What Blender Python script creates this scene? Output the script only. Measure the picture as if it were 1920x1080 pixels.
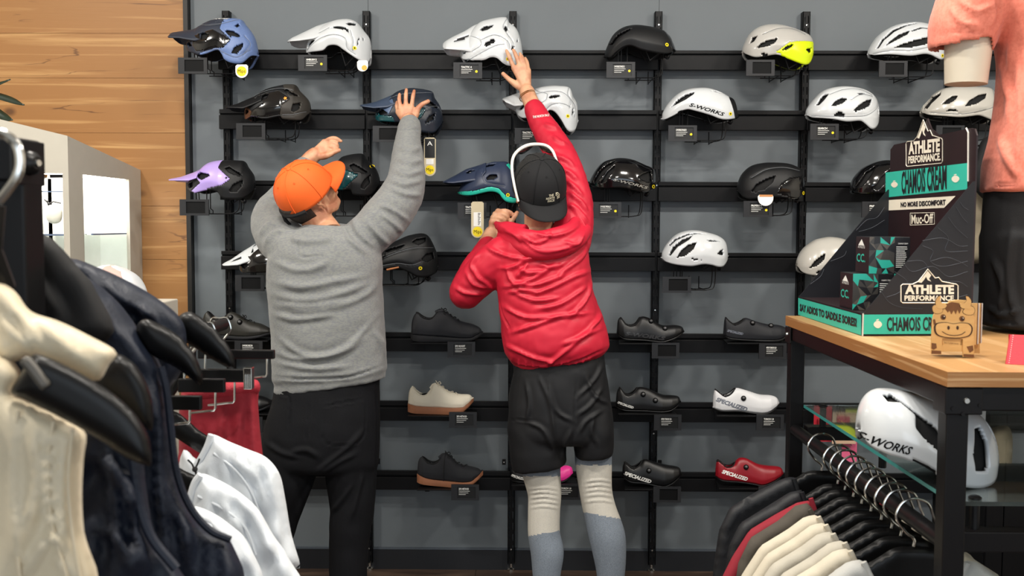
import bpy, math, random
import numpy as np
from mathutils import Vector, Matrix, noise
from mathutils.geometry import delaunay_2d_cdt
for o in list(bpy.data.objects): bpy.data.objects.remove(o, do_unlink=True)
SC = bpy.context.scene
COL = SC.collection
random.seed(7); RNG = np.random.default_rng(7)
# ------------------------------------------------------------------ camera
FPX = 1900.0
CAM_H = 1.5299
PITCH, YAW, ROLL = 0.0627, -0.0102, 0.0035
D = 4.4408                     # depth of the back wall
_cp, _sp, _cy, _sy = math.cos(PITCH), math.sin(PITCH), math.cos(YAW), math.sin(YAW)
_F = np.array([_sy*_cp, _cy*_cp, -_sp]); _R0 = np.array([_cy, -_sy, 0.0]); _U0 = np.cross(_R0, _F)
_R = math.cos(ROLL)*_R0 + math.sin(ROLL)*_U0
_U = -math.sin(ROLL)*_R0 + math.cos(ROLL)*_U0
CAM = np.array([0, 0, CAM_H])
cd = bpy.data.cameras.new('camera'); cam = bpy.data.objects.new('camera', cd); COL.objects.link(cam)
cd.sensor_width = 36; cd.lens = 36*FPX/1920; cd.clip_start = 0.02
m4 = Matrix.Identity(4)
for i in range(3):
    m4[i][0], m4[i][1], m4[i][2], m4[i][3] = _R[i], _U[i], -_F[i], CAM[i]
cam.matrix_world = m4
cd.dof.use_dof = True; cd.dof.focus_distance = 4.0; cd.dof.aperture_fstop = 9.0
SC.camera = cam
# ------------------------------------------------------------------ light
SC.view_settings.view_transform = 'Standard'; SC.view_settings.look = 'None'
SC.view_settings.gamma = 1.0; SC.view_settings.use_curve_mapping = False
SC.view_settings.exposure = 0.12
W = bpy.data.worlds.new('world'); SC.world = W; W.use_nodes = True
W.node_tree.nodes['Background'].inputs[0].default_value = (0.80, 0.90, 1.0, 1)
W.node_tree.nodes['Background'].inputs[1].default_value = 0.22
def area(name, loc, rot, sx, sy, power, color):
    l = bpy.data.lights.new(name, 'AREA'); l.shape = 'RECTANGLE'; l.size = sx; l.size_y = sy
    l.energy = power; l.color = color
    o = bpy.data.objects.new(name, l); COL.objects.link(o); o.location = loc; o.rotation_euler = rot
    return o
# daylight from the shop window behind the camera
area('window_daylight', (0.6, -2.6, 1.75), (math.radians(90), 0, math.radians(-6)), 5.0, 2.2, 66, (0.80, 0.90, 1.0))
# lamps in the ceiling
for i, (x, y, p) in enumerate([(-2.3, 2.6, 36), (-0.85, 2.2, 38), (0.75, 2.2, 38), (2.2, 2.3, 38), (-1.6, 0.6, 30), (0.0, 0.7, 28), (1.7, 0.6, 32)]):
    area('ceiling_lamp_light', (x, y, 3.28), (math.radians(12 if y > 2 else 0), 0, 0), 0.32, 0.18, p, (1.0, 0.945, 0.86))
# ------------------------------------------------------------------ helpers
def P(u, v, Y):
    """photo pixel -> world point on the plane y = Y"""
    d = _F + (u-960)/FPX*_R - (v-540)/FPX*_U
    return CAM + d*(Y/d[1])
def PZ(u, v, z):
    """photo pixel -> world point on the horizontal plane of height z"""
    d = _F + (u-960)/FPX*_R - (v-540)/FPX*_U
    return CAM + d*((z-CAM_H)/d[2])
def PX(u, v, X):
    d = _F + (u-960)/FPX*_R - (v-540)/FPX*_U
    return CAM + d*(X/d[0])
def proj(pts):
    d = np.asarray(pts, float) - CAM
    z = d @ _F
    return np.stack([960+FPX*(d@_R)/z, 540-FPX*(d@_U)/z], -1)
def ppm(Y): return FPX/(Y*_F[1])
def lin(c):
    c = c/255.0
    return c/12.92 if c <= 0.04045 else ((c+0.055)/1.055)**2.4
def rgb(h):
    if isinstance(h, str):
        h = h.lstrip('#'); h = [int(h[i:i+2], 16) for i in (0, 2, 4)]
    return tuple(lin(c) for c in h)
_mats = {}
def mat(name, col='#808080', rough=0.5, metal=0.0, coat=0.0, var=0.0, vscale=20, bump=0.0, bscale=60, sheen=0.0, spec=0.5,
        stretch=None, emit=0.0, trans=0.0, speck=None):
    if name in _mats: return _mats[name]
    m = bpy.data.materials.new(name); m.use_nodes = True
    nt = m.node_tree; b = nt.nodes['Principled BSDF']
    c = rgb(col)
    b.inputs['Base Color'].default_value = (*c, 1)
    b.inputs['Roughness'].default_value = rough; b.inputs['Metallic'].default_value = metal
    b.inputs['Coat Weight'].default_value = coat; b.inputs['Coat Roughness'].default_value = 0.06
    b.inputs['Sheen Weight'].default_value = sheen; b.inputs['Specular IOR Level'].default_value = spec
    b.inputs['Transmission Weight'].default_value = trans
    if emit:
        b.inputs['Emission Color'].default_value = (*c, 1); b.inputs['Emission Strength'].default_value = emit
    tc = nt.nodes.new('ShaderNodeTexCoord'); mp = nt.nodes.new('ShaderNodeMapping')
    nt.links.new(tc.outputs['Object'], mp.inputs[0])
    if stretch: mp.inputs['Scale'].default_value = stretch
    n = nt.nodes.new('ShaderNodeTexNoise'); n.inputs['Scale'].default_value = vscale; n.inputs['Detail'].default_value = 5
    nt.links.new(mp.outputs[0], n.inputs[0])
    r = nt.nodes.new('ShaderNodeValToRGB')
    v = max(var, 0.02)
    r.color_ramp.elements[0].position = 0.3; r.color_ramp.elements[1].position = 0.7
    r.color_ramp.elements[0].color = (*[x*(1-v) for x in c], 1)
    r.color_ramp.elements[1].color = (*[min(1, x*(1+v)) for x in c], 1)
    nt.links.new(n.outputs[0], r.inputs[0]); out = r.outputs[0]
    if speck:
        n3 = nt.nodes.new('ShaderNodeTexNoise'); n3.inputs['Scale'].default_value = speck[1]; n3.inputs['Detail'].default_value = 2
        nt.links.new(mp.outputs[0], n3.inputs[0])
        r3 = nt.nodes.new('ShaderNodeValToRGB'); r3.color_ramp.elements[0].position = 0.42; r3.color_ramp.elements[1].position = 0.62
        nt.links.new(n3.outputs[0], r3.inputs[0])
        mx = nt.nodes.new('ShaderNodeMix'); mx.data_type = 'RGBA'
        nt.links.new(r3.outputs[0], mx.inputs[0]); nt.links.new(out, mx.inputs[6])
        mx.inputs[7].default_value = (*rgb(speck[0]), 1); out = mx.outputs[2]
    nt.links.new(out, b.inputs['Base Color'])
    if bump:
        n2 = nt.nodes.new('ShaderNodeTexNoise'); n2.inputs['Scale'].default_value = bscale; n2.inputs['Detail'].default_value = 6
        nt.links.new(mp.outputs[0], n2.inputs[0])
        bp = nt.nodes.new('ShaderNodeBump'); bp.inputs['Strength'].default_value = bump; bp.inputs['Distance'].default_value = 0.01
        nt.links.new(n2.outputs[0], bp.inputs['Height']); nt.links.new(bp.outputs[0], b.inputs['Normal'])
    _mats[name] = m
    return m
def wood_mat(name, light, dark, knot, scale=(1.2, 6, 14), rough=0.45, contrast=1.0, knots=True):
    if name in _mats: return _mats[name]
    m = bpy.data.materials.new(name); m.use_nodes = True
    nt = m.node_tree; b = nt.nodes['Principled BSDF']; b.inputs['Roughness'].default_value = rough
    tc = nt.nodes.new('ShaderNodeTexCoord'); mp = nt.nodes.new('ShaderNodeMapping'); mp.inputs['Scale'].default_value = scale
    nt.links.new(tc.outputs['Object'], mp.inputs[0])
    n0 = nt.nodes.new('ShaderNodeTexNoise'); n0.inputs['Scale'].default_value = 1.6; n0.inputs['Detail'].default_value = 3; n0.inputs['Distortion'].default_value = 0.8
    nt.links.new(mp.outputs[0], n0.inputs[0])
    n1 = nt.nodes.new('ShaderNodeTexNoise'); n1.inputs['Scale'].default_value = 5.0; n1.inputs['Detail'].default_value = 8; n1.inputs['Roughness'].default_value = 0.7; n1.inputs['Distortion'].default_value = 0.4
    nt.links.new(mp.outputs[0], n1.inputs[0])
    mul = nt.nodes.new('ShaderNodeMath'); mul.operation = 'MULTIPLY_ADD'; mul.inputs[1].default_value = 0.55
    nt.links.new(n0.outputs[0], mul.inputs[0]); 
    mul2 = nt.nodes.new('ShaderNodeMath'); mul2.operation = 'MULTIPLY'; mul2.inputs[1].default_value = 0.22
    nt.links.new(n1.outputs[0], mul2.inputs[0]); nt.links.new(mul2.outputs[0], mul.inputs[2])
    r = nt.nodes.new('ShaderNodeValToRGB')
    r.color_ramp.elements[0].position = 0.48-0.12/contrast; r.color_ramp.elements[0].color = (*rgb(dark), 1)
    r.color_ramp.elements[1].position = 0.48+0.12/contrast; r.color_ramp.elements[1].color = (*rgb(light), 1)
    nt.links.new(mul.outputs[0], r.inputs[0]); out = r.outputs[0]
    if knots:
        mk = nt.nodes.new('ShaderNodeMapping'); mk.inputs['Scale'].default_value = (1.0, 1, 1.5); nt.links.new(tc.outputs['Object'], mk.inputs[0])
        vo = nt.nodes.new('ShaderNodeTexVoronoi'); vo.inputs['Scale'].default_value = 3.4; vo.inputs['Randomness'].default_value = 1
        nt.links.new(mk.outputs[0], vo.inputs[0])
        rk = nt.nodes.new('ShaderNodeValToRGB')
        rk.color_ramp.elements[0].position = 0.045; rk.color_ramp.elements[0].color = (1, 1, 1, 1)
        rk.color_ramp.elements[1].position = 0.12; rk.color_ramp.elements[1].color = (0, 0, 0, 1)
        nt.links.new(vo.outputs['Distance'], rk.inputs[0])
        mx = nt.nodes.new('ShaderNodeMix'); mx.data_type = 'RGBA'
        mm = nt.nodes.new('ShaderNodeMath'); mm.operation = 'MULTIPLY'; mm.inputs[1].default_value = 0.8
        nt.links.new(rk.outputs[0], mm.inputs[0]); nt.links.new(mm.outputs[0], mx.inputs[0])
        nt.links.new(out, mx.inputs[6]); mx.inputs[7].default_value = (*rgb(knot), 1); out = mx.outputs[2]
        # long dark cracks
        mc = nt.nodes.new('ShaderNodeMapping'); mc.inputs['Scale'].default_value = (0.45, 1, 4.5); nt.links.new(tc.outputs['Object'], mc.inputs[0])
        nc = nt.nodes.new('ShaderNodeTexNoise'); nc.inputs['Scale'].default_value = 1.7; nc.inputs['Detail'].default_value = 4; nc.inputs['Distortion'].default_value = .5
        nt.links.new(mc.outputs[0], nc.inputs[0])
        rc = nt.nodes.new('ShaderNodeValToRGB')
        for p_, c_ in ((0.0, 0), (0.478, 0), (0.483, .8), (0.487, .8), (0.492, 0)):
            if p_ == 0.0: rc.color_ramp.elements[0].position = 0; rc.color_ramp.elements[0].color = (0, 0, 0, 1)
            else:
                e = rc.color_ramp.elements.new(p_); e.color = (c_, c_, c_, 1)
        rc.color_ramp.elements[-1].color = (0, 0, 0, 1)
        nt.links.new(nc.outputs[0], rc.inputs[0])
        n4 = nt.nodes.new('ShaderNodeTexNoise'); n4.inputs['Scale'].default_value = 2.6; nt.links.new(tc.outputs['Object'], n4.inputs[0])
        r4 = nt.nodes.new('ShaderNodeValToRGB'); r4.color_ramp.elements[0].position = 0.52; r4.color_ramp.elements[1].position = 0.60
        nt.links.new(n4.outputs[0], r4.inputs[0])
        m5 = nt.nodes.new('ShaderNodeMath'); m5.operation = 'MULTIPLY'; nt.links.new(rc.outputs[0], m5.inputs[0]); nt.links.new(r4.outputs[0], m5.inputs[1])
        mx2 = nt.nodes.new('ShaderNodeMix'); mx2.data_type = 'RGBA'
        nt.links.new(m5.outputs[0], mx2.inputs[0]); nt.links.new(out, mx2.inputs[6]); mx2.inputs[7].default_value = (*rgb(knot), 1); out = mx2.outputs[2]
    nt.links.new(out, b.inputs['Base Color'])
    bp = nt.nodes.new('ShaderNodeBump'); bp.inputs['Strength'].default_value = 0.12; bp.inputs['Distance'].default_value = 0.004
    nt.links.new(n1.outputs[0], bp.inputs['Height']); nt.links.new(bp.outputs[0], b.inputs['Normal'])
    _mats[name] = m
    return m
class MB:
    """collects geometry in world coordinates"""
    def __init__(s): s.v = []; s.f = []; s.mi = []
    def add(s, vs, fs, mi=0):
        o = len(s.v); s.v.extend([tuple(map(float, p)) for p in vs])
        s.f.extend([tuple(i+o for i in f) for f in fs]); s.mi.extend([mi]*len(fs)); return s
    def box(s, x0, x1, y0, y1, z0, z1, mi=0):
        return s.add([(x0,y0,z0),(x1,y0,z0),(x1,y1,z0),(x0,y1,z0),(x0,y0,z1),(x1,y0,z1),(x1,y1,z1),(x0,y1,z1)],
                     [(3,2,1,0),(4,5,6,7),(0,1,5,4),(1,2,6,5),(2,3,7,6),(3,0,4,7)], mi)
    def hexa(s, b, t, mi=0):
        """b, t: four bottom and four top corners (ccw seen from above)"""
        return s.add(list(b)+list(t), [(3,2,1,0),(4,5,6,7),(0,1,5,4),(1,2,6,5),(2,3,7,6),(3,0,4,7)], mi)
    def bbox(s, c, ex, ey, ez, mi=0):
        """box with centre c and half-axis vectors"""
        c, ex, ey, ez = map(np.asarray, (c, ex, ey, ez))
        b = [c-ex-ey-ez, c+ex-ey-ez, c+ex+ey-ez, c-ex+ey-ez]; t = [p+2*ez for p in b]
        return s.hexa(b, t, mi)
    def tube(s, pts, r, n=8, closed=False, mi=0, cap=True):
        pts = [np.asarray(p, float) for p in pts]; N = len(pts)
        rs = list(r) if hasattr(r, '__len__') else [r]*N
        vs = []; up = None
        for i in range(N):
            a = pts[i-1] if (i > 0 or closed) else pts[i]
            b = pts[(i+1) % N] if (i < N-1 or closed) else pts[i]
            t = b-a; t = t/(np.linalg.norm(t)+1e-12)
            if up is None:
                up = np.array([0, 0, 1.0]) if abs(t[2]) < 0.9 else np.array([0, 1.0, 0])
            x = np.cross(up, t); x /= np.linalg.norm(x)+1e-12; y = np.cross(t, x); up = y
            for k in range(n):
                q = 2*math.pi*k/n
                vs.append(pts[i]+rs[i]*(math.cos(q)*x+math.sin(q)*y))
        fs = []
        for i in range(N if closed else N-1):
            for k in range(n):
                j = (i+1) % N
                fs.append((i*n+k, i*n+(k+1) % n, j*n+(k+1) % n, j*n+k))
        if cap and not closed:
            fs.append(tuple(range(n-1, -1, -1))); fs.append(tuple((N-1)*n+k for k in range(n)))
        return s.add(vs, fs, mi)
    def cyl(s, a, b, r0, r1=None, n=20, mi=0):
        return s.tube([a, b], [r0, r0 if r1 is None else r1], n, mi=mi)
    def prism(s, poly, off, mi=0):
        """poly: list of 3d points, extruded by vector off (caps are n-gons)"""
        poly = [np.asarray(p, float) for p in poly]; n = len(poly); off = np.asarray(off, float)
        return s.add(poly+[p+off for p in poly], [tuple(range(n-1, -1, -1)), tuple(range(n, 2*n))]+[(i, (i+1) % n, n+(i+1) % n, n+i) for i in range(n)], mi)
    def grid(s, G, closed_u=False, closed_v=False, mi=0, flip=False):
        G = np.asarray(G, float); nu, nv = G.shape[:2]; o = len(s.v)
        s.v.extend(map(tuple, G.reshape(-1, 3).tolist()))
        for i in range(nu if closed_u else nu-1):
            for j in range(nv if closed_v else nv-1):
                a, b, c, d = i*nv+j, i*nv+(j+1) % nv, ((i+1) % nu)*nv+(j+1) % nv, ((i+1) % nu)*nv+j
                s.f.append((o+a, o+b, o+c, o+d) if not flip else (o+d, o+c, o+b, o+a)); s.mi.append(mi)
        return s
    def lathe(s, prof, c, axis=(0, 0, 1), n=24, mi=0):
        """prof: list of (r, h) along axis from point c"""
        ax = np.asarray(axis, float); ax /= np.linalg.norm(ax)
        x = np.cross(ax, [0, 0, 1.0] if abs(ax[2]) < .9 else [1.0, 0, 0]); x /= np.linalg.norm(x); y = np.cross(ax, x)
        c = np.asarray(c, float)
        G = [[c+ax*h+r*(math.cos(2*math.pi*k/n)*x+math.sin(2*math.pi*k/n)*y) for k in range(n)] for r, h in prof]
        return s.grid(G, closed_v=True, mi=mi)
    def ico(s, c, r, nu=14, nv=10, ax=None, mi=0):
        c = np.asarray(c, float); r = np.asarray(r if hasattr(r, '__len__') else (r, r, r), float)
        A = np.eye(3) if ax is None else np.asarray(ax, float)
        G = [[c+A.T@(r*np.array([math.sin(t)*math.cos(p), math.sin(t)*math.sin(p), math.cos(t)])) for p in np.linspace(0, 2*math.pi, nu, endpoint=False)] for t in np.linspace(0.02, math.pi-0.02, nv)]
        o = len(s.v); s.grid(G, closed_v=True, mi=mi, flip=False)
        s.f.append(tuple(o+k for k in range(nu-1, -1, -1))); s.mi.append(mi)
        s.f.append(tuple(o+(nv-1)*nu+k for k in range(nu))); s.mi.append(mi)
        return s
def root_off(parent):
    v = Vector((0, 0, 0))
    while parent is not None:
        v += parent.location; parent = parent.parent
    return v
def props(o, label=None, cat=None, group=None, kind=None):
    if label: o['label'] = label
    if cat: o['category'] = cat
    if group: o['group'] = group
    if kind: o['kind'] = kind
    return o
def thing(name, label, cat, loc, group=None, kind=None):
    o = bpy.data.objects.new(name, None); COL.objects.link(o); o.location = tuple(map(float, loc)); o.empty_display_size = 0.05
    return props(o, label, cat, group, kind)
def obj(name, mb, m, parent=None, smooth=True, label=None, cat=None, group=None, kind=None, bevel=0, solid=0, origin=None, sub=0, angle=40):
    if isinstance(mb, MB): V, Fc, MI = np.array(mb.v, float), mb.f, mb.mi
    else: V, Fc = np.asarray(mb[0], float), mb[1]; MI = None
    off = root_off(parent); loc = np.zeros(3)
    if parent is None:
        loc = np.array(origin if origin is not None else [(V[:, 0].min()+V[:, 0].max())/2, (V[:, 1].min()+V[:, 1].max())/2, V[:, 2].min()])
    V = V - np.array(off) - loc
    me = bpy.data.meshes.new(name); me.from_pydata(V.tolist(), [], Fc); 
    ms = m if isinstance(m, (list, tuple)) else [m]
    for q in ms: me.materials.append(q)
    if MI is not None and len(ms) > 1: me.polygons.foreach_set('material_index', MI)
    me.update()
    if smooth:
        me.polygons.foreach_set('use_smooth', [True]*len(me.polygons))
        if angle < 180: me.set_sharp_from_angle(angle=math.radians(angle))
    o = bpy.data.objects.new(name, me); COL.objects.link(o); o.location = loc.tolist()
    if parent is not None: o.parent = parent
    if solid:
        q = o.modifiers.new('solid', 'SOLIDIFY'); q.thickness = solid; q.offset = -1
    if bevel:
        q = o.modifiers.new('bevel', 'BEVEL'); q.width = bevel; q.segments = 2; q.limit_method = 'ANGLE'; q.angle_limit = math.radians(50)
    if sub:
        q = o.modifiers.new('sub', 'SUBSURF'); q.levels = sub; q.render_levels = sub
    return props(o, label, cat, group, kind)
def catmull(pts, n=8, closed=False):
    pts = [np.asarray(p, float) for p in pts]; N = len(pts); out = []
    rng = range(N if closed else N-1)
    for i in rng:
        p1, p2 = pts[i], pts[(i+1) % N]
        p0 = pts[i-1] if (i > 0 or closed) else 2*p1-p2
        p3 = pts[(i+2) % N] if (i+2 < N or closed) else 2*p2-p1
        for k in range(n):
            t = k/n
            out.append(0.5*((2*p1)+(-p0+p2)*t+(2*p0-5*p1+4*p2-p3)*t*t+(-p0+3*p1-3*p2+p3)*t**3))
    if not closed: out.append(pts[-1])
    return out
def inpoly(pt, poly):
    pt = np.asarray(pt, float); poly = np.asarray(poly, float)
    x, y = pt[:, 0], pt[:, 1]; ins = np.zeros(len(pt), bool)
    for i in range(len(poly)):
        (x1, y1), (x2, y2) = poly[i-1], poly[i]
        c = ((y1 > y) != (y2 > y)) & (x < (x2-x1)*(y-y1)/(y2-y1+1e-12)+x1)
        ins ^= c
    return ins
def segdist(pt, poly, closed=True):
    """distance to a polyline and the nearest points"""
    pt = np.asarray(pt, float); poly = np.asarray(poly, float)
    best = np.full(len(pt), 1e9); near = pt.copy(); par = np.zeros(len(pt)); N = len(poly)
    for i in range(N if closed else N-1):
        a, b = poly[i], poly[(i+1) % N]; ab = b-a
        t = np.clip(((pt-a)@ab)/(ab@ab+1e-12), 0, 1); q = a+t[:, None]*ab
        d = np.linalg.norm(pt-q, axis=1); m = d < best
        best[m] = d[m]; near[m] = q[m]; par[m] = (i+t[m])/(N if closed else N-1)
    return best, near, par
_txt_cache = {}
def text_mesh(s, bold=0.0, extrude=0.0):
    """lettering as flat mesh: verts (n,2) with cap height 1, baseline 0, starting at x=0; faces; width"""
    k = (s, bold)
    if k in _txt_cache: return _txt_cache[k]
    c = bpy.data.curves.new('t', 'FONT'); c.body = s; c.size = 1.0; c.offset = bold; c.resolution_u = 2; c.fill_mode = 'FRONT'
    o = bpy.data.objects.new('t', c); COL.objects.link(o)
    dg = bpy.context.evaluated_depsgraph_get(); me = bpy.data.meshes.new_from_object(o.evaluated_get(dg))
    V = np.array([v.co[:2] for v in me.vertices]).reshape(-1, 2); Fs = [tuple(p.vertices) for p in me.polygons]
    bpy.data.objects.remove(o, do_unlink=True); bpy.data.curves.remove(c); bpy.data.meshes.remove(me)
    if len(V):
        V[:, 0] -= V[:, 0].min(); V = V/0.69
    _txt_cache[k] = (V, Fs, V[:, 0].max() if len(V) else 0)
    return _txt_cache[k]
def text_quad(name, s, A, B, C, m, parent, bold=0.0, shear=0.0, lift=(0, -0.0008, 0), fit=True, mb=None):
    """lettering filling the parallelogram A (bottom left) B (bottom right) C (top left)"""
    V, Fs, w = text_mesh(s, bold); A, B, C = map(np.asarray, (A, B, C))
    x = (V[:, 0]+shear*V[:, 1])/(w+max(shear, 0)); y = V[:, 1]
    P3 = A+x[:, None]*(B-A)+y[:, None]*(C-A)+np.asarray(lift)
    if mb is not None: mb.add(P3, Fs); return mb
    return obj(name, (P3, Fs), m, parent, smooth=False)
glass = bpy.data.materials.new('clear_glass'); glass.use_nodes = True; gb = glass.node_tree.nodes['Principled BSDF']
gb.inputs['Base Color'].default_value = (.80, .93, .90, 1); gb.inputs['Transmission Weight'].default_value = .96; gb.inputs['Roughness'].default_value = .02; gb.inputs['IOR'].default_value = 1.48
# colours shared by many things
BLACK = mat('black_powder_coat', '#0b0b0d', 0.45, 0.0, var=.06, bump=.05, bscale=500, spec=.22)
BLACK2 = mat('black_plastic', '#0b0b0d', 0.4, var=.05, spec=.3)
MATTE = mat('matte_black', '#07080a', 0.65, var=.08, spec=.2)
CHROME = mat('polished_steel', '#d8d8d4', 0.18, 1.0)
WHITEP = mat('white_print', '#f2f2ee', 0.6)
YELLOW = mat('yellow_print', '#f7dd12', 0.5)
LABELK = mat('label_card_black', '#060607', 0.5)
# ------------------------------------------------------------------ the room
RZ = lambda v, u=1233, Y=D-0.06: P(u, v, Y)[2]
XL, XR, YF, ZC = -3.4, 3.6, -3.0, 3.4
GREY = mat('grey_panel_paint', '#656c71', 0.55, var=.03, vscale=3, bump=.02, bscale=200)
floor_m = wood_mat('dark_oak_floor', '#6a5546', '#3a2c24', '#2a1e18', scale=(2.0, 9, 3), rough=.5, knots=False)
m = MB(); m.box(XL, XR, YF, D+.1, -0.06, -0.004)
fl = obj('floor', m, mat('floor_underlay', '#2b211b', .8), kind='structure', smooth=False)
# planks of the floor, seen only along the foot of the wall
yy = D-0.02; k = 0
while yy > 2.6:
    x0 = XL + (k % 3)*0.45
    xs = [XL]+list(np.arange(x0+.5, XR, 1.35))+[XR]
    for a, b in zip(xs[:-1], xs[1:]):
        m = MB(); m.box(a+.001, b-.001, yy-.138, yy-.001, -0.004, 0.0)
        obj('floor_plank', m, floor_m, fl, smooth=False)
    yy -= 0.14; k += 1
m = MB(); m.box(XL, XR, YF, 2.6, -0.004, 0); obj('floor_boards', m, floor_m, fl, smooth=False)
m = MB(); m.box(XL, XR, D, D+.1, 0, ZC)
wb = obj('wall_back', m, mat('wall_core', '#5c6060', .8), kind='structure', smooth=False)
# grey back panels with fine joints at every second upright
UPX = [P(u, 21, D-.04)[0] for u in (424.6, 687.4, 961.9, 1234.5, 1511.0)]
UPX.append(UPX[-1]+0.625); UPX.append(UPX[-1]+0.625)
x_wood = P(352, 300, D-.03)[0]
edges = [x_wood+.018, UPX[1]+.003, UPX[3]+.006, UPX[5], XR]
for a, b in zip(edges[:-1], edges[1:]):
    m = MB(); m.box(a+.0008, b-.0008, D-.018, D, 0.09, ZC-.005); obj('wall_panel', m, GREY, wb, smooth=False)
m = MB(); m.box(x_wood+.018, XR, D-.034, D, 0, 0.088)
m2 = MB(); m2.box(x_wood+.018, XR, D-.028, D, 0.088, 0.096)
bb = obj('baseboard_back', m, mat('black_baseboard', '#14161b', .5), kind='structure', smooth=False)
obj('cap_strip', m2, mat('grey_strip', '#4b525a', .5), bb, smooth=False)
# panelled wood wall to the left
WOODW = wood_mat('knotty_pine_panel', '#c99f68', '#9c6e3e', '#4f2f18', scale=(0.55, 1, 16), rough=.5, contrast=1.5)
m = MB(); m.box(XL, x_wood, D-.03, D, 0, ZC)
wl = obj('wall_wood', m, mat('wall_core_dark', '#2a1a10', .9), kind='structure', smooth=False)
zs = [ZC] + [P(200, v, D-.05)[2] for v in (62, 146, 249, 386, 486, 592)] + [1.0, .78, .55, .3, 0.0]
for a, b in zip(zs[:-1], zs[1:]):
    m = MB(); m.box(XL, x_wood-.002, D-.045, D-.03, b+.0006, a-.0006); obj('wood_board', m, WOODW, wl, smooth=False)
m = MB(); m.box(x_wood-.002, x_wood+.017, D-.055, D, 0, ZC)
obj('trim_1', m, mat('dark_edge_trim', '#16130f', .5), kind='structure', smooth=False)
PAINT = mat('white_wall_paint', '#d6d2c8', .8, var=.03, vscale=2)
m = MB(); m.box(XL-.1, XL, YF, D+.1, 0, ZC); obj('wall_left', m, PAINT, kind='structure', smooth=False)
m = MB(); m.box(XR, XR+.1, YF, D+.1, 0, ZC); obj('wall_right', m, PAINT, kind='structure', smooth=False)
m = MB(); m.box(XL-.1, XR+.1, YF, D+.1, ZC, ZC+.1); obj('ceiling', m, PAINT, kind='structure', smooth=False)
# front wall: big shop window opening (real daylight enters here)
m = MB(); m.box(XL, XR, YF-.1, YF, 0, .45); m.box(XL, XR, YF-.1, YF, 3.0, ZC); m.box(XL, -2.3, YF-.1, YF, .45, 3.0); m.box(3.1, XR, YF-.1, YF, .45, 3.0)
obj('wall_front', m, PAINT, kind='structure', smooth=False)
ORD = ['first', 'second', 'third', 'fourth', 'fifth', 'sixth', 'seventh']
# ------------------------------------------------------------------ slotted uprights
def upright(x, i, label):
    z1 = 2.4375; z0 = 0.035
    t = thing('slotted_wall_upright', label, 'upright', (x, D-.04, 0), group='slotted uprights on the grey wall')
    m = MB(); w = .0155; yf = D-.056; yb = D-.0185
    m.box(x-w, x-w+.0025, yf, yb, z0, z1); m.box(x+w-.0025, x+w, yf, yb, z0, z1)
    m.box(x-w, x-w+.006, yf, yf+.002, z0, z1); m.box(x+w-.006, x+w, yf, yf+.002, z0, z1)
    m.box(x-.0055, x+.0055, yf, yf+.002, z0, z1)
    z = z1
    while z > z0+.02:
        m.box(x-w+.006, x-.0055, yf, yf+.002, max(z0, z-.018), z); m.box(x+.0055, x+w-.006, yf, yf+.002, max(z0, z-.018), z); z -= .05
    obj('slotted_channel', m, BLACK, t, smooth=False)
    m = MB(); m.lathe([(0, 0), (.016, 0), (.017, .008), (.006, .014), (.006, .04), (0, .04)], (x, D-.037, 0.0)); obj('levelling_foot', m, CHROME, t)
    for zz in (.10, .62, 1.16, 1.7, 2.38):
        m = MB(); m.lathe([(0, 0), (.003, 0), (.0035, .0015), (0, .0018)], (x, yf-.0001, zz), axis=(0, -1, 0), n=10); obj('screw', m, CHROME, t)
for i, x in enumerate(UPX):
    upright(x, i, 'tall black slotted steel wall upright, %s one counted from the wood wall' % ORD[i])
# ------------------------------------------------------------------ rails
ROWS = [(95.2, 105, 132.2), (207.2, 218.5, 244.5), (341, 351.8, 377.4), (473.5, 483.4, 508.2), (625, 636.5, 660), (753.5, 765.5, 790), (884.5, 896, 919.5)]
RAILZ = []
names = ['top', 'second', 'third', 'fourth', 'fifth', 'sixth', 'lowest']
for r, (v0, v1, v2) in enumerate(ROWS):
    zl, zp, zb = RZ(v0), RZ(v1), RZ(v2); RAILZ.append((zl, zp, zb))
    for b in range(6):
        xa, xb_ = UPX[b]+.0045, UPX[b+1]-.0045
        if b == 0: xa = UPX[0]-.028
        t = thing('shelf_rail', 'flat black steel rail in the %s row, %s bay counted from the wood wall' % (names[r], ORD[b]), 'rail', ((xa+xb_)/2, D-.075, zb), group='black rails in the %s row' % names[r])
        m = MB(); m.box(xa, xb_, D-.078, D-.0565, zb, zp); obj('rail_panel', m, BLACK, t, bevel=.0015, smooth=False)
        m = MB(); m.box(xa, xb_, D-.072, D-.0565, zp+.008, zl); obj('rail_lip', m, BLACK, t, bevel=.001, smooth=False)
        m = MB(); m.box(xa, xb_, D-.062, D-.0565, zp, zp+.008); obj('rail_slot', m, MATTE, t, smooth=False)
        if r == 6 and b in (1, 2, 3):
            xx = P((709, 945, 1237)[b-1], 866, D-.06)[0]; zz = P(945, 866, D-.06)[2]
            m = MB(); m.box(xx-.008, xx+.008, D-.066, D-.0565, zz-.012, zz+.012); q = obj('clip_bracket', m, BLACK, t, smooth=False, bevel=.001)
            m = MB(); m.lathe([(0, 0), (.0035, 0), (.003, .002), (0, .002)], (xx, D-.066, zz), axis=(0, -1, 0), n=10); obj('screw', m, CHROME, q)
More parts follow.
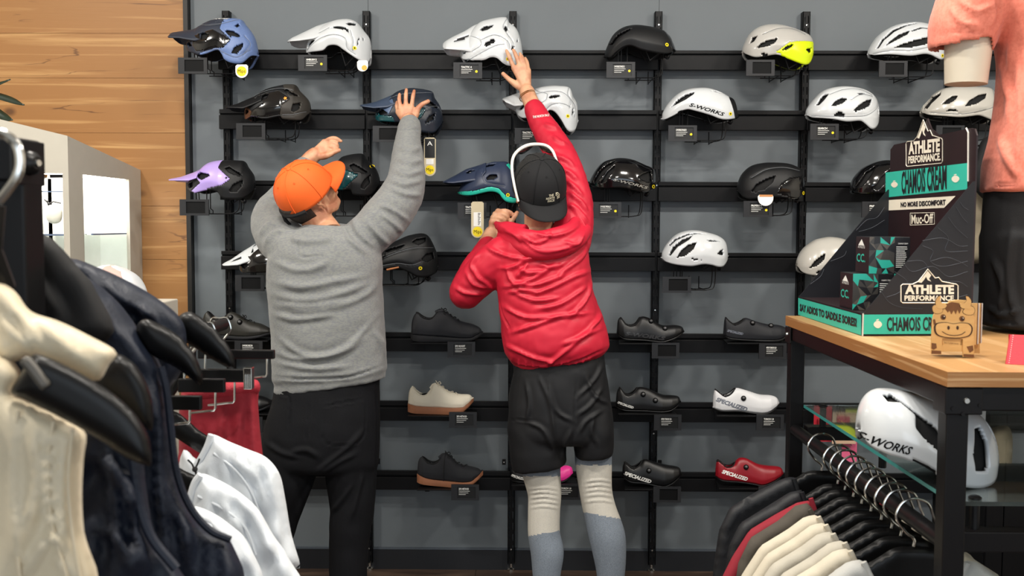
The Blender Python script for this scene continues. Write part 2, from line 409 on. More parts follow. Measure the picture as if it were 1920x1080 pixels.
# ------------------------------------------------------------------ helmets
YH = D-0.215
CROPS = {3: (310, 20, 3.8575), 4: (680, 20, 3.858), 5: (1090, 20, 3.858), 6: (1480, 0, 3.6), 7: (310, 270, 3.5556), 8: (820, 270, 3.725), 9: (1080, 270, 3.725), 10: (1460, 220, 2.076), 0: (0, 0, 1.0)}
LINER = mat('black_foam_liner', '#0b0b0c', 0.85, bump=.2, bscale=300)
PLATEM = mat('charcoal_plastic', '#232427', .45, spec=.4)
PLINE = mat('dark_panel_gap', '#7d8288', .6)
STRAP = mat('black_webbing', '#101012', 0.8, bump=.2, bscale=900)
def smooth_prof(pts, n=240):
    pts = np.asarray(pts, float); c = np.array(catmull(pts, 10)); 
    x = np.maximum.accumulate(c[:, 0]); xs = np.linspace(x[0], x[-1], n)
    return xs, np.interp(xs, x, c[:, 1])
class Shell:
    def __init__(s, top, bot, W, Yc, inner=1.0, nu=124, nv=80):
        """top, bot: (x,z) world profiles, front to rear"""
        s.Yc, s.W = Yc, W
        s.xt, s.zt = smooth_prof(top); s.xb, s.zb = smooth_prof(bot)
        s.x0, s.x1 = max(s.xt[0], s.xb[0]), min(s.xt[-1], s.xb[-1])
        s.nu, s.nv = nu, nv
    def prof(s, x):
        zt = np.interp(x, s.xt, s.zt); zb = np.interp(x, s.xb, s.zb); zt = np.maximum(zt, zb+.002)
        t = np.clip((x-s.x0)/(s.x1-s.x0), 0, 1)
        w = s.W*np.clip(1-np.abs(2*t-1)**2.6, 0.02, 1)**0.5
        return zt, zb, w
    def ysurf(s, x, z):
        zt, zb, w = s.prof(np.asarray(x, float)); q = np.clip((z-zb)/(zt-zb), 0, 1)**(1/0.9)
        g = np.sqrt(np.clip(1-q*q, 0, 1))**0.8
        return s.Yc - w*g*(0.9+0.1*np.minimum(1, q/0.25))
    def grid(s, shrink=0.0):
        k = 0.5-0.5*np.cos(np.linspace(0.0, math.pi, s.nu)); k = 0.35*np.linspace(0, 1, s.nu)+0.65*k
        x = s.x0+(s.x1-s.x0)*k; zt, zb, w = s.prof(x)
        xm = (s.x0+s.x1)/2; xx = xm+(x-xm)*(1-shrink*7)
        w = w-shrink*(w/s.W); zt = zt-shrink
        a = np.linspace(0, math.pi, s.nv)
        q = np.sin(a); c = np.cos(a); g = np.sign(c)*np.abs(c)**0.8*(0.9+0.1*np.minimum(1, q/0.25))
        G = np.zeros((s.nu, s.nv, 3)); G[:, :, 0] = xx[:, None]
        G[:, :, 1] = s.Yc-w[:, None]*g[None]; G[:, :, 2] = zb[:, None]+(np.maximum(zt, zb+.001)-zb)[:, None]*(q**0.9)[None]
        return G
def shell_parts(sh, vents, zones, grooves=()):
    """cut vents out of the shell grid and split coloured zones; returns verts, [faces per zone]"""
    G = sh.grid(); nu, nv = G.shape[:2]; V = G.reshape(-1, 3).copy()
    cell = (sh.x1-sh.x0)/nu
    for poly in list(vents)+[z[0] for z in zones]:
        pl = np.array(poly); bb = (V[:, 0] > pl[:, 0].min()-.01) & (V[:, 0] < pl[:, 0].max()+.01)
        idx = np.where(bb)[0]
        if not len(idx): continue
        d, near, _ = segdist(V[idx][:, [0, 2]], pl)
        k = d < cell*0.62
        V[idx[k], 0] = near[k, 0]; V[idx[k], 2] = near[k, 1]
    for poly, depth, wd in grooves:
        d, _, _ = segdist(V[:, [0, 2]], poly, closed=False)
        sgn = np.sign(sh.Yc-V[:, 1]); V[:, 1] += sgn*depth*np.exp(-(d/wd)**2)
    i = np.arange(nu-1)[:, None]*nv+np.arange(nv-1)[None]; i = i.ravel()
    Fq = np.stack([i+nv, i+nv+1, i+1, i], 1)
    # quads cut corner to corner by an outline become two triangles
    tri = []
    for poly in list(vents)+[z[0] for z in zones]:
        pl = np.array(poly); P2 = V[:, [0, 2]]; near_ = (P2[:, 0] > pl[:, 0].min()-.01) & (P2[:, 0] < pl[:, 0].max()+.01)
        on = np.zeros(len(V), bool); idx = np.where(near_)[0]
        if not len(idx): continue
        d, _, _ = segdist(P2[idx], pl); on[idx] = d < 1e-6
        ins = np.zeros(len(V), bool); ins[idx] = inpoly(P2[idx], pl)
        fo, fi = on[Fq], ins[Fq]
        for a, b, c, d_ in ((0, 2, 1, 3), (1, 3, 0, 2)):
            hit = fo[:, a] & fo[:, b] & ~fo[:, c] & ~fo[:, d_] & (fi[:, c] != fi[:, d_]) & (Fq[:, 2] != Fq[:, 3])
            if hit.any():
                q = Fq[hit]; o4 = [a, c, b, d_] if (c-a) % 4 == 1 else [a, d_, b, c]
                t1 = q[:, [o4[0], o4[1], o4[2], o4[2]]]; t2 = q[:, [o4[0], o4[2], o4[3], o4[3]]]
                Fq = np.vstack([Fq[~hit], t1, t2]); fo, fi = on[Fq], ins[Fq]
    cen = np.where((Fq[:, 2] == Fq[:, 3])[:, None, None], V[Fq[:, [0, 1, 2]]].mean(1)[:, None], V[Fq].mean(1)[:, None])[:, 0][:, [0, 2]]
    zone = np.zeros(len(Fq), int)
    for k, z in enumerate(zones): zone[inpoly(cen, z[0])] = k+1
    for p in vents: zone[inpoly(cen, p)] = -1
    out = []
    for k in range(len(zones)+1):
        f = Fq[zone == k]; used = np.unique(f); remap = -np.ones(len(V), int); remap[used] = np.arange(len(used))
        out.append((V[used], [tuple(q) if q[2] != q[3] else tuple(q[:3]) for q in remap[f].tolist()]))
    return out
def split_sides(name, part, m, t):
    V, Fs = part; Fa = np.array([f if len(f) == 4 else (*f, f[2]) for f in Fs]); c = V[Fa].mean(1)[:, 1] < YH
    a, b = np.unique(Fa[c]), np.unique(Fa[~c])
    if len(a) == 0 or len(b) == 0 or len(np.intersect1d(a, b)):
        return obj(name, part, m, t, solid=.009, angle=50)
    for msk in (c, ~c):
        f = Fa[msk]; u = np.unique(f); r = -np.ones(len(V), int); r[u] = np.arange(len(u))
        obj(name, (V[u], [tuple(q) if q[2] != q[3] else tuple(q[:3]) for q in r[f].tolist()]), m, t, solid=.009, angle=50)
def surf_text(name, s, A, B, h, sh, m, parent, shear=0.25, bold=0.0):
    """italic lettering wrapped on the shell side: A, B baseline (x,z), h letter height"""
    V, Fs, w = text_mesh(s, bold); A, B = np.asarray(A, float), np.asarray(B, float)
    L = np.linalg.norm(B-A); e = (B-A)/L; n = np.array([-e[1], e[0]])
    x = (V[:, 0]+shear*V[:, 1])/(w+shear)*L
    q = A+x[:, None]*e+(V[:, 1]*h)[:, None]*n
    y = sh.ysurf(q[:, 0], q[:, 1])-.0012
    return obj(name, (np.stack([q[:, 0], y, q[:, 1]], 1), Fs), m, parent, smooth=False)
def disc_on(sh, x, z, r, m, parent, name='sticker'):
    mb = MB(); vs = []
    for k in range(16):
        a = 2*math.pi*k/16; X, Z = x+r*math.cos(a), z+r*math.sin(a); vs.append((X, float(sh.ysurf(X, Z))-.0012, Z))
    mb.add(vs, [tuple(range(16))]); return obj(name, mb, m, parent, smooth=False)
def label_plate(t, x0, y0, Y, title=None, dot=True, w=54, h=30, qr=False, name='label_holder'):
    """price card holder: frame, recessed card, printed lines"""
    A = P(x0, y0+h, Y); Bx = P(x0+w, y0, Y); xa, xb, za, zb = A[0], Bx[0], A[2], Bx[2]
    dx, dz = (xb-xa), (zb-za)
    ix0, ix1, iz0, iz1 = xa+dx*.22, xa+dx*.88, za+dz*.14, za+dz*.86
    m = MB(); d = .006
    m.box(xa, ix0, Y, Y+d, za, zb); m.box(ix1, xb, Y, Y+d, za, zb); m.box(ix0, ix1, Y, Y+d, za, iz0); m.box(ix0, ix1, Y, Y+d, iz1, zb)
    m.box(xa, xb, Y+d, Y+d+.002, za, zb)
    p = obj(name, m, PLATEM, t, smooth=False)
    m = MB(); m.box(ix0, ix1, Y+.004, Y+d, iz0, iz1); c = obj('card', m, LABELK if title else MATTE, p, smooth=False)
    if title:
        off = (0, -.0006, 0); mb = MB(); iw = ix1-ix0; ih = iz1-iz0
        tw = min(iw*.55, ih*.17*len(title)*.8)
        text_quad('', title, (ix0+iw*.08, Y+.004, iz0+ih*.72), (ix0+iw*.08+tw, Y+.004, iz0+ih*.72), (ix0+iw*.08, Y+.004, iz0+ih*.88), None, None, bold=.03, mb=mb)
        for k, fr in enumerate((.6, .52, .38)):
            zz = iz0+ih*(.58-.15*k); mb.box(ix0+iw*.08, ix0+iw*(.08+fr), Y+.0032, Y+.0034, zz, zz+ih*.035)
        obj('printed_text', mb, WHITEP, p, smooth=False)
        if dot:
            mb = MB(); mb.lathe([(0, .0004), (ih*.11, .0004), (ih*.11, 0)], (ix0+iw*.88, Y+.0036, iz0+ih*.42), axis=(0, -1, 0), n=14); obj('yellow_dot', mb, YELLOW, p, smooth=False)
    return (xa, xb, za, zb)
def wire_stand(lab, plate, sh, Y, group):
    """wire bracket hooked on the rail: runs under the helmet, posts up into it, card holder in front"""
    x0, y0 = plate
    A = P(x0, y0+30, Y-.09); B = P(x0+54, y0, Y-.09)
    t = thing('helmet_bracket', lab, 'bracket', ((A[0]+B[0])/2, D-.08, A[2]), group=group)
    label_pos = (A, B)
    r = .0022; zb0 = A[2]+.008
    xr = sh.x1-.075; xm = (sh.x0+sh.x1)/2
    zrim = np.interp(xr, sh.xb, sh.zb)+.02
    m = MB()
    for dy in (-.035, .035):
        m.tube(catmull([(B[0]-.03, Y+dy, zb0), (xm, Y+dy, zb0), (xr-.01, Y+dy, zb0+.002), (xr+.015, Y+dy, zb0+.02), (xr+.02, Y+dy, zrim)], 5), r, 6)
        m.tube([(xm-.045, Y+dy*.7, zb0), (xm-.045, Y+dy*.7, zb0+.014), (xm-.055, Y+dy*.7, zb0+.022), (xm-.055, Y+dy*.7, np.interp(xm-.05, sh.xb, sh.zb)+.03)], r, 6)
    m.tube([(xr+.02, Y-.035, zrim), (xr+.02, Y+.035, zrim)], r, 6)
    m.tube([(xm, Y-.037, zb0), (xm, D-.079, zb0)], r, 6); m.tube([(xr-.02, Y-.037, zb0), (xr-.02, D-.079, zb0)], r, 6)
    m.tube([(xm, D-.081, zb0-.004), (xm, D-.081, zb0+.05)], r, 6); m.tube([(xr-.02, D-.081, zb0-.004), (xr-.02, D-.081, zb0+.05)], r, 6)
    hx = (A[0]+B[0])/2
    for dx in (-.006, .006):
        m.tube([(hx+dx, Y-.03, zb0), (hx+dx, Y-.05, np.interp(hx, sh.xb, sh.zb)+.03)], r, 6)
    m.tube([(hx, Y-.034, zb0), (hx, Y-.082, zb0)], r, 6); m.tube([(hx-.008, Y-.034, zb0), (B[0], Y-.034, zb0)], r, 6)
    obj('wire_frame', m, BLACK, t)
    return t
HELM = {}
def helmet(key, crop, label, top, bot, main, visor=None, vmat=None, zones=(), vents=(), vvents=(), plate=None, title=None, mips=None, text=None, W=.1, grooves=(), dial=True, logo=None, tagstrap=True, liner=LINER, dx=0, drop=-.012):
    ox, oy, sc = CROPS[crop]
    q = lambda p: (lambda w: (w[0], w[2]))(P(ox+p[0]/sc, oy+p[1]/sc, YH))
    sh = Shell([q(p) for p in top], [q(p) for p in bot], W, YH)
    xm = (sh.x0+sh.x1)/2; zb = sh.zb.min()
    t = thing('bike_helmet', label, 'helmet', (xm, YH, zb), group='helmets on the wall brackets')
    vz = [[q(p) for p in v] for v in vents]; zz = [([q(p) for p in z[0]],)+tuple(z[1:]) for z in zones]
    gr = [([q(p) for p in g], .0035, .0035) for g in grooves]
    parts = shell_parts(sh, vz, zz, gr)
    obj('outer_shell', parts[0], main, t, solid=.009, angle=50)
    for k, z in enumerate(zz):
        if parts[k+1][1]: split_sides(z[2], parts[k+1], z[1], t)
    si = Shell([q(p) for p in top], [q(p) for p in bot], W, YH, nu=40, nv=28); mb = MB(); Gi = si.grid(shrink=.013)
    mb.grid(Gi); obj('foam_liner', mb, liner, t)
    if visor:
        st = [(q((x, a)), q((x, b))) for x, a, b in visor]
        xs = np.array([s_[0][0] for s_ in st]); zu = np.array([s_[0][1] for s_ in st]); zl = np.array([s_[1][1] for s_ in st])
        xx = np.linspace(xs[0], xs[-1], 40); u = np.interp(xx, xs, zu); l = np.interp(xx, xs, zl)
        tt = (xx-xx[0])/(xx[-1]-xx[0]); wv = (.03+.05*np.clip(tt/.12, 0, 1)**.5+.012*tt)
        yv = np.linspace(-1, 1, 31)
        G = np.zeros((40, 31, 3)); G[:, :, 0] = xx[:, None]; G[:, :, 1] = YH+wv[:, None]*yv[None]
        G[:, :, 2] = l[:, None]+(u-l)[:, None]*(1-np.abs(yv)**2.2)[None]
        V = G.reshape(-1, 3); i = (np.arange(39)[:, None]*31+np.arange(30)[None]).ravel(); Fq = np.stack([i+31, i+32, i+1, i], 1)
        cen = V[Fq].mean(1)[:, [0, 2]]; keep = np.ones(len(Fq), bool)
        for p in vvents: keep &= ~inpoly(cen, [q(a) for a in p])
        obj('visor', (V, [tuple(f) for f in Fq[keep].tolist()]), vmat or main, t, solid=.004, angle=50)
    for g in grooves:
        pts = [q(p) for p in catmull(g, 5)]; mb = MB(); mb.tube([(x, float(sh.ysurf(x, z))-.0002, z) for x, z in pts], .0007, 5); obj('panel_line', mb, PLINE, t)
    # chin straps and rear fit dial
    xr = sh.x1-.05
    for s_ in (-1, 1):
        m = MB(); y0 = YH+s_*W*.62
        m.tube([(xm+.01, y0, np.interp(xm+.01, sh.xb, sh.zb)+.02), (xm+.035, y0*.0+YH+s_*.045, zb+drop), (xr, YH+s_*.05, np.interp(xr, sh.xb, sh.zb)+.025)], .003, 6)
        obj('chin_strap', m, STRAP, t)
    if dial:
        m = MB(); xd = sh.x1-.045; zd = np.interp(xd, sh.xb, sh.zb)-.004
        m.lathe([(0, 0), (.010, 0), (.011, .012), (.008, .016), (0, .016)], (xd, YH-.03, zd), axis=(.8, -.3, -.4), n=14); obj('fit_dial', m, BLACK2, t)
    if mips: 
        a = q(mips); disc_on(sh, a[0], a[1], .0075, YELLOW, t, 'yellow_sticker')
        b_ = disc_on(sh, a[0], a[1], .003, MATTE, t, 'sticker_print'); b_.location.y -= .0006
    if logo:
        (lx, ly), lm, lr = logo; a = q((lx, ly)); mb = MB(); vs = []
        for k in range(10):
            an = 2*math.pi*k/10; rr = lr*(1 if k % 2 else .5); X, Z = a[0]+rr*math.cos(an), a[1]+rr*math.sin(an); vs.append((X, float(sh.ysurf(X, Z))-.0013, Z))
        mb.add(vs, [tuple(range(10))]); obj('logo', mb, lm, t, smooth=False)
    if text:
        s_, a, b, hh, tm = text; A, B = q(a), q(b); surf_text('lettering', s_, A, B, hh, sh, tm, t, bold=.02)
    if plate:
        b = wire_stand(' '.join(('wire bracket under the '+label).split()[:16]), plate, sh, YH, 'helmet brackets hooked on the rails')
        label_plate(b, plate[0], plate[1], YH-.09, title)
    HELM[key] = (t, sh)
    return t
GW = mat('gloss_white_shell', '#d3d7da', 0.22, coat=.5); SW = mat('satin_white_shell', '#cfd3d6', 0.35, coat=.2)
PW = mat('pearl_white_shell', '#bfbcb4', 0.25, coat=.6); LG = mat('light_grey_shell', '#b8b6b1', 0.28, coat=.5)
GB = mat('gloss_black_shell', '#0c0c0e', 0.12, coat=.8); MBK = mat('matte_black_shell', '#131416', 0.5, spec=.35)
CHAR = mat('charcoal_navy_shell', '#2d3340', 0.5, spec=.35); PERI = mat('periwinkle_blue_shell', '#5d76a8', 0.45, speck=('#7489b8', 900))
BRN = mat('dark_taupe_shell', '#35322e', 0.5, spec=.35); NAVY = mat('dark_navy_shell', '#1d2430', 0.4); SLATE = mat('slate_blue_shell', '#4f6280', 0.4)
TEAL = mat('deep_teal_shell', '#0f4a50', 0.22, coat=.5); TURQ = mat('turquoise_shell', '#2fc6ae', 0.35)
LILAC = mat('lilac_shell', '#b29ae0', 0.35, coat=.2); NEON = mat('neon_yellow_shell', '#d8ee14', 0.35); MID = mat('midnight_blue_shell', '#2e3850', 0.4)
ORANGE = mat('orange_print', '#f29a1f', .5); BRONZE = mat('bronze_trim', '#6d4b3a', .3, .6); SILV = mat('silver_print', '#b9b6ae', 0.3, .5)
helmet('h1', 3, 'blue and charcoal mountain bike helmet with flat visor on the top rail',
  [(160,252),(165,225),(205,160),(262,112),(350,72),(430,60),(545,65),(580,100),(640,185),(668,290),(670,330)],
  [(160,252),(185,300),(250,332),(310,345),(420,312),(455,340),(475,378),(525,402),(590,400),(640,345),(670,330)], CHAR,
  visor=[(42,185,197),(58,163,216),(150,148,222),(210,138,235),(262,115,245),(300,105,235)],
  zones=[([(455,0),(720,0),(720,460),(290,460),(300,330),(340,322),(420,300),(470,300),(520,240),(440,160)], PERI, 'rear_shell'),
         ([(250,205),(390,165),(520,240),(470,300),(420,300),(340,320),(270,318),(240,270)], GB, 'gloss_panel')],
  vents=[[(285,192),(330,182),(365,205),(350,238),(305,240)],[(468,168),(520,164),(580,200),(575,218),(510,215)],[(530,130),(555,105),(572,130),(550,145)],[(520,342),(545,290),(602,252),(598,290),(570,335)],[(385,105),(460,90),(475,98),(400,110)],[(260,130),(325,106),(320,116),(270,134)],[(172,245),(205,240),(245,285),(200,282)]],
  grooves=[[(262,112),(350,130),(440,120),(545,75)],[(340,325),(420,305),(470,330),(560,360),(640,300)],[(600,200),(640,260),(600,340)]], plate=(334,108), W=.105, logo=((490,250), WHITEP, .006))
helmet('h2', 3, 'white mountain bike helmet with long plain visor on the top rail',
  [(1022,290),(1030,240),(1090,155),(1200,88),(1310,65),(1385,85),(1440,150),(1480,210),(1492,310),(1490,345)],
  [(1022,290),(1030,312),(1065,318),(1165,315),(1210,282),(1270,280),(1320,312),(1380,352),(1440,385),(1475,385),(1490,345)], SW,
  visor=[(895,220,240),(925,202,243),(1000,163,240),(1100,113,228),(1200,82,195),(1240,72,165)],
  vents=[[(1040,285),(1048,245),(1075,228),(1115,240),(1060,282)],[(1210,160),(1240,138),(1310,138),(1355,163),(1360,197),(1330,170),(1250,158)],[(1322,115),(1350,98),(1392,100),(1395,127),(1350,132)],[(1410,285),(1410,240),(1426,212),(1423,262)],[(1446,240),(1438,205),(1456,225)]],
  grooves=[[(1040,300),(1150,230),(1250,205),(1330,230),(1345,300),(1400,340)],[(1360,165),(1385,240),(1380,320)],[(1060,215),(1130,190),(1215,150)]], plate=(559,103), title='AMBUSH 2', mips=(1395,297), W=.105)
helmet('h3', 4, 'white mountain bike helmet with slotted visor on the top rail',
  [(700,322),(705,290),(760,190),(830,102),(900,70),(1030,50),(1062,90),(1110,130),(1140,200),(1157,300),(1158,320)],
  [(700,325),(715,345),(745,372),(870,385),(930,365),(975,370),(1020,405),(1060,420),(1110,410),(1150,350),(1158,320)], GW,
  visor=[(580,240,272),(600,222,298),(650,192,303),(740,148,312),(800,110,325),(860,85,300)],
  vvents=[[(665,240),(700,213),(765,188),(775,196),(740,226),(690,246)]],
  vents=[[(846,160),(880,135),(952,121),(946,142),(910,166),(870,176)],[(884,276),(905,254),(940,237),(969,242),(960,260),(915,287),(890,290)],[(1022,160),(1030,130),(1056,140),(1060,165),(1040,179)],[(1074,312),(1082,280),(1102,274),(1098,312)],[(1114,242),(1122,208),(1130,236),(1120,250)],[(724,320),(752,316),(748,334),(735,332)]],
  grooves=[[(860,240),(960,205),(1050,245),(1070,300)],[(830,100),(760,180),(850,235),(860,280),(800,318)],[(760,385),(850,340),(960,285),(1030,270)],[(1045,70),(1020,150),(1090,250),(1085,290)]], plate=(850,117), title='TACTIC 4', mips=(1052,375), W=.105)
helmet('h4', 5, 'matte black aero road helmet on the top rail',
  [(168,335),(175,290),(220,190),(280,135),(350,112),(430,110),(560,135),(630,180),(655,225),(680,285),(682,298)],
  [(168,338),(200,350),(240,320),(290,288),(345,280),(420,310),(530,330),(600,330),(650,315),(682,298)], MBK,
  zones=[([(590,150),(640,180),(665,240),(690,290),(690,320),(645,320)], GB, 'tail_piece')],
  vents=[[(195,260),(250,190),(330,152),(362,150),(290,200),(215,265)]], plate=(1137,116), title='S-WORKS EVADE 3', mips=(600,270), W=.1)
helmet('h5', 5, 'white road helmet with neon yellow rear panel on the top rail',
  [(1165,295),(1175,250),(1215,170),(1280,120),(1360,102),(1450,108),(1560,140),(1640,175),(1670,215),(1668,250),(1674,300)],
  [(1165,300),(1180,325),(1230,355),(1300,352),(1380,345),(1460,375),(1530,400),(1590,410),(1632,385),(1674,305)], LG,
  zones=[([(1372,325),(1460,260),(1520,247),(1660,235),(1690,270),(1690,300),(1650,390),(1590,430),(1480,390)], NEON, 'rear_panel')],
  vents=[[(1195,257),(1215,205),(1252,198),(1225,242)],[(1228,294),(1270,255),(1330,234),(1384,224),(1360,262),(1300,290)],[(1255,346),(1275,332),(1320,338),(1302,350)],[(1408,317),(1440,284),(1499,263),(1480,291),(1440,314)],[(1588,305),(1610,289),(1647,284),(1641,311),(1615,330)]],
  grooves=[[(1280,195),(1400,150),(1520,150),(1600,185)]], plate=(1399,112), W=.1)
helmet('h6', 6, 'white road helmet with long curved slots on the top rail beside the mannequin',
  [(532,365),(545,320),(600,240),(680,185),(760,160),(850,152),(930,165),(975,188),(1022,250),(1048,345)],
  [(532,370),(560,382),(640,388),(760,400),(850,388),(900,392),(950,410),(990,417),(1030,390),(1048,348)], GW,
  vents=[[(603,332),(630,300),(690,255),(772,223),(745,258),(680,292)],[(558,342),(590,284),(660,218),(740,183),(832,163),(836,173),(750,196),(670,234),(602,291),(570,342)],[(775,228),(840,203),(960,213),(960,224),(850,214),(778,238)],[(648,352),(700,325),(780,300),(870,275),(957,263),(935,306),(870,326),(760,352)]],
  grooves=[[(545,372),(640,362),(760,365),(870,345),(960,320),(1040,330)]], plate=(1648,114), mips=(992,393), W=.098)
helmet('h7', 3, 'black mountain bike helmet with small orange mark on the second rail',
  [(575,752),(590,700),(650,625),(740,570),(830,545),(900,535),(945,540),(968,575),(1030,640),(1050,690),(1052,735)],
  [(575,757),(600,795),(660,780),(750,800),(820,790),(868,782),(895,800),(1000,803),(1040,760),(1052,738)], MBK,
  visor=[(455,704,712),(540,672,716),(600,643,722),(660,618,700),(730,582,670)],
  zones=[([(862,540),(960,520),(1070,640),(1070,820),(890,820),(868,770),(880,700),(935,655)], BRN, 'rear_shell'),([(662,642),(790,600),(850,595),(935,655),(880,700),(868,770),(800,785),(640,785),(640,760),(752,685),(742,670)], GB, 'gloss_panel'),([(560,740),(600,690),(660,745),(640,790),(590,810)], BRONZE, 'front_trim')],
  vents=[[(668,650),(690,627),(780,612),(770,650),(720,666)],[(880,590),(900,578),(982,620),(987,634),(930,626)],[(943,747),(955,690),(1007,673),(1000,722),(965,752)],[(585,735),(602,712),(640,745),(612,765)]],
  plate=(443,231), logo=((903,652), ORANGE, .008), W=.103, grooves=[[(650,628),(760,590),(860,575),(950,590)],[(885,770),(960,765),(1035,740)]])
helmet('h8', 4, 'midnight blue mountain bike helmet on the second rail, gripped by the man in grey',
  [(92,765),(100,720),(180,650),(250,590),(330,565),(400,565),(500,585),(522,630),(560,690),(578,760),(580,800)],
  [(92,770),(120,805),(230,820),(300,825),(385,830),(402,872),(430,890),(520,895),(560,850),(580,805)], NAVY,
  visor=[(-12,684,697),(40,676,708),(100,660,718),(200,618,715),(260,590,690)], vmat=mat('slate_navy_shell', '#3a475c', .4),
  zones=[([(90,760),(240,785),(260,850),(100,830)], TEAL, 'lower_trim'),([(230,650),(245,690),(210,765),(130,715)], SLATE, 'side_panel'),([(380,720),(470,730),(440,790),(390,810)], TEAL, 'side_trim')],
  vents=[[(103,752),(150,718),(203,757),(140,772)],[(468,832),(490,784),(537,748),(531,802)],[(468,692),(490,658),(557,700),(551,722)]], grooves=[[(180,650),(300,620),(400,610),(510,600)],[(390,830),(450,740),(540,700),(575,740)]], plate=(699,236), W=.105)
helmet('h9', 4, 'white mountain bike helmet on the second rail behind the red sleeve',
  [(1108,725),(1115,690),(1180,620),(1240,570),(1330,548),(1420,545),(1495,558),(1522,620),(1552,680),(1557,780),(1556,805)],
  [(1108,730),(1130,770),(1180,790),(1300,760),(1350,738),(1390,755),(1430,805),(1468,865),(1500,888),(1535,868),(1556,810)], GW,
  visor=[(1010,638,652),(1040,626,676),(1100,603,706),(1150,588,702),(1220,572,660)],
  vents=[[(1337,646),(1360,629),(1421,624),(1427,638),(1390,653),(1350,657)],[(1507,762),(1512,723),(1526,713),(1528,752),(1515,772)],[(1125,720),(1150,690),(1180,690),(1150,730)]],
  grooves=[[(1240,620),(1340,600),(1440,605),(1500,660),(1490,720)],[(1240,575),(1270,600),(1330,620),(1320,665),(1280,690)],[(1300,760),(1360,700),(1440,690),(1500,710)],[(1490,565),(1480,620),(1535,700),(1530,780)]], plate=(965,240), title='TACTIC 4', mips=(1478,778), W=.105)
helmet('h10', 5, 'white aero helmet with black tail and black slanted lettering on the second rail',
  [(583,782),(585,750),(620,680),(680,615),(750,575),(840,560),(920,563),(1000,590),(1060,622),(1102,650),(1127,740),(1134,772)],
  [(583,787),(600,790),(650,770),(690,748),(740,730),(800,742),(900,770),(980,798),(1040,800),(1100,787),(1134,776)], GW,
  zones=[([(1060,610),(1110,640),(1150,760),(1150,790),(1096,800),(1055,650)], MBK, 'tail_piece')],
  vents=[[(630,712),(680,650),(740,614),(802,596),(790,621),(730,662),(650,702)],[(905,589),(960,588),(1012,605),(980,606)],[(673,752),(690,740),(742,730),(735,750)]],
  plate=(1253,235), title='S-WORKS EVADE 3', mips=(1053,760), text=('S-WORKS', (752,708), (1004,780), .0135, MATTE), W=.098)
helmet('h11', 6, 'white road helmet with short angular vents on the second rail above the cardboard display',
  [(112,775),(120,735),(165,670),(230,612),(310,588),(400,585),(500,605),(560,640),(592,690),(600,760),(598,800)],
  [(112,780),(140,800),(240,815),(340,835),(430,830),(470,850),(515,880),(550,872),(580,840),(600,790)], GW,
  vents=[[(153,720),(185,669),(215,642),(242,641),(200,692),(170,723)],[(238,730),(270,694),(315,674),(352,683),(310,717),(260,733)],[(416,643),(450,637),(497,637),(470,649),(435,656)],[(376,769),(420,724),(480,689),(529,677),(511,722),(460,752),(400,771)],[(253,796),(280,774),(310,777),(337,801),(300,804)],[(564,771),(580,729),(591,704),(593,762),(580,786)]],
  grooves=[[(240,650),(340,615),(450,612),(540,650)],[(130,790),(260,800),(400,800),(480,790),(560,740),(590,690)],[(370,690),(450,650),(540,660)]], plate=(1519,232), title='SEARCH', W=.1)
helmet('h12', 6, 'pearl white road helmet on the second rail behind the mannequin arm',
  [(888,758),(900,720),(950,660),(1020,605),(1100,588),(1180,586),(1260,586),(1330,590),(1362,607),(1390,660),(1399,740),(1398,780)],
  [(888,763),(920,785),(1000,798),(1090,806),(1160,800),(1220,795),(1290,815),(1340,828),(1372,820),(1399,770)], PW,
  vents=[[(893,747),(910,700),(960,653),(1000,624),(985,652),(930,707),(900,751)],[(976,720),(1005,689),(1050,659),(1087,657),(1060,692),(1020,717)],[(1116,737),(1150,694),(1220,654),(1287,639),(1265,682),(1200,717),(1150,732)],[(998,769),(1020,752),(1060,759),(1077,771),(1030,776)],[(1342,727),(1365,679),(1379,664),(1389,722),(1380,734)]],
  grooves=[[(920,770),(1080,785),(1220,765),(1320,735),(1340,700),(1350,620)]], plate=(1755,235), mips=(1362,800), text=('SPECIALIZED', (1180,780), (1265,756), .004, mat('grey_print', '#77736c', .5)), W=.1)
helmet('h13', 7, 'lilac and black mountain bike helmet on the third rail by the wood wall',
  [(153,282),(170,240),(240,172),(300,125),(390,108),(490,110),(527,116),(548,150),(590,210),(597,270),(598,300)],
  [(153,287),(180,310),(230,330),(330,312),(390,325),(410,350),(440,370),(530,370),(570,345),(598,303)], MBK,
  visor=[(45,234,242),(120,218,245),(200,188,247),(250,165,232)], vmat=LILAC,
  zones=[([(150,240),(210,185),(290,105),(400,90),(388,165),(472,240),(420,280),(330,302),(270,345),(210,318),(282,265),(230,215)], LILAC, 'side_panel')],
  vents=[[(230,205),(260,189),(337,205),(342,221),(290,247),(260,237)],[(428,166),(455,154),(542,210),(522,217),(465,196)],[(468,322),(490,279),(547,243),(546,282),(510,327)],[(172,272),(215,250),(228,287),(190,302)]],
  plate=(337,374), logo=((448,232), MATTE, .006), W=.103)
helmet('h14', 7, 'black and deep teal mountain bike helmet on the third rail behind the orange cap',
  [(1100,242),(1115,185),(1165,102),(1210,77),(1310,65),(1342,102),(1400,160),(1428,230),(1430,262)],
  [(1100,252),(1130,300),(1200,312),(1258,312),(1277,342),(1330,350),(1390,340),(1430,270)], MBK,
  visor=[(985,205,214),(1060,165,212),(1120,130,205),(1190,100,180)],
  zones=[([(1110,290),(1170,172),(1200,168),(1312,215),(1262,260),(1232,292),(1160,335)], TEAL, 'side_panel')],
  vents=[[(1248,150),(1275,137),(1372,190),(1352,202),(1280,187)],[(1323,302),(1345,250),(1387,203),(1386,262),(1350,307)]], plate=(575,378), mips=(1385,150), W=.103)
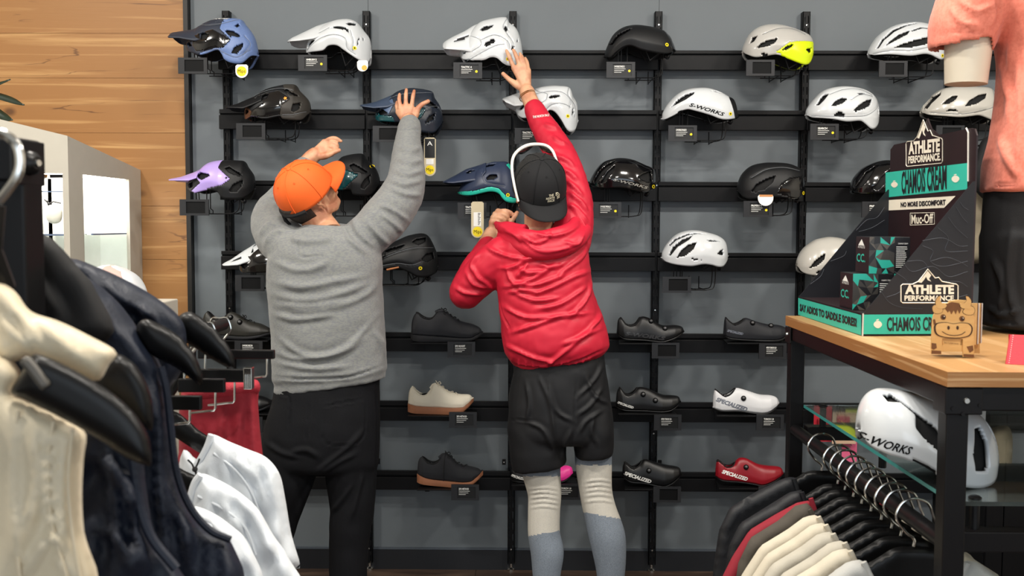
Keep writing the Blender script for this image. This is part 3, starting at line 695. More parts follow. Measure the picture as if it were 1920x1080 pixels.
helmet('h15', 8, 'navy mountain bike helmet with turquoise lower edge on the third rail',
  [(145,340),(155,310),(200,250),(280,170),(370,130),(430,123),(490,128),(530,180),(560,260),(577,340),(580,370)],
  [(145,345),(180,358),(250,362),(370,338),(430,350),(460,385),(490,408),(540,412),(580,385)], MID,
  visor=[(42,262,270),(120,222,276),(200,176,270),(300,145,258),(340,130,200)], vvents=[[(200,205),(230,185),(265,185),(225,212)]],
  zones=[([(120,336),(240,335),(300,328),(370,303),(440,318),(482,370),(545,378),(600,378),(600,430),(485,420),(450,390),(420,370),(370,360),(300,370),(120,372)], TURQ, 'lower_edge'),([(482,150),(500,136),(530,180),(520,194)], TURQ, 'rear_accent')],
  vents=[[(343,246),(365,224),(420,218),(427,236),(395,257),(355,262)],[(312,160),(360,139),(417,139),(395,159),(330,170)]], grooves=[[(320,215),(345,275),(470,300)]], plate=(858,380), title='TACTIC 4', mips=(495,360), W=.105)
helmet('h16', 9, 'gloss black road helmet with silver lettering on the third rail',
  [(95,278),(100,245),(140,175),(190,125),(260,102),(320,97),(400,110),(480,145),(545,180),(553,260),(552,290)],
  [(95,282),(120,300),(180,315),(300,312),(380,327),(450,340),(500,335),(540,312),(553,292)], GB,
  vents=[[(108,272),(150,198),(200,148),(272,113),(240,152),(170,232),(130,277)],[(158,282),(200,209),(262,148),(252,192),(190,272)],[(413,241),(450,214),(517,188),(522,267),(480,272)]],
  plate=(1111,379), title='S-WORKS PREVAIL 3', mips=(533,300), text=('S-WORKS', (243,262), (488,320), .010, SILV), W=.098)
helmet('h17', 9, 'matte black road helmet with glossy rear panel on the third rail',
  [(1125,318),(1130,280),(1160,210),(1220,155),(1300,133),(1400,130),(1490,140),(1560,170),(1576,195),(1576,230),(1592,270),(1594,320)],
  [(1125,330),(1150,370),(1200,388),(1300,380),(1400,378),(1500,385),(1550,370),(1594,325)], MBK,
  zones=[([(1363,346),(1390,289),(1460,244),(1555,230),(1610,270),(1600,340),(1540,392),(1470,385)], GB, 'rear_panel')],
  vents=[[(1193,337),(1225,289),(1290,253),(1357,226),(1336,272),(1280,322),(1220,340)]], grooves=[[(1200,240),(1300,185),(1420,170),(1540,190)]], plate=(1394,377), title='PROPERO 4', mips=(1567,345), W=.1)
helmet('h18', 10, 'gloss black road helmet on the third rail beside the cardboard display',
  [(280,278),(290,240),(330,195),(390,170),(440,168),(500,185),(548,235),(562,280)],
  [(280,286),(300,297),(380,298),(450,302),(520,310),(562,286)], GB,
  vents=[[(288,270),(320,218),(362,188),(342,221),(305,272)],[(340,282),(370,234),(412,203),(390,252),(360,287)]], plate=(1616,378), title='PREVAIL', W=.098)
helmet('h19', 7, 'black and white mountain bike helmet on the fourth rail by the wood wall',
  [(498,805),(520,755),(580,695),(640,660),(720,645),(800,655),(850,720),(860,790)],
  [(498,812),(530,848),(600,852),(700,850),(800,835),(860,795)], GB,
  visor=[(398,793,800),(450,765,803),(520,715,800),(600,665,775)], vmat=SW, vvents=[[(450,785),(520,750),(545,745),(530,765)]],
  zones=[([(540,740),(600,640),(700,620),(690,660),(620,720),(600,745)], SW, 'brow_panel')],
  vents=[[(550,740),(570,705),(610,690),(620,720),(580,730)],[(520,800),(545,785),(600,800),(560,830)]], plate=(441,516), W=.103)
helmet('h20', 7, 'matte black mountain bike helmet with tan strap on the fourth rail between the two men',
  [(1370,802),(1400,740),(1470,682),(1550,640),(1640,605),(1740,603),(1800,700),(1817,780),(1818,815)],
  [(1370,812),(1440,830),(1560,820),(1640,850),(1700,880),(1760,880),(1800,860),(1818,822)], MBK,
  visor=[(1250,770,790),(1340,720,785),(1420,690,770),(1480,670,740)],
  vents=[[(1653,650),(1680,629),(1747,618),(1747,646),(1700,667)],[(1468,712),(1510,689),(1612,668),(1580,697),(1500,717)],[(1723,766),(1750,729),(1792,718),(1802,762),(1760,782)]], grooves=[[(1440,770),(1560,720),(1680,690),(1790,690)],[(1440,810),(1560,790),(1660,800),(1720,780)]], plate=(655,510), mips=(1715,822), W=.103)
helmet('h21', 9, 'white road helmet with wide front vents on the fourth rail',
  [(598,792),(605,750),(640,690),(700,632),(770,606),(840,602),(910,615),(990,640),(1040,680),(1057,750),(1059,782)],
  [(598,797),(620,820),(680,838),(780,848),(860,835),(920,840),(970,853),(1010,850),(1045,815),(1059,785)], GW,
  vents=[[(628,777),(655,719),(720,664),(802,633),(770,667),(690,717),(645,777)],[(678,791),(710,739),(760,699),(822,680),(795,732),(740,777),(690,790)],[(880,668),(930,666),(1002,680),(920,680)],[(638,702),(680,658),(760,624),(840,616),(902,632),(835,626),(765,636),(685,672),(645,712)],[(963,762),(985,739),(1011,731),(1013,771),(985,774)],[(773,792),(810,797),(857,808),(800,807)]], plate=(1242,519), W=.098)
helmet('h22', 9, 'pale grey road helmet with neon yellow stripe on the fourth rail behind the cardboard display',
  [(1540,843),(1548,800),(1590,730),(1660,675),(1720,655),(1790,648),(1880,668),(1955,725),(1985,815)],
  [(1540,850),(1560,890),(1610,910),(1690,912),(1800,905),(1900,890),(1985,822)], PW,
  zones=[([(1728,840),(1745,800),(1800,760),(2000,740),(2000,870),(1800,920)], NEON, 'rear_panel')],
  vents=[[(1590,867),(1620,819),(1660,784),(1702,756),(1690,802),(1640,847)],[(1628,894),(1650,880),(1692,878),(1680,897)]], plate=(1520,519), W=.1)
_q = lambda x, y: (lambda w: (w[0], w[2]))(P(310+x/3.8575, 20+y/3.8575, YH))
surf_text('lettering', 'FOX', _q(478, 64), _q(356, 68), .0065, HELM['h1'][1], WHITEP, HELM['h1'][0], bold=.04)
# paper hang tags fixed to some helmets
KRAFT = mat('kraft_paper_tag', '#cfc3a4', .7)
def hang_tag(hk, x0, y0, x1, y1, mb_mat, label, blocks, Y=YH-.1, loop=None):
    t = HELM[hk][0]
    xm = (x0+x1)/2; w = (x1-x0)/2; pts = []
    for k in range(13):
        a = math.pi*k/12; pts.append((xm+w*math.cos(a), y1-w+w*math.sin(a)))
    pts += [(x0, y0+3), (x0+3, y0), (x1-3, y0), (x1, y0+3)]
    m = MB(); m.prism([P(u, v, Y) for u, v in reversed(pts)], (0, .0012, 0)); g = obj('hang_tag', m, mb_mat, t, smooth=False, label=label)
    for nm, poly, mm in blocks:
        m = MB(); m.prism([P(u, v, Y-.0006) for u, v in reversed(poly)], (0, .0004, 0)); obj(nm, m, mm, g, smooth=False)
    if loop:
        m = MB(); m.tube([P(xm, y0+2, Y), P(loop[0], loop[1], Y+.02)], .0008, 5); obj('tag_string', m, STRAP, g)
    return g
def circ(x, y, r, n=20): return [(x+r*math.cos(2*math.pi*k/n), y+r*math.sin(2*math.pi*k/n)) for k in range(n)]
def rect(x0, y0, x1, y1): return [(x0, y1), (x1, y1), (x1, y0), (x0, y0)][::-1]
def tag_text(g, s, u0, u1, vb, vt, Y, m=None, bold=.0, rot=False):
    text_quad('tag_print', s, P(u0, vb, Y), P(u1, vb, Y), P(u0, vt, Y), m or MATTE, g, bold=bold, lift=(0, -.0012, 0))
g = hang_tag('h1', 441.5, 121, 465, 146, WHITEP, 'white hang tag with round yellow mark', [('yellow_disc', circ(453, 133.5, 9.3), YELLOW)], Y=YH-.11); tag_text(g, 'Mips', 446, 460, 136.5, 130, YH-.11)
g = hang_tag('h8', 795, 258, 817, 330, KRAFT, 'paper hang tag with round yellow mark', [('black_block', rect(796.5, 260, 815.5, 296), LABELK), ('yellow_disc', circ(806, 318.5, 8.6), YELLOW), ('white_block', rect(799, 298, 813, 308), WHITEP)], Y=YH-.11, loop=(803, 246)); tag_text(g, 'Mips', 799.5, 812.5, 321, 315, YH-.11); tag_text(g, 'A', 801, 811, 273, 265, YH-.11, WHITEP)
g = hang_tag('h15', 883.5, 378, 907, 446, KRAFT, 'paper hang tag with printed label and round yellow mark', [('white_block', rect(888, 398, 902, 424), WHITEP), ('yellow_disc', circ(895.4, 434.5, 9.4), YELLOW)], Y=YH-.12, loop=(893, 368)); tag_text(g, 'Mips', 888.5, 902.5, 437.5, 431, YH-.12)
m = MB()
for k in range(9): m.prism([P(u, v, YH-.1214) for u, v in rect(896+k*.01, 399.5+k*2.6, 901-(k % 3), 400.5+k*2.6)], (0, .0003, 0))
obj('tag_bars', m, MATTE, g, smooth=False)
g = hang_tag('h2', 669.5, 113, 690, 134, WHITEP, 'white and gold strip tag', [('gold_disc', circ(683, 127, 5), mat('gold_print', '#d8a93a', .4))], Y=YH-.105)
g = hang_tag('h17', 1421, 365, 1450, 386, WHITEP, 'small white and orange paper tag', [('orange_band', rect(1424, 365, 1449, 369), mat('tan_print', '#c98a55', .6))], Y=YH-.105)
m = MB(); m.tube([P(725, 506, YH-.09), P(748, 501, YH-.092)], .004, 8); obj('tan_strap', m, mat('tan_leather', '#a5683a', .6), HELM['h20'][0])
# ------------------------------------------------------------------ shoes on the lower rails
YS = D-0.165
CROPS[11] = (720, 560, 2.8417); CROPS[12] = (1100, 560, 2.8429); CROPS[13] = (300, 560, 3.1767)
DCAP = mat('dial_cap_grey', '#4a4a4c', .45)
INNER = mat('dark_shoe_lining', '#0e0e10', .9)
def shoe(label, crop, top, st, sb, upper, sole, opening, dials=(), laces=None, text=None, group='cycling shoes on the lower rails', plate=None, title=None, zone=None, hang=None, eyelets=None, tongue=None, collar=None):
    ox, oy, sc = CROPS[crop]
    q = lambda p: (lambda w: (w[0], w[2]))(P(ox+p[0]/sc, oy+p[1]/sc, YS))
    W = .048
    T, ST, SB = [q(p) for p in top], [q(p) for p in st], [q(p) for p in sb]
    sh = Shell(T, ST, W, YS, nu=80, nv=48)
    def prof(x):
        zt = np.interp(x, sh.xt, sh.zt); zb = np.interp(x, sh.xb, sh.zb); zt = np.maximum(zt, zb+.002)
        t = np.clip((x-sh.x0)/(sh.x1-sh.x0), 0, 1)
        w = np.interp(t, [0, .03, .1, .25, .45, .7, .85, .95, 1], [.006, .022, .031, .033, .034, .047, .042, .027, .006])
        return zt, zb, w
    sh.prof = prof
    xm = (sh.x0+sh.x1)/2; z0 = float(smooth_prof(SB)[1].min())
    t = thing('cycling_shoe', label, 'shoe', (xm, YS, z0), group=group)
    G = sh.grid(); nu, nv = G.shape[:2]; V = G.reshape(-1, 3).copy()
    o0, o1 = q((opening[0], 0))[0], q((opening[1], 0))[0]; oc, orx, ory = (o0+o1)/2, (o1-o0)/2, .022
    el = [(oc+orx*math.cos(a), YS+ory*math.sin(a)) for a in np.linspace(0, 2*math.pi, 40, endpoint=False)]
    zmid = (np.interp(V[:, 0], sh.xt, sh.zt)+np.interp(V[:, 0], sh.xb, sh.zb))/2
    up = V[:, 2] > zmid
    d, near, _ = segdist(V[:, :2], el); k = (d < .0022) & up; V[k, 0] = near[k, 0]; V[k, 1] = near[k, 1]
    i = (np.arange(nu-1)[:, None]*nv+np.arange(nv-1)[None]).ravel(); Fq = np.stack([i+nv, i+nv+1, i+1, i], 1)
    c = V[Fq].mean(1); zm = (np.interp(c[:, 0], sh.xt, sh.zt)+np.interp(c[:, 0], sh.xb, sh.zb))/2
    rem = inpoly(c[:, :2], el) & (c[:, 2] > zm); Fk = Fq[~rem]; c = c[~rem]
    mi = np.zeros(len(Fk), int); ms = [upper]
    if zone:
        ms.append(zone[1]); mi[c[:, 0] > q((zone[0], 0))[0]] = 1
    mb = MB(); mb.v = [tuple(p) for p in V.tolist()]; mb.f = [tuple(f) for f in Fk.tolist()]; mb.mi = mi.tolist()
    obj('upper', mb, ms if len(ms) > 1 else upper, t, solid=.003, angle=60)
    # collar binding round the opening and dark lining inside
    zc = lambda x, y: np.interp(x, sh.xt, sh.zt)-(np.interp(x, sh.xt, sh.zt)-np.interp(x, sh.xb, sh.zb))*(1-math.sqrt(max(0, 1-(abs(y-YS)/max(.012, float(prof(x)[2])))**2.5)))
    m = MB(); m.tube([(x, y, zc(x, y)) for x, y in el], .0028, 6, closed=True); obj('collar', m, collar or INNER, t)
    m = MB(); m.add([(x, y, zc(x, y)-.022) for x, y in el], [tuple(range(40))]); obj('insole', m, INNER, t, smooth=False)
    # sole
    zb_ = smooth_prof(SB); xx = np.linspace(sh.x0-.001, sh.x1+.001, 50); zt_ = np.interp(xx, sh.xb, sh.zb); zl_ = np.interp(xx, zb_[0], zb_[1])
    w = prof(xx)[2]*1.05+.002; G = np.zeros((50, 12, 3)); G[:, :, 0] = xx[:, None]
    ys = [-1, -1, -1, -.97, -.4, 0.0, .4, .97, 1, 1, 1, 1][:12]
    zf = [1, .7, .3, 0, 0, 0, 0, 0, .3, .7, 1, 1]
    ysx = [-1, -1.02, -1.02, -.97, -.4, 0, .4, .97, 1.02, 1.02, 1, -1]
    G[:, :, 1] = YS+w[:, None]*np.array(ysx)[None]; G[:, :, 2] = zl_[:, None]+(np.maximum(zt_-zl_, .003))[:, None]*np.array(zf)[None]
    m = MB(); m.grid(G, closed_v=False); m.f.append(tuple(range(12))); m.mi.append(0); m.f.append(tuple(49*12+k for k in range(11, -1, -1))); m.mi.append(0)
    obj('sole', m, sole, t, angle=60)
    for dl in dials:
        x, z = q(dl); y = float(sh.ysurf(x, z)); e = .004
        nx = -(float(sh.ysurf(x+e, z))-float(sh.ysurf(x-e, z)))/(2*e); nz = -(float(sh.ysurf(x, z+e))-float(sh.ysurf(x, z-e)))/(2*e)
        ax = np.array([-0.0, -1, 0.45]); ax /= np.linalg.norm(ax)
        m = MB(); m.lathe([(0, .009), (.006, .009), (.0085, .0075), (.0105, .005), (.0112, .001), (.0115, -.004)], (x, y, z), axis=ax, n=20); dd = obj('closure_dial', m, BLACK2, t)
        m = MB(); m.lathe([(0, .0096), (.0035, .0094), (.0055, .0086), (.006, .0084)], (x, y, z), axis=ax, n=16); obj('dial_cap', m, DCAP, dd)
    if laces:
        a, b, n, lm = laces
        for k in range(n):
            f = k/(n-1) if n > 1 else 0; x = q((a[0]+(b[0]-a[0])*f, 0))[0]; zt = float(np.interp(x, sh.xt, sh.zt))
            pts = []
            for y in np.linspace(-.02, .02, 7):
                pts.append((x+.006*(y/.02)*(1 if k % 2 else -1), YS+y, zc(x, YS+y)+.0025))
            m = MB(); m.tube(pts, .0019, 6); obj('lace', m, lm, t)
        x = q(a)[0]; z = float(np.interp(x, sh.xt, sh.zt))
        m = MB(); m.tube(catmull([(x, YS, z+.002), (x+.01, YS-.012, z+.012), (x+.016, YS-.02, z+.004), (x+.004, YS-.01, z+.002), (x-.008, YS+.01, z+.012), (x-.004, YS+.02, z+.003), (x, YS, z+.003)], 5), .0018, 6); obj('lace_bow', m, lm, t)
    if tongue:
        x0, x1 = q(tongue[0]), q(tongue[1]); m = MB()
        m.tube([(x0[0], YS, x0[1]), ((x0[0]+x1[0])/2, YS, (x0[1]+x1[1])/2+.003), (x1[0], YS, x1[1])], [.009, .011, .008], 10); obj('tongue', m, upper, t)
    if hang:
        m = MB(); pts = [q(p) for p in hang]; m.tube(catmull([(p[0], float(sh.ysurf(p[0], p[1])) - .004, p[1]) for p in pts], 5), .0018, 6); obj('loose_lace', m, INNER, t)
    if text:
        s_, A, B, hh, tm = text; surf_text('lettering', s_, q(A), q(B), hh, sh, tm, t, bold=.045, shear=.2)
    if plate:
        pt = thing('shoe_shelf', ' '.join(('small black shelf under the '+label).split()[:16]), 'shelf', (xm, D-.1, z0), group='shoe shelves hooked on the rails')
        m = MB(); xa, xb = sh.x0+.004, max(P(plate[0]+54, 0, YS-.07)[0], sh.x1-.04)
        m.hexa([(xa, YS-.068, z0-.006), (xb, YS-.068, z0-.006), (xb-.01, D-.079, z0-.006), (xa+.012, D-.079, z0-.006)], [(xa, YS-.068, z0-.001), (xb, YS-.068, z0-.001), (xb-.01, D-.079, z0-.001), (xa+.012, D-.079, z0-.001)])
        obj('shelf_plate', m, BLACK, pt, smooth=False, bevel=.001)
        for hx in (xa+.02, xb-.05):
            m = MB(); m.box(hx, hx+.02, D-.083, D-.079, z0-.05, z0); obj('hook', m, BLACK, pt, smooth=False)
        label_plate(pt, plate[0], plate[1], YS-.074, title, dot=False, w=52, h=29)
    return t, sh
NB = mat('navy_black_shoe', '#12141b', .65, bump=.1, bscale=400); NBS = mat('dark_rubber', '#14151a', .7)
CRM = mat('cream_suede', '#ddd6c4', .8, bump=.1, bscale=500); GUM = mat('gum_rubber', '#9a6446', .6)
KB = mat('black_shoe_upper', '#0c0c0e', .42, bump=.08, bscale=600); BK2 = mat('black_canvas', '#12141a', .8, bump=.2, bscale=700)
WSH = mat('white_shoe_upper', '#dcdde0', .4, bump=.08, bscale=600); RSH = mat('deep_red_shoe', '#8f1220', .35, bump=.1, bscale=700); PNK = mat('hot_pink_shoe', '#ff3fa6', .4)
CARB = mat('carbon_sole', '#0d0d0f', .4); GYP = mat('grey_lettering', '#6f7480', .5); DKP = mat('dark_lettering', '#3a3a3c', .4)
shoe('black flat-pedal shoe with black laces on the fifth rail', 11, [(145,205),(149,120),(172,74),(205,76),(255,86),(290,66),(330,70),(400,115),(470,135),(510,155),(526,185)],
     [(145,188),(200,192),(440,205),(490,192),(526,175)], [(145,215),(200,225),(440,222),(500,205),(526,186)], NB, NBS, (172,292), laces=((315,60),(395,120),5,INNER), plate=(839,641), title='2FO ROOST', tongue=((275,75),(322,64)))
shoe('cream sneaker with brown gum sole on the sixth rail', 11, [(129,565),(133,500),(149,468),(172,482),(215,500),(245,488),(264,456),(292,457),(340,490),(400,508),(455,512),(476,535)],
     [(129,557),(200,568),(400,574),(440,560),(476,528)], [(129,600),(200,606),(390,606),(440,582),(476,548)], CRM, GUM, (150,255), laces=((285,455),(385,505),5,CRM), plate=(842,773), title='2FO METHOD', collar=CRM, tongue=((250,480),(280,455)))
shoe('black canvas sneaker with brown gum sole on the lowest rail', 11, [(178,935),(182,870),(200,843),(240,850),(290,858),(312,832),(345,832),(400,880),(440,890),(500,905),(526,928)],
     [(178,930),(260,955),(440,966),(490,946),(526,914)], [(178,975),(250,985),(400,995),(470,980),(526,938)], BK2, GUM, (202,300), laces=((335,835),(435,890),6,INNER), plate=(846,909), title='2FO METHOD', hang=[(328,815),(322,880),(320,950),(318,990)], tongue=((295,850),(335,830)))
shoe('black lace-free shoe with embossed side lettering on the fifth rail', 12, [(160,185),(165,120),(181,100),(210,120),(258,124),(290,96),(330,102),(400,140),(470,140),(508,150),(518,172)],
     [(160,183),(200,208),(300,214),(400,220),(470,198),(518,170)], [(160,188),(200,214),(300,221),(400,227),(470,206),(518,176)], KB, CARB, (182,285), dials=((340,118),(412,155)), plate=(1222,643), text=('S-WORKS', (200,190), (412,216), .015, DKP))
shoe('matte black shoe with strap and cleated sole on the fifth rail', 12, [(728,193),(733,130),(741,100),(780,114),(828,112),(850,102),(900,120),(960,135),(1020,140),(1060,155),(1077,183)],
     [(728,192),(760,206),(850,214),(950,215),(1020,210),(1077,180)], [(728,198),(760,214),(850,222),(950,226),(1020,222),(1077,188)], NB, CARB, (742,840), dials=((878,127),(975,142)), plate=(1423,644), title='MTB TORCH 2.0', text=('SPECIALIZED', (742,172), (825,190), .009, GYP))
shoe('black shoe with two dials and small white lettering on the sixth rail', 12, [(155,565),(160,500),(178,472),(205,490),(250,486),(280,471),(330,480),(400,510),(460,515),(490,522),(501,545)],
     [(155,570),(200,585),(300,588),(400,590),(450,580),(501,545)], [(155,576),(200,592),(300,595),(400,597),(450,587),(501,552)], KB, CARB, (180,275), dials=((297,505),(360,535)), plate=(1226,778), title='MTB TORCH 3.0', text=('SPECIALIZED', (160,552), (245,580), .009, WHITEP))
shoe('white shoe with grey lettering and black dial on the sixth rail', 12, [(672,575),(677,510),(690,480),(730,495),(768,490),(800,476),(850,488),(920,510),(980,515),(1012,527),(1026,555)],
     [(672,580),(720,590),(800,590),(900,600),(960,595),(1026,555)], [(672,587),(720,597),(800,597),(900,607),(960,603),(1026,562)], WSH, CARB, (692,800), dials=((828,525),), plate=(1418,778), title='TORCH 1.0', text=('SPECIALIZED', (682,540), (845,594), .0165, GYP), collar=INNER)
shoe('black shoe with bold white lettering on the lowest rail', 12, [(190,938),(193,890),(208,868),(240,880),(280,875),(310,856),(360,870),(420,885),(480,895),(498,907),(504,932)],
     [(190,938),(230,964),(300,970),(380,984),(430,978),(504,932)], [(190,944),(230,972),(300,978),(380,992),(430,987),(504,940)], KB, CARB, (210,305), dials=((327,908),), plate=(1225,913), text=('SPECIALIZED', (195,930), (338,975), .0145, WHITEP))
shoe('deep red shoe with white lettering and black dial on the lowest rail', 12, [(685,943),(690,880),(706,850),(740,870),(780,880),(810,851),(850,851),(910,880),(960,890),(1020,895),(1040,907),(1048,932)],
     [(685,942),(720,958),(800,964),(880,974),(940,978),(1048,930)], [(685,950),(720,966),(800,972),(880,982),(940,987),(1048,938)], RSH, CARB, (708,805), dials=((842,890),), plate=(1422,913), text=('SPECIALIZED', (712,920), (848,962), .0145, WHITEP))
shoe('black shoe with hot pink toe on the lowest rail behind the bare-kneed tights', 11, [(675,952),(679,915),(690,893),(730,905),(770,905),(820,880),(880,880),(940,893),(975,890),(1000,900),(1007,928)],
     [(675,955),(720,964),(900,964),(960,956),(1007,928)], [(675,962),(720,971),(900,971),(960,963),(1007,936)], KB, CARB, (692,815), dials=((860,900),), plate=(1038,908), title='TORCH 1.0', text=('SPECIALIZED', (677,940), (755,960), .010, WHITEP), zone=(925, PNK))
shoe('dark olive-black shoe with two dials on the fifth rail by the wood wall', 13, [(245,205),(255,130),(280,78),(330,97),(380,108),(420,80),(460,90),(530,130),(600,150),(650,175),(673,198)],
     [(245,205),(350,212),(500,220),(600,212),(673,194)], [(245,218),(350,228),(500,238),(600,228),(673,205)], mat('olive_black_shoe', '#24231f', .5), NBS, (282,400), dials=((430,108),(487,136)), plate=(440,640), title='S-WORKS RECON', laces=((500,110),(560,140),3,INNER))
shoe('plain black shoe on the sixth rail beside the red shorts', 13, [(240,640),(250,590),(275,545),(330,560),(380,565),(420,540),(460,545),(530,570),(600,580),(650,600),(673,625)],
     [(240,640),(350,652),(500,655),(600,650),(673,620)], [(240,655),(350,665),(500,668),(600,662),(673,635)], KB, NBS, (280,400), plate=(440,782), title='TORCH 1.0')
# ------------------------------------------------------------------ people
def remesh(mb, voxel, smooth=6, fac=.5):
    me = bpy.data.meshes.new('tmp'); me.from_pydata(mb.v, [], mb.f); me.update()
    o = bpy.data.objects.new('tmp', me); COL.objects.link(o)
    q = o.modifiers.new('r', 'REMESH'); q.mode = 'VOXEL'; q.voxel_size = voxel; q.adaptivity = 0
    if smooth:
        q = o.modifiers.new('s', 'SMOOTH'); q.factor = fac; q.iterations = smooth
    dg = bpy.context.evaluated_depsgraph_get(); r = bpy.data.meshes.new_from_object(o.evaluated_get(dg))
    V = np.zeros(len(r.vertices)*3); r.vertices.foreach_get('co', V); V = V.reshape(-1, 3)
    nF = len(r.polygons); ls = np.zeros(len(r.loops), int); r.loops.foreach_get('vertex_index', ls)
    tot = np.zeros(nF, int); r.polygons.foreach_get('loop_total', tot)
    Fq = ls.reshape(-1, 4) if (tot == 4).all() else None
    if Fq is None:
        Fs = [tuple(p.vertices) for p in r.polygons]
    bpy.data.objects.remove(o, do_unlink=True); bpy.data.meshes.remove(me); bpy.data.meshes.remove(r)
    return V, (Fq if Fq is not None else Fs)
def vnormals(V, Fq):
    Fq = np.asarray(Fq); n = np.cross(V[Fq[:, 2]]-V[Fq[:, 0]], V[Fq[:, 3]]-V[Fq[:, 1]]) if Fq.shape[1] == 4 else np.cross(V[Fq[:, 1]]-V[Fq[:, 0]], V[Fq[:, 2]]-V[Fq[:, 0]])
    N = np.zeros_like(V)
    for k in range(Fq.shape[1]): np.add.at(N, Fq[:, k], n)
    return N/(np.linalg.norm(N, axis=1, keepdims=True)+1e-12)
def sculpt(V, Fq, strokes, crop=0, N=None, gain=1.5):
    """raise (or sink) folds along traced polylines on the side that faces the viewer's half of the room"""
    if N is None: N = vnormals(V, Fq)
    uv = proj(V); d = V-CAM; d = d/np.linalg.norm(d, axis=1, keepdims=True)
    face = np.clip(-(N*d).sum(1)*2.0, 0, 1)
    out = np.zeros(len(V))
    for st in strokes:
        pl, h, w = st[:3]; cr = st[3] if len(st) > 3 else crop; ox, oy, sc = CROPS[cr]
        pl = np.array(catmull([(ox+x/sc, oy+y/sc) for x, y in pl], 4)) if len(pl) > 2 else np.array([(ox+x/sc, oy+y/sc) for x, y in pl])
        m = (uv[:, 0] > pl[:, 0].min()-4*w) & (uv[:, 0] < pl[:, 0].max()+4*w) & (uv[:, 1] > pl[:, 1].min()-4*w) & (uv[:, 1] < pl[:, 1].max()+4*w) & (face > 0)
        idx = np.where(m)[0]
        if not len(idx): continue
        dd, near, par = segdist(uv[idx], pl, closed=False)
        taper = np.clip(np.minimum(par, 1-par)*5, 0.15, 1)
        out[idx] += h*taper*(np.exp(-(dd/w)**2)-0.45*np.exp(-(dd/(2.1*w))**2))
    return V + N*(out*face*gain)[:, None]
def noise_disp(V, N, amp, scale, stretch=(1, 1, 1)):
    o = np.array([noise.noise(Vector((p[0]*scale*stretch[0], p[1]*scale*stretch[1], p[2]*scale*stretch[2]))) for p in V])
    return V+N*(amp*o)[:, None]
def faces(Fq): return [tuple(f) for f in np.asarray(Fq).tolist()]
def limb(mb, pts, n=18):
    """pts: (u, v, Y, radius in px); round tapered limb with rounded ends"""
    c = [P(u, v, Y) for u, v, Y, r in pts]; rr = [r/ppm(Y) for u, v, Y, r in pts]
    path = catmull([np.append(p, r) for p, r in zip(c, rr)], 6)
    mb.tube([p[:3] for p in path], [p[3] for p in path], n)
    mb.ico(path[0][:3], path[0][3]*.98); mb.ico(path[-1][:3], path[-1][3]*.98)
def trunk(mb, rows, n=40, power=2.4, sub=5):
    """rows: (v_left, v_right, u_left, u_right, Y, half depth); closed loft of superellipses"""
    S = []
    for vl, vr, ul, ur, Y, hd in rows:
        a, b = P(ul, vl, Y), P(ur, vr, Y); S.append(np.concatenate([(a+b)/2, (b-a)/2, [hd]]))
    S = catmull(S, sub); G = []
    for s in S:
        ring = []
        for k in range(n):
            t = 2*math.pi*k/n; c, q = math.cos(t), math.sin(t)
            c = math.copysign(abs(c)**(2/power), c); q = math.copysign(abs(q)**(2/power), q)
            ring.append(s[:3]+s[3:6]*c+np.array([0, s[6]*q, 0]))
        G.append(ring)
    o = len(mb.v); mb.grid(G, closed_v=True)
    mb.f.append(tuple(o+k for k in range(n))); mb.mi.append(0); L = o+(len(G)-1)*n; mb.f.append(tuple(L+k for k in range(n-1, -1, -1))); mb.mi.append(0)
def hand(mb, crop, wrist, fingers, thumb, fr=.0082, palm_r=.0125, Yw=4.0):
    """wrist/fingers in crop pixels with depth; metacarpals fan from the wrist, fingers are jointed chains"""
    ox, oy, sc = CROPS[crop]; W3 = lambda p: P(ox+p[0]/sc, oy+p[1]/sc, p[2])
    w = W3(wrist)
    for k, f in enumerate(fingers):
        pts = [W3(p) for p in f]; L = len(pts)
        mb.tube([w, w*.55+pts[0]*.45, pts[0]], [.0165, palm_r*1.05, palm_r*.95], 12)
        rr = [fr*1.12]+[fr*1.05]*(L-2)+[fr*.82]
        path = catmull(pts, 3); r2 = np.interp(np.linspace(0, 1, len(path)), np.linspace(0, 1, L), rr)
        mb.tube(path, r2, 12); mb.ico(path[-1], fr*.84); mb.ico(pts[0], palm_r)
        for p in pts[1:-1]: mb.ico(p, fr*1.1)
    t = [W3(p) for p in thumb]; path = catmull([w*.7+t[0]*.3]+t, 3)
    mb.tube(path, np.interp(np.linspace(0, 1, len(path)), [0, .3, .6, 1], [.015, .0145, .0105, .0085]), 12); mb.ico(path[-1], .0086)
    # fill the palm between the metacarpals
    for a, b in zip(fingers[:-1], fingers[1:]):
        mid = (W3(a[0])+W3(b[0]))/2; mb.tube([w, mid], [.015, palm_r], 10)
def nails(crop, fingers, parent):
    pass
def basis(Fv, Uv):
    Fv = np.asarray(Fv, float); Fv /= np.linalg.norm(Fv); Uv = np.asarray(Uv, float); Uv = Uv-Fv*(Uv@Fv); Uv /= np.linalg.norm(Uv)
    return Fv, Uv, np.cross(Fv, Uv)
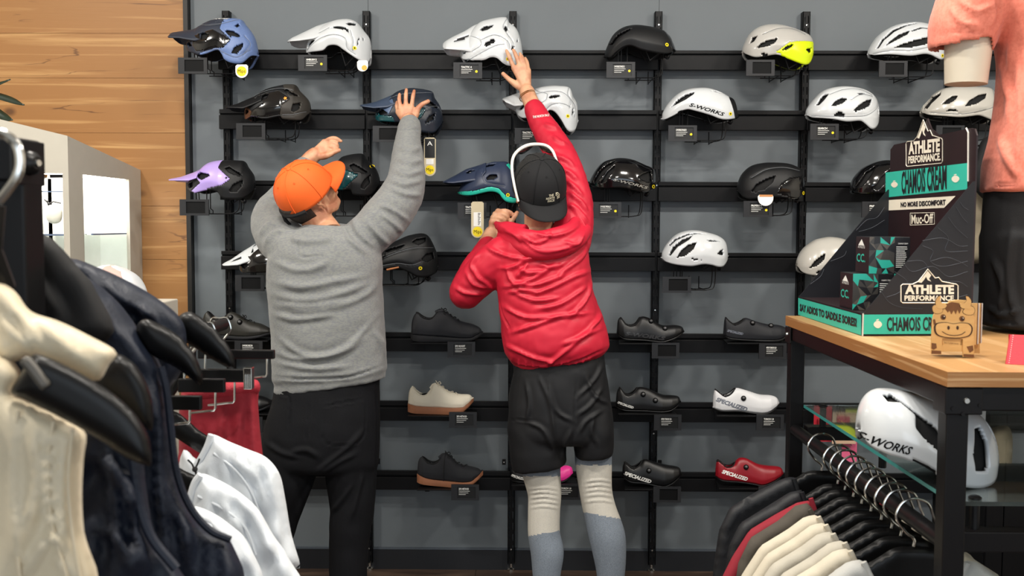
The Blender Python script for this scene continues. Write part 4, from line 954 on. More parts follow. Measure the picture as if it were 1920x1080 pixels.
def head(mb, C, Fv, Uv, S, neck_to):
    L = lambda s, f, u: C+S*s+Fv*f+Uv*u
    ax = np.array([S, Fv, Uv])
    mb.ico(L(0, -.006, .025), (.076, .096, .092), 24, 18, ax=ax)          # skull
    mb.ico(L(0, .03, -.035), (.062, .066, .072), 20, 14, ax=ax)           # face
    mb.ico(L(0, .058, -.085), (.036, .034, .028), 14, 10, ax=ax)          # chin
    for s in (-1, 1):
        mb.tube([L(.058*s, -.005, -.06), L(.045*s, .04, -.088), L(.015*s, .075, -.097)], [.018, .018, .016], 10)   # jaw line
        mb.ico(L(.04*s, .07, -.025), (.022, .016, .018), 12, 8, ax=ax)    # cheekbone
        mb.ico(L(.032*s, .088, .018), (.026, .012, .010), 12, 8, ax=ax)   # brow
        # ear: rim, lobe and inner fold
        e = [L(.076*s, .0, -.034), L(.085*s, -.014, -.014), L(.092*s, -.026, .004), L(.090*s, -.016, .02), L(.082*s, .002, .016), L(.077*s, .008, -.002)]
        mb.tube(catmull(e, 4), .0052, 8); mb.ico(L(.080*s, -.004, -.034), (.006, .009, .011), 10, 8, ax=ax); mb.ico(L(.075*s, -.006, .005), (.006, .012, .022), 10, 8, ax=ax)
        mb.ico(L(.03*s, .084, .0), (.012, .008, .009), 10, 8, ax=ax)      # eye
    mb.tube([L(0, .092, .012), L(0, .106, -.012), L(0, .118, -.03), L(0, .1, -.04)], [.009, .010, .013, .012], 10)   # nose
    mb.ico(L(0, .094, -.062), (.024, .012, .007), 12, 8, ax=ax); mb.ico(L(0, .092, -.074), (.021, .012, .007), 12, 8, ax=ax)   # lips
    mb.tube([L(0, -.03, -.03), (L(0, -.02, -.085)+neck_to)/2*1.0, neck_to], [.058, .054, .062], 20)
def cap_parts(t, C, Fv, Uv, S, mats, rx=.084, ry=.1, h=.118, brim_len=.068, names=('crown',), mesh_back=False, base=.018):
    """Fv: direction of the brim. crown of six panels, seam ridges, button, eyelets, brim"""
    L = lambda s, f, u: C+S*s+Fv*f+Uv*(u+base)
    nth, nph = 48, 22
    def crown_pt(th, ph, k=1.0):
        r = math.cos(ph)**.75; z = math.sin(ph)**.95
        bulge = 1+.03*math.cos(6*th)*0
        return L(rx*k*r*math.cos(th)*bulge, ry*k*r*math.sin(th), h*k*z)
    G = [[crown_pt(2*math.pi*j/nth, ph) for j in range(nth)] for ph in np.linspace(-.12 if False else 0.0, math.pi/2*.985, nph)]
    m = MB(); m.grid(G, closed_v=True); m.f.append(tuple((nph-1)*nth+k for k in range(nth))); m.mi.append(0)
    ms = [mats[0]]
    if mesh_back:                                   # rear panels in open mesh fabric
        ms = [mats[0], mats[2]]
        for k, f in enumerate(m.f):
            th = 2*math.pi*((f[0] % nth)+.5)/nth
            m.mi[k] = 1 if math.sin(th) < .28 else 0
    cr = obj('cap_crown', m, ms if len(ms) > 1 else ms[0], t, solid=.003, angle=180)
    for k in range(6):
        th = math.pi/6+k*math.pi/3+(math.pi/6 if True else 0)
        m = MB(); m.tube([crown_pt(th, p, 1.008) for p in np.linspace(.02, 1.5, 16)], .0016, 6); obj('seam', m, mats[0], cr)
        th2 = th+math.pi/6
        m = MB(); nrm = crown_pt(th2, .95, 1.02)-crown_pt(th2, .95, 1.0); m.lathe([(.0018, 0), (.0035, .0004), (.0035, .0012), (.0018, .0014)], crown_pt(th2, .95, 1.004), axis=nrm, n=10); obj('eyelet', m, mats[1], cr)
    m = MB(); m.ico(L(0, 0, h+.001), (.009, .009, .0045), 14, 8, ax=np.array([S, Fv, Uv])); obj('top_button', m, mats[0], cr)
    # curved brim with thickness
    G = []
    for r in np.linspace(0, 1, 10):
        row = []
        for a in np.linspace(-1, 1, 31):
            th = math.pi/2+a*1.02; e = math.cos(a*1.02*1.3) if abs(a*1.02*1.3) < 1.57 else 0
            ext = brim_len*r*max(0.0, 1-abs(a)**3.2)
            bx, by = rx*.99*math.cos(th), ry*.99*math.sin(th)
            row.append(L(bx*(1+.05*r), by+ext, .004-.022*r*r*.6-.020*(a*a)*r))
        G.append(row)
    m = MB(); m.grid(G); br = obj('cap_brim', m, mats[1], t, solid=.0035, angle=60)
    for k in (4, 6, 8):
        m = MB(); m.tube([np.array(p)+Uv*.0006 for p in G[k][3:-3]], .0007, 5); obj('brim_stitching', m, mats[1], br)
    return cr
SKIN = mat('skin', '#d09a78', .5, var=.10, vscale=40, bump=.04, bscale=300, speck=('#b97a5c', 25))
SKIN2 = mat('skin_tanned', '#d3a07e', .5, var=.10, vscale=40, bump=.04, bscale=300, speck=('#bd8466', 25))
HAIR = mat('dark_brown_hair', '#2b1f18', .6, bump=.6, bscale=400, stretch=(1, 1, .15))
FLEECE = mat('heather_grey_fleece', '#7f817e', .9, var=.08, vscale=350, bump=.15, bscale=600, sheen=.2, speck=('#737578', 160), stretch=(.5, 1, 1.4))
ORCAP = mat('orange_cotton', '#f0641c', .75, bump=.12, bscale=900); ORCAP2 = mat('orange_cotton_brim', '#ee5f18', .75, bump=.12, bscale=900)
CORD = mat('black_corduroy', '#07080d', .8, bump=.25, bscale=500, stretch=(2.2, 2.2, .1), spec=.25, var=.15, vscale=12)
REDJ = mat('red_nylon', '#c01c34', .5, bump=.05, bscale=500, spec=.4, var=.05, vscale=8)
SHORT = mat('black_stretch_nylon', '#0b0c10', .65, bump=.06, bscale=600, spec=.4)
TIGHT = mat('off_white_tights', '#cfcabd', .7, bump=.2, bscale=900, speck=('#b9b6b0', 700)); TIGHT2 = mat('grey_mesh_tights', '#8f99a5', .75, bump=.3, bscale=1200, speck=('#5c6672', 900))
CAPK = mat('black_twill', '#0b0c10', .85, bump=.12, bscale=900); CAPMESH = mat('black_mesh', '#090a0c', .9, bump=.9, bscale=260, speck=('#2c2b2a', 420))
CROPS[20] = (440, 150, 2.4); CROPS[21] = (440, 560, 2.0781); CROPS[22] = (820, 480, 1.8); CROPS[23] = (830, 80, 2.571)
# ------------------------------------------------------------------ man in grey sweatshirt and orange cap
Y1 = 3.70
fl1 = P(612, 1200, Y1); fl1[2] = 0
man1 = thing('person', 'person in grey sweatshirt, black corduroys and orange cap reaching up to a helmet', 'person', fl1, group=None)
F1, U1, S1 = basis((.58, .42, .70), (-.40, -.62, .67))
H1c = P(577, 366, Y1)
b = MB()
neck = P(612, 440, Y1+.005)
head(b, H1c, F1, U1, S1, neck)
trunk(b, [(430, 430, 575, 650, Y1, .05), (470, 470, 530, 690, Y1, .08), (560, 560, 530, 700, Y1, .09), (720, 720, 535, 700, Y1, .09), (800, 800, 530, 695, Y1, .09)])
limb(b, [(548, 810, Y1, 42), (540, 900, Y1, 36), (515, 1000, Y1+.03, 26), (500, 1100, Y1+.05, 24), (497, 1165, Y1+.06, 18)])
limb(b, [(655, 810, Y1, 42), (658, 900, Y1, 36), (655, 1000, Y1, 28), (650, 1100, Y1, 24), (648, 1165, Y1, 18)])
limb(b, [(682, 450, Y1, 30), (735, 390, Y1+.05, 26), (768, 335, Y1+.12, 22), (768, 280, Y1+.24, 19), (768, 240, Y1+.31, 15.5), (767, 226, Y1+.34, 15)])
limb(b, [(528, 460, Y1, 30), (512, 425, Y1+.12, 26), (508, 400, Y1+.24, 22), (545, 345, Y1+.28, 18), (578, 302, Y1+.30, 15), (590, 290, Y1+.31, 14)])
Yk = YH-.135
hand(b, 4, (322, 822, Yk-.01), [[(352, 700, Yk), (360, 650, Yk+.002), (366, 612, Yk+.008), (373, 580, Yk+.02)], [(312, 690, Yk), (312, 640, Yk), (313, 605, Yk+.006), (316, 572, Yk+.018)],
     [(275, 705, Yk), (267, 665, Yk+.002), (264, 635, Yk+.008), (267, 606, Yk+.018)], [(258, 735, Yk+.008), (250, 705, Yk+.012), (247, 685, Yk+.018), (249, 662, Yk+.028)]],
     [(378, 765, Yk), (398, 712, Yk), (430, 678, Yk+.004), (474, 656, Yk+.01)])
Yl = Y1+.32
hand(b, 3, (1050, 1050, Yl), [[(1150, 950, Yl), (1195, 925, Yl-.01), (1235, 925, Yl-.012), (1270, 944, Yl-.01)], [(1165, 972, Yl-.006), (1208, 955, Yl-.016), (1238, 968, Yl-.016), (1248, 992, Yl-.01)],
     [(1165, 998, Yl-.010), (1200, 985, Yl-.02), (1225, 995, Yl-.02), (1230, 1018, Yl-.012)], [(1158, 1022, Yl-.012), (1188, 1015, Yl-.022), (1205, 1028, Yl-.02), (1206, 1045, Yl-.014)]],
     [(1130, 1055, Yl-.02), (1180, 1045, Yl-.03), (1220, 1025, Yl-.03), (1257, 1010, Yl-.025)])
V, Fq = remesh(b, .0038, 2, .4)
obj('body', (V, faces(Fq)), SKIN, man1, angle=180)
# sweatshirt
b = MB()
trunk(b, [(422, 424, 572, 656, Y1, .062), (434, 436, 548, 676, Y1, .085), (452, 452, 520, 702, Y1, .11), (490, 485, 503, 716, Y1, .128), (540, 535, 502, 717, Y1, .135), (600, 595, 508, 720, Y1, .13),
          (650, 640, 510, 723, Y1, .128), (700, 680, 512, 725, Y1, .128), (712, 692, 512, 726, Y1, .126), (718, 696, 517, 722, Y1, .120), (738, 708, 515, 723, Y1, .118)])
limb(b, [(672, 455, Y1, 40), (712, 420, Y1+.03, 44), (750, 372, Y1+.08, 41), (762, 335, Y1+.13, 36), (764, 290, Y1+.22, 29), (766, 255, Y1+.29, 23.5), (768, 236, Y1+.325, 21.5)])
limb(b, [(545, 465, Y1, 44), (520, 440, Y1+.10, 44), (510, 408, Y1+.21, 38), (530, 372, Y1+.26, 30), (562, 328, Y1+.285, 22), (572, 312, Y1+.29, 20)])
V, Fq = remesh(b, .0068, 8, .5)
N = vnormals(V, Fq)
S_ = []
def st(h, w, cr, *ls):
    for l in ls: S_.append((l, h, w, cr))
st(.010, 5, 20, [(640,560),(720,590),(790,640)], [(690,480),(760,512),(850,520)], [(700,450),(765,470),(845,450)], [(735,300),(790,318),(838,305)], [(728,352),(790,372),(848,360)], [(718,405),(780,425),(848,405)],
   [(530,610),(560,690),(640,765)], [(478,640),(520,720),(600,790)], [(590,630),(650,700),(700,745)], [(655,600),(720,650),(760,690)], [(130,640),(190,618),(255,622)], [(105,700),(150,650),(225,638)], [(95,605),(150,570),(205,560)], [(135,745),(170,690),(235,668)], [(120,560),(160,530),(200,525)])
st(.008, 7, 20, [(165,810),(260,850),(350,850),(430,812)], [(170,905),(300,932),(450,905),(600,880)], [(170,965),(300,992),(450,970),(640,900)], [(200,1025),(350,1042),(560,985),(655,900)], [(250,700),(290,720),(400,720),(440,690)])
st(.009, 6, 21, [(150,60),(250,80),(400,60)], [(160,140),(250,212),(350,224),(450,180),(560,60)], [(150,205),(250,236),(400,215),(520,150)], [(160,248),(300,272),(450,262)], [(540,120),(575,180),(590,230)], [(160,20),(300,30),(450,0)])
st(-.010, 2.5, 21, [(150,307),(300,313),(450,303),(592,256)])
st(-.006, 2.0, 20, [(287,700),(288,790),(400,790)], [(285,702),(400,705)])
st(-.008, 2.2, 20, [(738,228),(790,222),(832,226)])
V = sculpt(V, Fq, S_, N=N)
N = vnormals(V, Fq); V = noise_disp(V, N, .0035, 14); V = noise_disp(V, N, .0012, 45)
sw = obj('sweatshirt', (V, faces(Fq)), FLEECE, man1, angle=180)
# ribbed collar and label tab at the neck
m = MB(); cc = P(613, 428, Y1); m.tube([cc+np.array([.088*math.cos(a), .062*math.sin(a)+.0, .012*math.sin(a)-.004]) for a in np.linspace(0, 2*math.pi, 30, endpoint=False)], .011, 10, closed=True); obj('ribbed_collar', m, FLEECE, sw)
# trousers
b = MB()
trunk(b, [(705, 690, 518, 712, Y1, .105), (750, 745, 512, 712, Y1, .118), (790, 790, 500, 712, Y1, .128), (830, 830, 492, 712, Y1, .13), (866, 866, 493, 710, Y1, .12), (880, 880, 500, 706, Y1, .1)])
limb(b, [(548, 800, Y1, 50), (546, 850, Y1, 56), (538, 900, Y1, 51), (525, 955, Y1+.02, 42), (510, 1020, Y1+.04, 37), (502, 1100, Y1+.05, 33), (499, 1172, Y1+.06, 31)])
limb(b, [(652, 800, Y1, 50), (655, 850, Y1, 53), (659, 900, Y1, 48), (660, 955, Y1, 43), (654, 1020, Y1, 38.5), (652, 1100, Y1, 36), (650, 1175, Y1, 34)])
V, Fq = remesh(b, .0068, 8, .5)
S_ = []
st(.008, 5, 21, [(320,680),(350,650),(440,580),(510,500)], [(325,690),(400,640),(480,600)], [(370,840),(420,780),(460,720)], [(450,870),(480,760),(500,680)], [(230,870),(270,780),(320,700)], [(210,600),(280,590),(330,620)], [(120,560),(180,600),(260,620)])
st(-.006, 1.6, 21, [(285,385),(280,500),(275,560)], [(345,420),(505,390)], [(345,420),(345,550),(420,570),(500,540),(512,395)], [(160,375),(215,390),(205,550)], [(550,330),(555,500),(550,650),(540,800)])
V = sculpt(V, Fq, S_); N = vnormals(V, Fq); V = noise_disp(V, N, .003, 16)
obj('trousers', (V, faces(Fq)), CORD, man1, angle=180)
for u, Yf in ((499, Y1+.06), (650, Y1)):
    m = MB(); c = P(u, 1170, Yf); c[2] = 0
    m.ico(c+np.array([0, .06, .045]), (.048, .14, .05), 16, 12); m.box(c[0]-.05, c[0]+.05, c[1]-.085, c[1]+.2, 0, .03); obj('shoe', m, NB, man1, bevel=.004)
# cap
cr = cap_parts(man1, H1c, F1, U1, S1, [ORCAP, ORCAP2], rx=.100, ry=.112, h=.122, brim_len=.07, base=.008)
L1 = lambda s, f, u: H1c+S1*s+F1*f+U1*u
m = MB(); m.tube([L1(.099*math.cos(a), .111*math.sin(a), .006) for a in np.linspace(math.pi*1.22, math.pi*1.78, 14)], .010, 8); obj('cap_strap', m, CAPK, man1)
m = MB(); m.tube([L1(-.02, -.113, .006), L1(-.022, -.118, -.02), L1(-.02, -.115, -.045)], [.006, .007, .005], 8); obj('strap_end', m, CAPK, man1)
m = MB(); G = [[L1(.0795*math.cos(a)*w, -.006+.1*math.sin(a)*w, u) for a in np.linspace(math.pi*1.14, math.pi*1.86, 24)] for u, w in ((.03, 1.02), (.0, 1.0), (-.03, .92), (-.055, .80))]
m.grid(G); obj('hair', m, HAIR, man1, solid=.006)
# ------------------------------------------------------------------ man in red jacket and black cap
Y2 = 3.72
fl2 = P(1065, 1200, Y2); fl2[2] = 0
man2 = thing('person', 'person in red hooded jacket, black shorts and backward black cap reaching for a white helmet', 'person', fl2)
F2, U2, S2 = basis((-.22, .76, .60), (.06, -.62, .78))
H2c = P(1011, 358, Y2)
b = MB(); neck = P(1010, 445, Y2+.02)
head(b, H2c, F2, U2, S2, neck)
trunk(b, [(440, 440, 970, 1060, Y2, .05), (480, 480, 955, 1090, Y2, .08), (560, 560, 965, 1095, Y2, .09), (660, 650, 975, 1105, Y2, .09), (740, 740, 975, 1125, Y2, .09)])
limb(b, [(1010, 760, Y2, 44), (1012, 850, Y2, 36), (1020, 930, Y2, 28), (1022, 1000, Y2, 24), (1024, 1100, Y2, 20), (1024, 1165, Y2, 16)])
limb(b, [(1105, 760, Y2, 40), (1112, 850, Y2, 32), (1120, 930, Y2, 27), (1135, 1000, Y2, 26), (1143, 1100, Y2, 20), (1143, 1165, Y2, 16)])
limb(b, [(1078, 440, Y2, 30), (1068, 370, Y2+.05, 26), (1050, 300, Y2+.12, 22), (1020, 240, Y2+.24, 18), (995, 190, Y2+.32, 15), (988, 172, Y2+.35, 14.5)])
limb(b, [(945, 480, Y2, 30), (900, 520, Y2+.03, 26), (868, 548, Y2+.06, 24), (890, 500, Y2+.18, 20), (915, 452, Y2+.28, 15.5), (922, 438, Y2+.30, 15)])
Yk = YH-.13
hand(b, 4, (1195, 590, Yk-.02), [[(1095, 415, Yk), (1072, 365, Yk+.0), (1056, 325, Yk+.006), (1041, 290, Yk+.016)], [(1135, 395, Yk), (1117, 345, Yk), (1103, 310, Yk+.008), (1090, 284, Yk+.018)],
     [(1170, 405, Yk+.002), (1160, 360, Yk+.002), (1150, 335, Yk+.01), (1138, 312, Yk+.02)], [(1198, 435, Yk+.006), (1192, 395, Yk+.008), (1186, 370, Yk+.014), (1176, 345, Yk+.022)]],
     [(1110, 535, Yk), (1075, 510, Yk), (1045, 485, Yk+.004), (1016, 457, Yk+.012)])
Yl = Y2+.30
hand(b, 8, (375, 680, Yl), [[(425, 470, Yl), (475, 466, Yl-.012), (515, 482, Yl-.012), (528, 508, Yl-.006)], [(405, 490, Yl-.008), (455, 490, Yl-.022), (490, 510, Yl-.02), (495, 535, Yl-.01)],
     [(390, 515, Yl-.012), (435, 515, Yl-.026), (465, 535, Yl-.022), (468, 560, Yl-.012)], [(380, 545, Yl-.012), (418, 545, Yl-.026), (442, 562, Yl-.022), (445, 585, Yl-.014)]],
     [(455, 610, Yl-.02), (500, 570, Yl-.026), (530, 525, Yl-.026), (556, 480, Yl-.018)])
V, Fq = remesh(b, .0038, 2, .4)
obj('body', (V, faces(Fq)), SKIN2, man2, angle=180)
# jacket
b = MB()
trunk(b, [(436, 428, 968, 1062, Y2, .085), (446, 440, 945, 1085, Y2, .105), (470, 462, 932, 1100, Y2, .125), (520, 510, 930, 1108, Y2, .14), (560, 550, 934, 1114, Y2, .145), (600, 590, 938, 1128, Y2, .15),
          (632, 622, 941, 1138, Y2, .155), (660, 646, 946, 1142, Y2, .155), (682, 660, 962, 1134, Y2, .14), (690, 668, 972, 1124, Y2, .125)])
limb(b, [(1066, 455, Y2, 42), (1078, 415, Y2+.02, 36), (1074, 360, Y2+.06, 33), (1056, 305, Y2+.12, 31), (1030, 255, Y2+.21, 26), (1012, 226, Y2+.262, 22.5), (1002, 206, Y2+.294, 20)])
limb(b, [(950, 480, Y2, 42), (915, 505, Y2+.02, 39), (882, 538, Y2+.05, 34), (872, 548, Y2+.075, 31), (885, 515, Y2+.16, 27), (905, 478, Y2+.23, 22), (913, 462, Y2+.26, 20)])
V, Fq = remesh(b, .0062, 6, .5)
S_ = []
st(.010, 4, 8, [(330,705),(420,760),(560,800),(700,792)], [(420,870),(520,862),(640,805),(780,785)], [(440,1000),(560,982),(700,925),(860,805)], [(640,1062),(800,1002),(960,925),(1072,882)], [(250,862),(290,940),(420,1022)], [(200,905),(260,985),(400,1012)],
   [(880,240),(960,300),(1022,382)], [(915,330),(1000,400),(1052,482)], [(900,425),(980,452),(1062,562)], [(860,100),(920,122),(955,165)], [(870,170),(930,200),(985,260)], [(540,940),(600,880),(640,820)], [(480,860),(520,960),(620,1040)], [(850,980),(870,900),(1000,800),(1060,700)], [(120,1000),(200,1040),(330,1050)], [(940,560),(1010,640),(1050,700)], [(300,760),(240,840),(250,900)], [(790,60),(840,90),(900,95)], [(800,-60),(850,-20),(900,0)], [(740,-150),(790,-120),(850,-100)], [(930,420),(1000,520),(1060,640)], [(560,860),(640,900),(760,880)], [(700,840),(800,860),(900,830)], [(480,1040),(600,1020),(720,1040)])
st(.011, 4, 22, [(215,165),(300,208),(420,202),(530,190)], [(240,262),(330,232),(420,203)], [(228,300),(320,342),(400,362)], [(440,212),(500,152),(532,60)], [(350,382),(420,332),(540,222),(572,150)], [(530,45),(545,150),(578,240)], [(250,120),(330,150),(420,140)], [(240,80),(320,100),(440,60)], [(420,300),(470,280),(560,240)], [(330,180),(420,160),(510,100)])
st(-.010, 2.0, 22, [(215,345),(280,372),(380,380),(480,352),(572,312)])
st(-.007, 1.6, 22, [(205,130),(222,200),(245,250)], [(512,0),(520,60),(540,120)])
for k in range(14):
    x = 225+k*24; S_.append(([(x, 352+20*math.sin(k/13*3.1)-12), (x+6, 372+22*math.sin(k/13*3.1)-10)], .005, 2.2, 22))
V = sculpt(V, Fq, S_); N = vnormals(V, Fq); V = noise_disp(V, N, .004, 12); V = noise_disp(V, N, .0018, 38)
jk = obj('jacket', (V, faces(Fq)), REDJ, man2, angle=180)
N = vnormals(V, Fq); uvj = proj(V); okj = N[:, 1] < -.2
V_, F_, w_ = text_mesh('THE NORTH FACE', .02); tp = []
for x, y in V_:
    u, v = 999+x/w_*31-y*.3, 221.5-x/w_*4-y*4.2; k = np.where(okj)[0][np.argmin(((uvj[okj]-(u, v))**2).sum(1))]; tp.append(P(u, v, V[k][1]-.004))
obj('sleeve_print', (tp, F_), WHITEP, jk, smooth=False)
# hood gathered round the neck
b = MB()
C8 = lambda x, y, Y: np.array(P(820+x/3.725, 270+y/3.725, Y))
for pts, r in (([(415, 575, Y2+.05), (470, 590, Y2-.02), (580, 640, Y2-.10), (720, 665, Y2-.13), (860, 635, Y2-.12), (950, 570, Y2-.06), (985, 490, Y2+.02)], [.012, .020, .028, .032, .032, .026, .016]),
               ([(440, 640, Y2+.02), (540, 690, Y2-.07), (680, 740, Y2-.125), (840, 730, Y2-.13), (980, 670, Y2-.10), (1040, 590, Y2-.02)], [.018, .026, .034, .036, .032, .022]),
               ([(405, 555, Y2+.08), (440, 570, Y2+.02), (520, 585, Y2-.04), (620, 600, Y2-.085)], [.010, .015, .020, .022])):
    path = catmull([C8(*p) for p in pts], 6); b.tube(path, np.interp(np.linspace(0, 1, len(path)), np.linspace(0, 1, len(r)), r), 14)
V, Fq = remesh(b, .006, 4, .5); S_ = []
st(.007, 3, 8, [(420,560),(560,640),(700,742),(850,742),(1000,692)], [(540,602),(680,692),(800,645)], [(640,602),(760,642),(900,622),(1000,562)], [(770,600),(790,640),(800,655)], [(880,680),(980,700),(1030,620)], [(450,600),(540,640),(600,700)])
V = sculpt(V, Fq, S_); N = vnormals(V, Fq); V = noise_disp(V, N, .004, 18)
obj('hood', (V, faces(Fq)), REDJ, jk, angle=180)
m = MB(); c = P(992, 190, Y2+.325); 
# shorts
b = MB()
trunk(b, [(668, 650, 966, 1130, Y2, .11), (700, 690, 962, 1136, Y2, .125), (740, 740, 955, 1143, Y2, .13), (780, 780, 953, 1149, Y2, .132), (812, 812, 952, 1150, Y2, .125), (826, 826, 956, 1148, Y2, .11)])
trunk(b, [(760, 760, 958, 1056, Y2, .10), (800, 800, 952, 1062, Y2, .11), (840, 838, 955, 1062, Y2, .11), (872, 862, 959, 1063, Y2, .105), (882, 868, 962, 1062, Y2, .10)])
trunk(b, [(760, 760, 1066, 1146, Y2, .10), (800, 800, 1072, 1150, Y2, .11), (832, 830, 1075, 1150, Y2, .105), (850, 846, 1077, 1149, Y2, .10), (856, 851, 1079, 1147, Y2, .095)])
V, Fq = remesh(b, .006, 5, .5); S_ = []
st(.008, 4, 22, [(370,420),(400,520),(460,560)], [(340,400),(380,500),(400,620)], [(470,480),(530,420),(560,360)], [(470,540),(520,500),(560,440)], [(480,600),(500,560),(560,520)], [(300,560),(360,590),(400,680)], [(420,700),(430,640),(455,580)], [(540,640),(520,590),(530,540)], [(300,420),(310,500),(300,560)], [(500,400),(530,470),(580,500)])
st(-.006, 1.5, 22, [(245,552),(330,556)], [(470,400),(462,560),(455,660)])
V = sculpt(V, Fq, S_); N = vnormals(V, Fq); V = noise_disp(V, N, .003, 16)
obj('shorts', (V, faces(Fq)), SHORT, man2, angle=180)
# tights, one per leg: off-white knee, grey mesh calf and thigh band
for pts, z1, z2, sgn in (([(1012, 850, Y2, 42), (1015, 885, Y2, 37), (1021, 925, Y2, 32.5), (1020, 960, Y2, 31), (1020, 1000, Y2, 31), (1026, 1035, Y2, 32), (1025, 1070, Y2, 28), (1024, 1120, Y2, 22), (1024, 1172, Y2, 19)], 1000, 893, 1),
                    ([(1112, 830, Y2, 36), (1113, 870, Y2, 35), (1117, 920, Y2, 31.5), (1124, 955, Y2, 32), (1137, 1000, Y2, 35), (1142, 1030, Y2, 33), (1145, 1070, Y2, 28), (1144, 1120, Y2, 22), (1143, 1172, Y2, 19)], 966, 872, -1)):
    b = MB(); limb(b, pts, 20); V, Fq = remesh(b, .0055, 3, .5)
    S_ = []; c0 = pts[3][0]
    for vv in ((914, 922, 931, 940, 949) if sgn > 0 else (900, 909, 918, 927, 938)):
        S_.append(([(c0-30, vv+4), (c0, vv), (c0+30, vv+5)], .0035, 2.2, 0))
    V = sculpt(V, Fq, S_); cuv = proj(V[Fq].mean(1)); vv = cuv[:, 1]-sgn*.18*(cuv[:, 0]-c0)*-1.0
    mi = np.where((vv > z1) | (cuv[:, 1] < z2), 1, 0)
    mb = MB(); mb.v = [tuple(p) for p in V.tolist()]; mb.f = faces(Fq); mb.mi = mi.tolist(); obj('tights_leg', mb, [TIGHT, TIGHT2], man2, angle=180)
    m = MB(); c = P(pts[-1][0], 1170, Y2); c[2] = 0
    m.ico(c+np.array([0, .06, .045]), (.046, .14, .05), 16, 12); m.box(c[0]-.048, c[0]+.048, c[1]-.085, c[1]+.2, 0, .03); obj('shoe', m, NBS, man2, bevel=.004)
# backward cap: brim points to the viewer's side of the room
B2 = -F2; S2b = np.cross(B2, U2)
cr = cap_parts(man2, H2c, B2, U2, S2b, [CAPK, CAPK, CAPMESH], rx=.098, ry=.114, h=.130, brim_len=.074, mesh_back=True, base=.008)
L2 = lambda s, f, u: H2c+S2b*s+B2*f+U2*u
TN = mat('cream_embroidery', '#d9d2b8', .7)
for k, (s_, wd, dx) in enumerate((('THE', .018, .010), ('NORTH', .032, .0), ('FACE', .026, .006))):
    uu = .046-.0105*k
    def on(px, u): 
        ph = math.asin(min(.99, max(0.02, ((u)/.130))**(1/.95))); r = math.cos(ph)**.75; s2 = -px; f2 = .114*r*math.sqrt(max(0, 1-(px/(.098*r))**2)); return L2(s2, f2+.0035, u+.008)
    V_, F_, w_ = text_mesh(s_, .03); x = (-.005+dx)+V_[:, 0]/w_*wd; y = uu+V_[:, 1]*.0078
    obj('cap_lettering', ([on(a, c) for a, c in zip(x, y)], F_), TN, cr, smooth=False)
for q in range(3):
    m = MB(); m.tube([on(.031, .054-.004*q), on(.040-.003*q, .052-.004*q), on(.046-.004*q, .044-.002*q), on(.046-.004*q, .030)], .0013, 5); obj('cap_emblem', m, TN, cr)
m = MB(); G = [[L2(.078*math.cos(a)*w, .006-.1*math.sin(a)*w, u) for a in np.linspace(math.pi*1.14, math.pi*1.86, 24)] for u, w in ((.03, 1.02), (.0, 1.0), (-.03, .92), (-.05, .82))]
m.grid(G); obj('hair', m, HAIR, man2, solid=.005)
# white sunglasses pushed up on the cap
sg = thing('sunglasses', 'white framed sunglasses resting on top of the black cap', 'sunglasses', P(1003, 300, Y2))
WFR = mat('white_frame', '#e8e6df', .3, coat=.4)
fr = [(972, 378, Y2-.075), (965, 350, Y2-.07), (960, 318, Y2-.045), (962, 296, Y2-.01), (972, 282, Y2+.03), (988, 273, Y2+.06), (1006, 270.5, Y2+.065), (1024, 273, Y2+.055), (1036, 283, Y2+.03), (1043, 300, Y2-.005), (1052, 325, Y2-.04)]
path = catmull([P(*p) for p in fr], 6); rr = np.interp(np.linspace(0, 1, len(path)), [0, .1, .35, .5, .65, .9, 1], [.004, .0048, .006, .007, .006, .0048, .004])
m = MB(); m.tube(path, rr, 10); obj('frame', m, WFR, sg)
for a_, b_ in (((966, 300), (1001, 281)), ((1008, 281), (1038, 300))):
    G = []
    for k in range(9):
        f = k/8; u = a_[0]+(b_[0]-a_[0])*f; v0 = np.interp(u, [962, 972, 988, 1006, 1024, 1036, 1043], [296, 282, 273, 270.5, 273, 283, 300]); Yq = Y2+np.interp(u, [960, 972, 988, 1006, 1024, 1036, 1043], [-.01, .03, .06, .065, .055, .03, -.005])
        G.append([P(u, v0+1+(10*math.sin(math.pi*f)+1)*w, Yq+.012*w) for w in (0, .5, 1)])
    m = MB(); m.grid(G); obj('lens', m, mat('smoke_lens', '#2a2624', .1, coat=.5), sg, solid=.002)
# bracelet and chest logo print on the sleeve
m = MB(); c = P(988.5, 179, Y2+.338); ax = P(996, 195, YH-.18)-P(975, 150, YH-.13); ax /= np.linalg.norm(ax); x_ = np.cross(ax, [0, 1, 0]); x_ /= np.linalg.norm(x_); y_ = np.cross(ax, x_)
for k in range(2):
    m.tube([c+ax*.006*k+(.0335*math.cos(a)*x_+.0335*math.sin(a)*y_) for a in np.linspace(0, 2*math.pi, 26, endpoint=False)], .0013, 5, closed=True)
props(obj('bracelet', m, mat('gold_chain', '#b8862f', .3, .9), None), 'thin double gold bracelet on the raised wrist below the white helmet', 'bracelet')
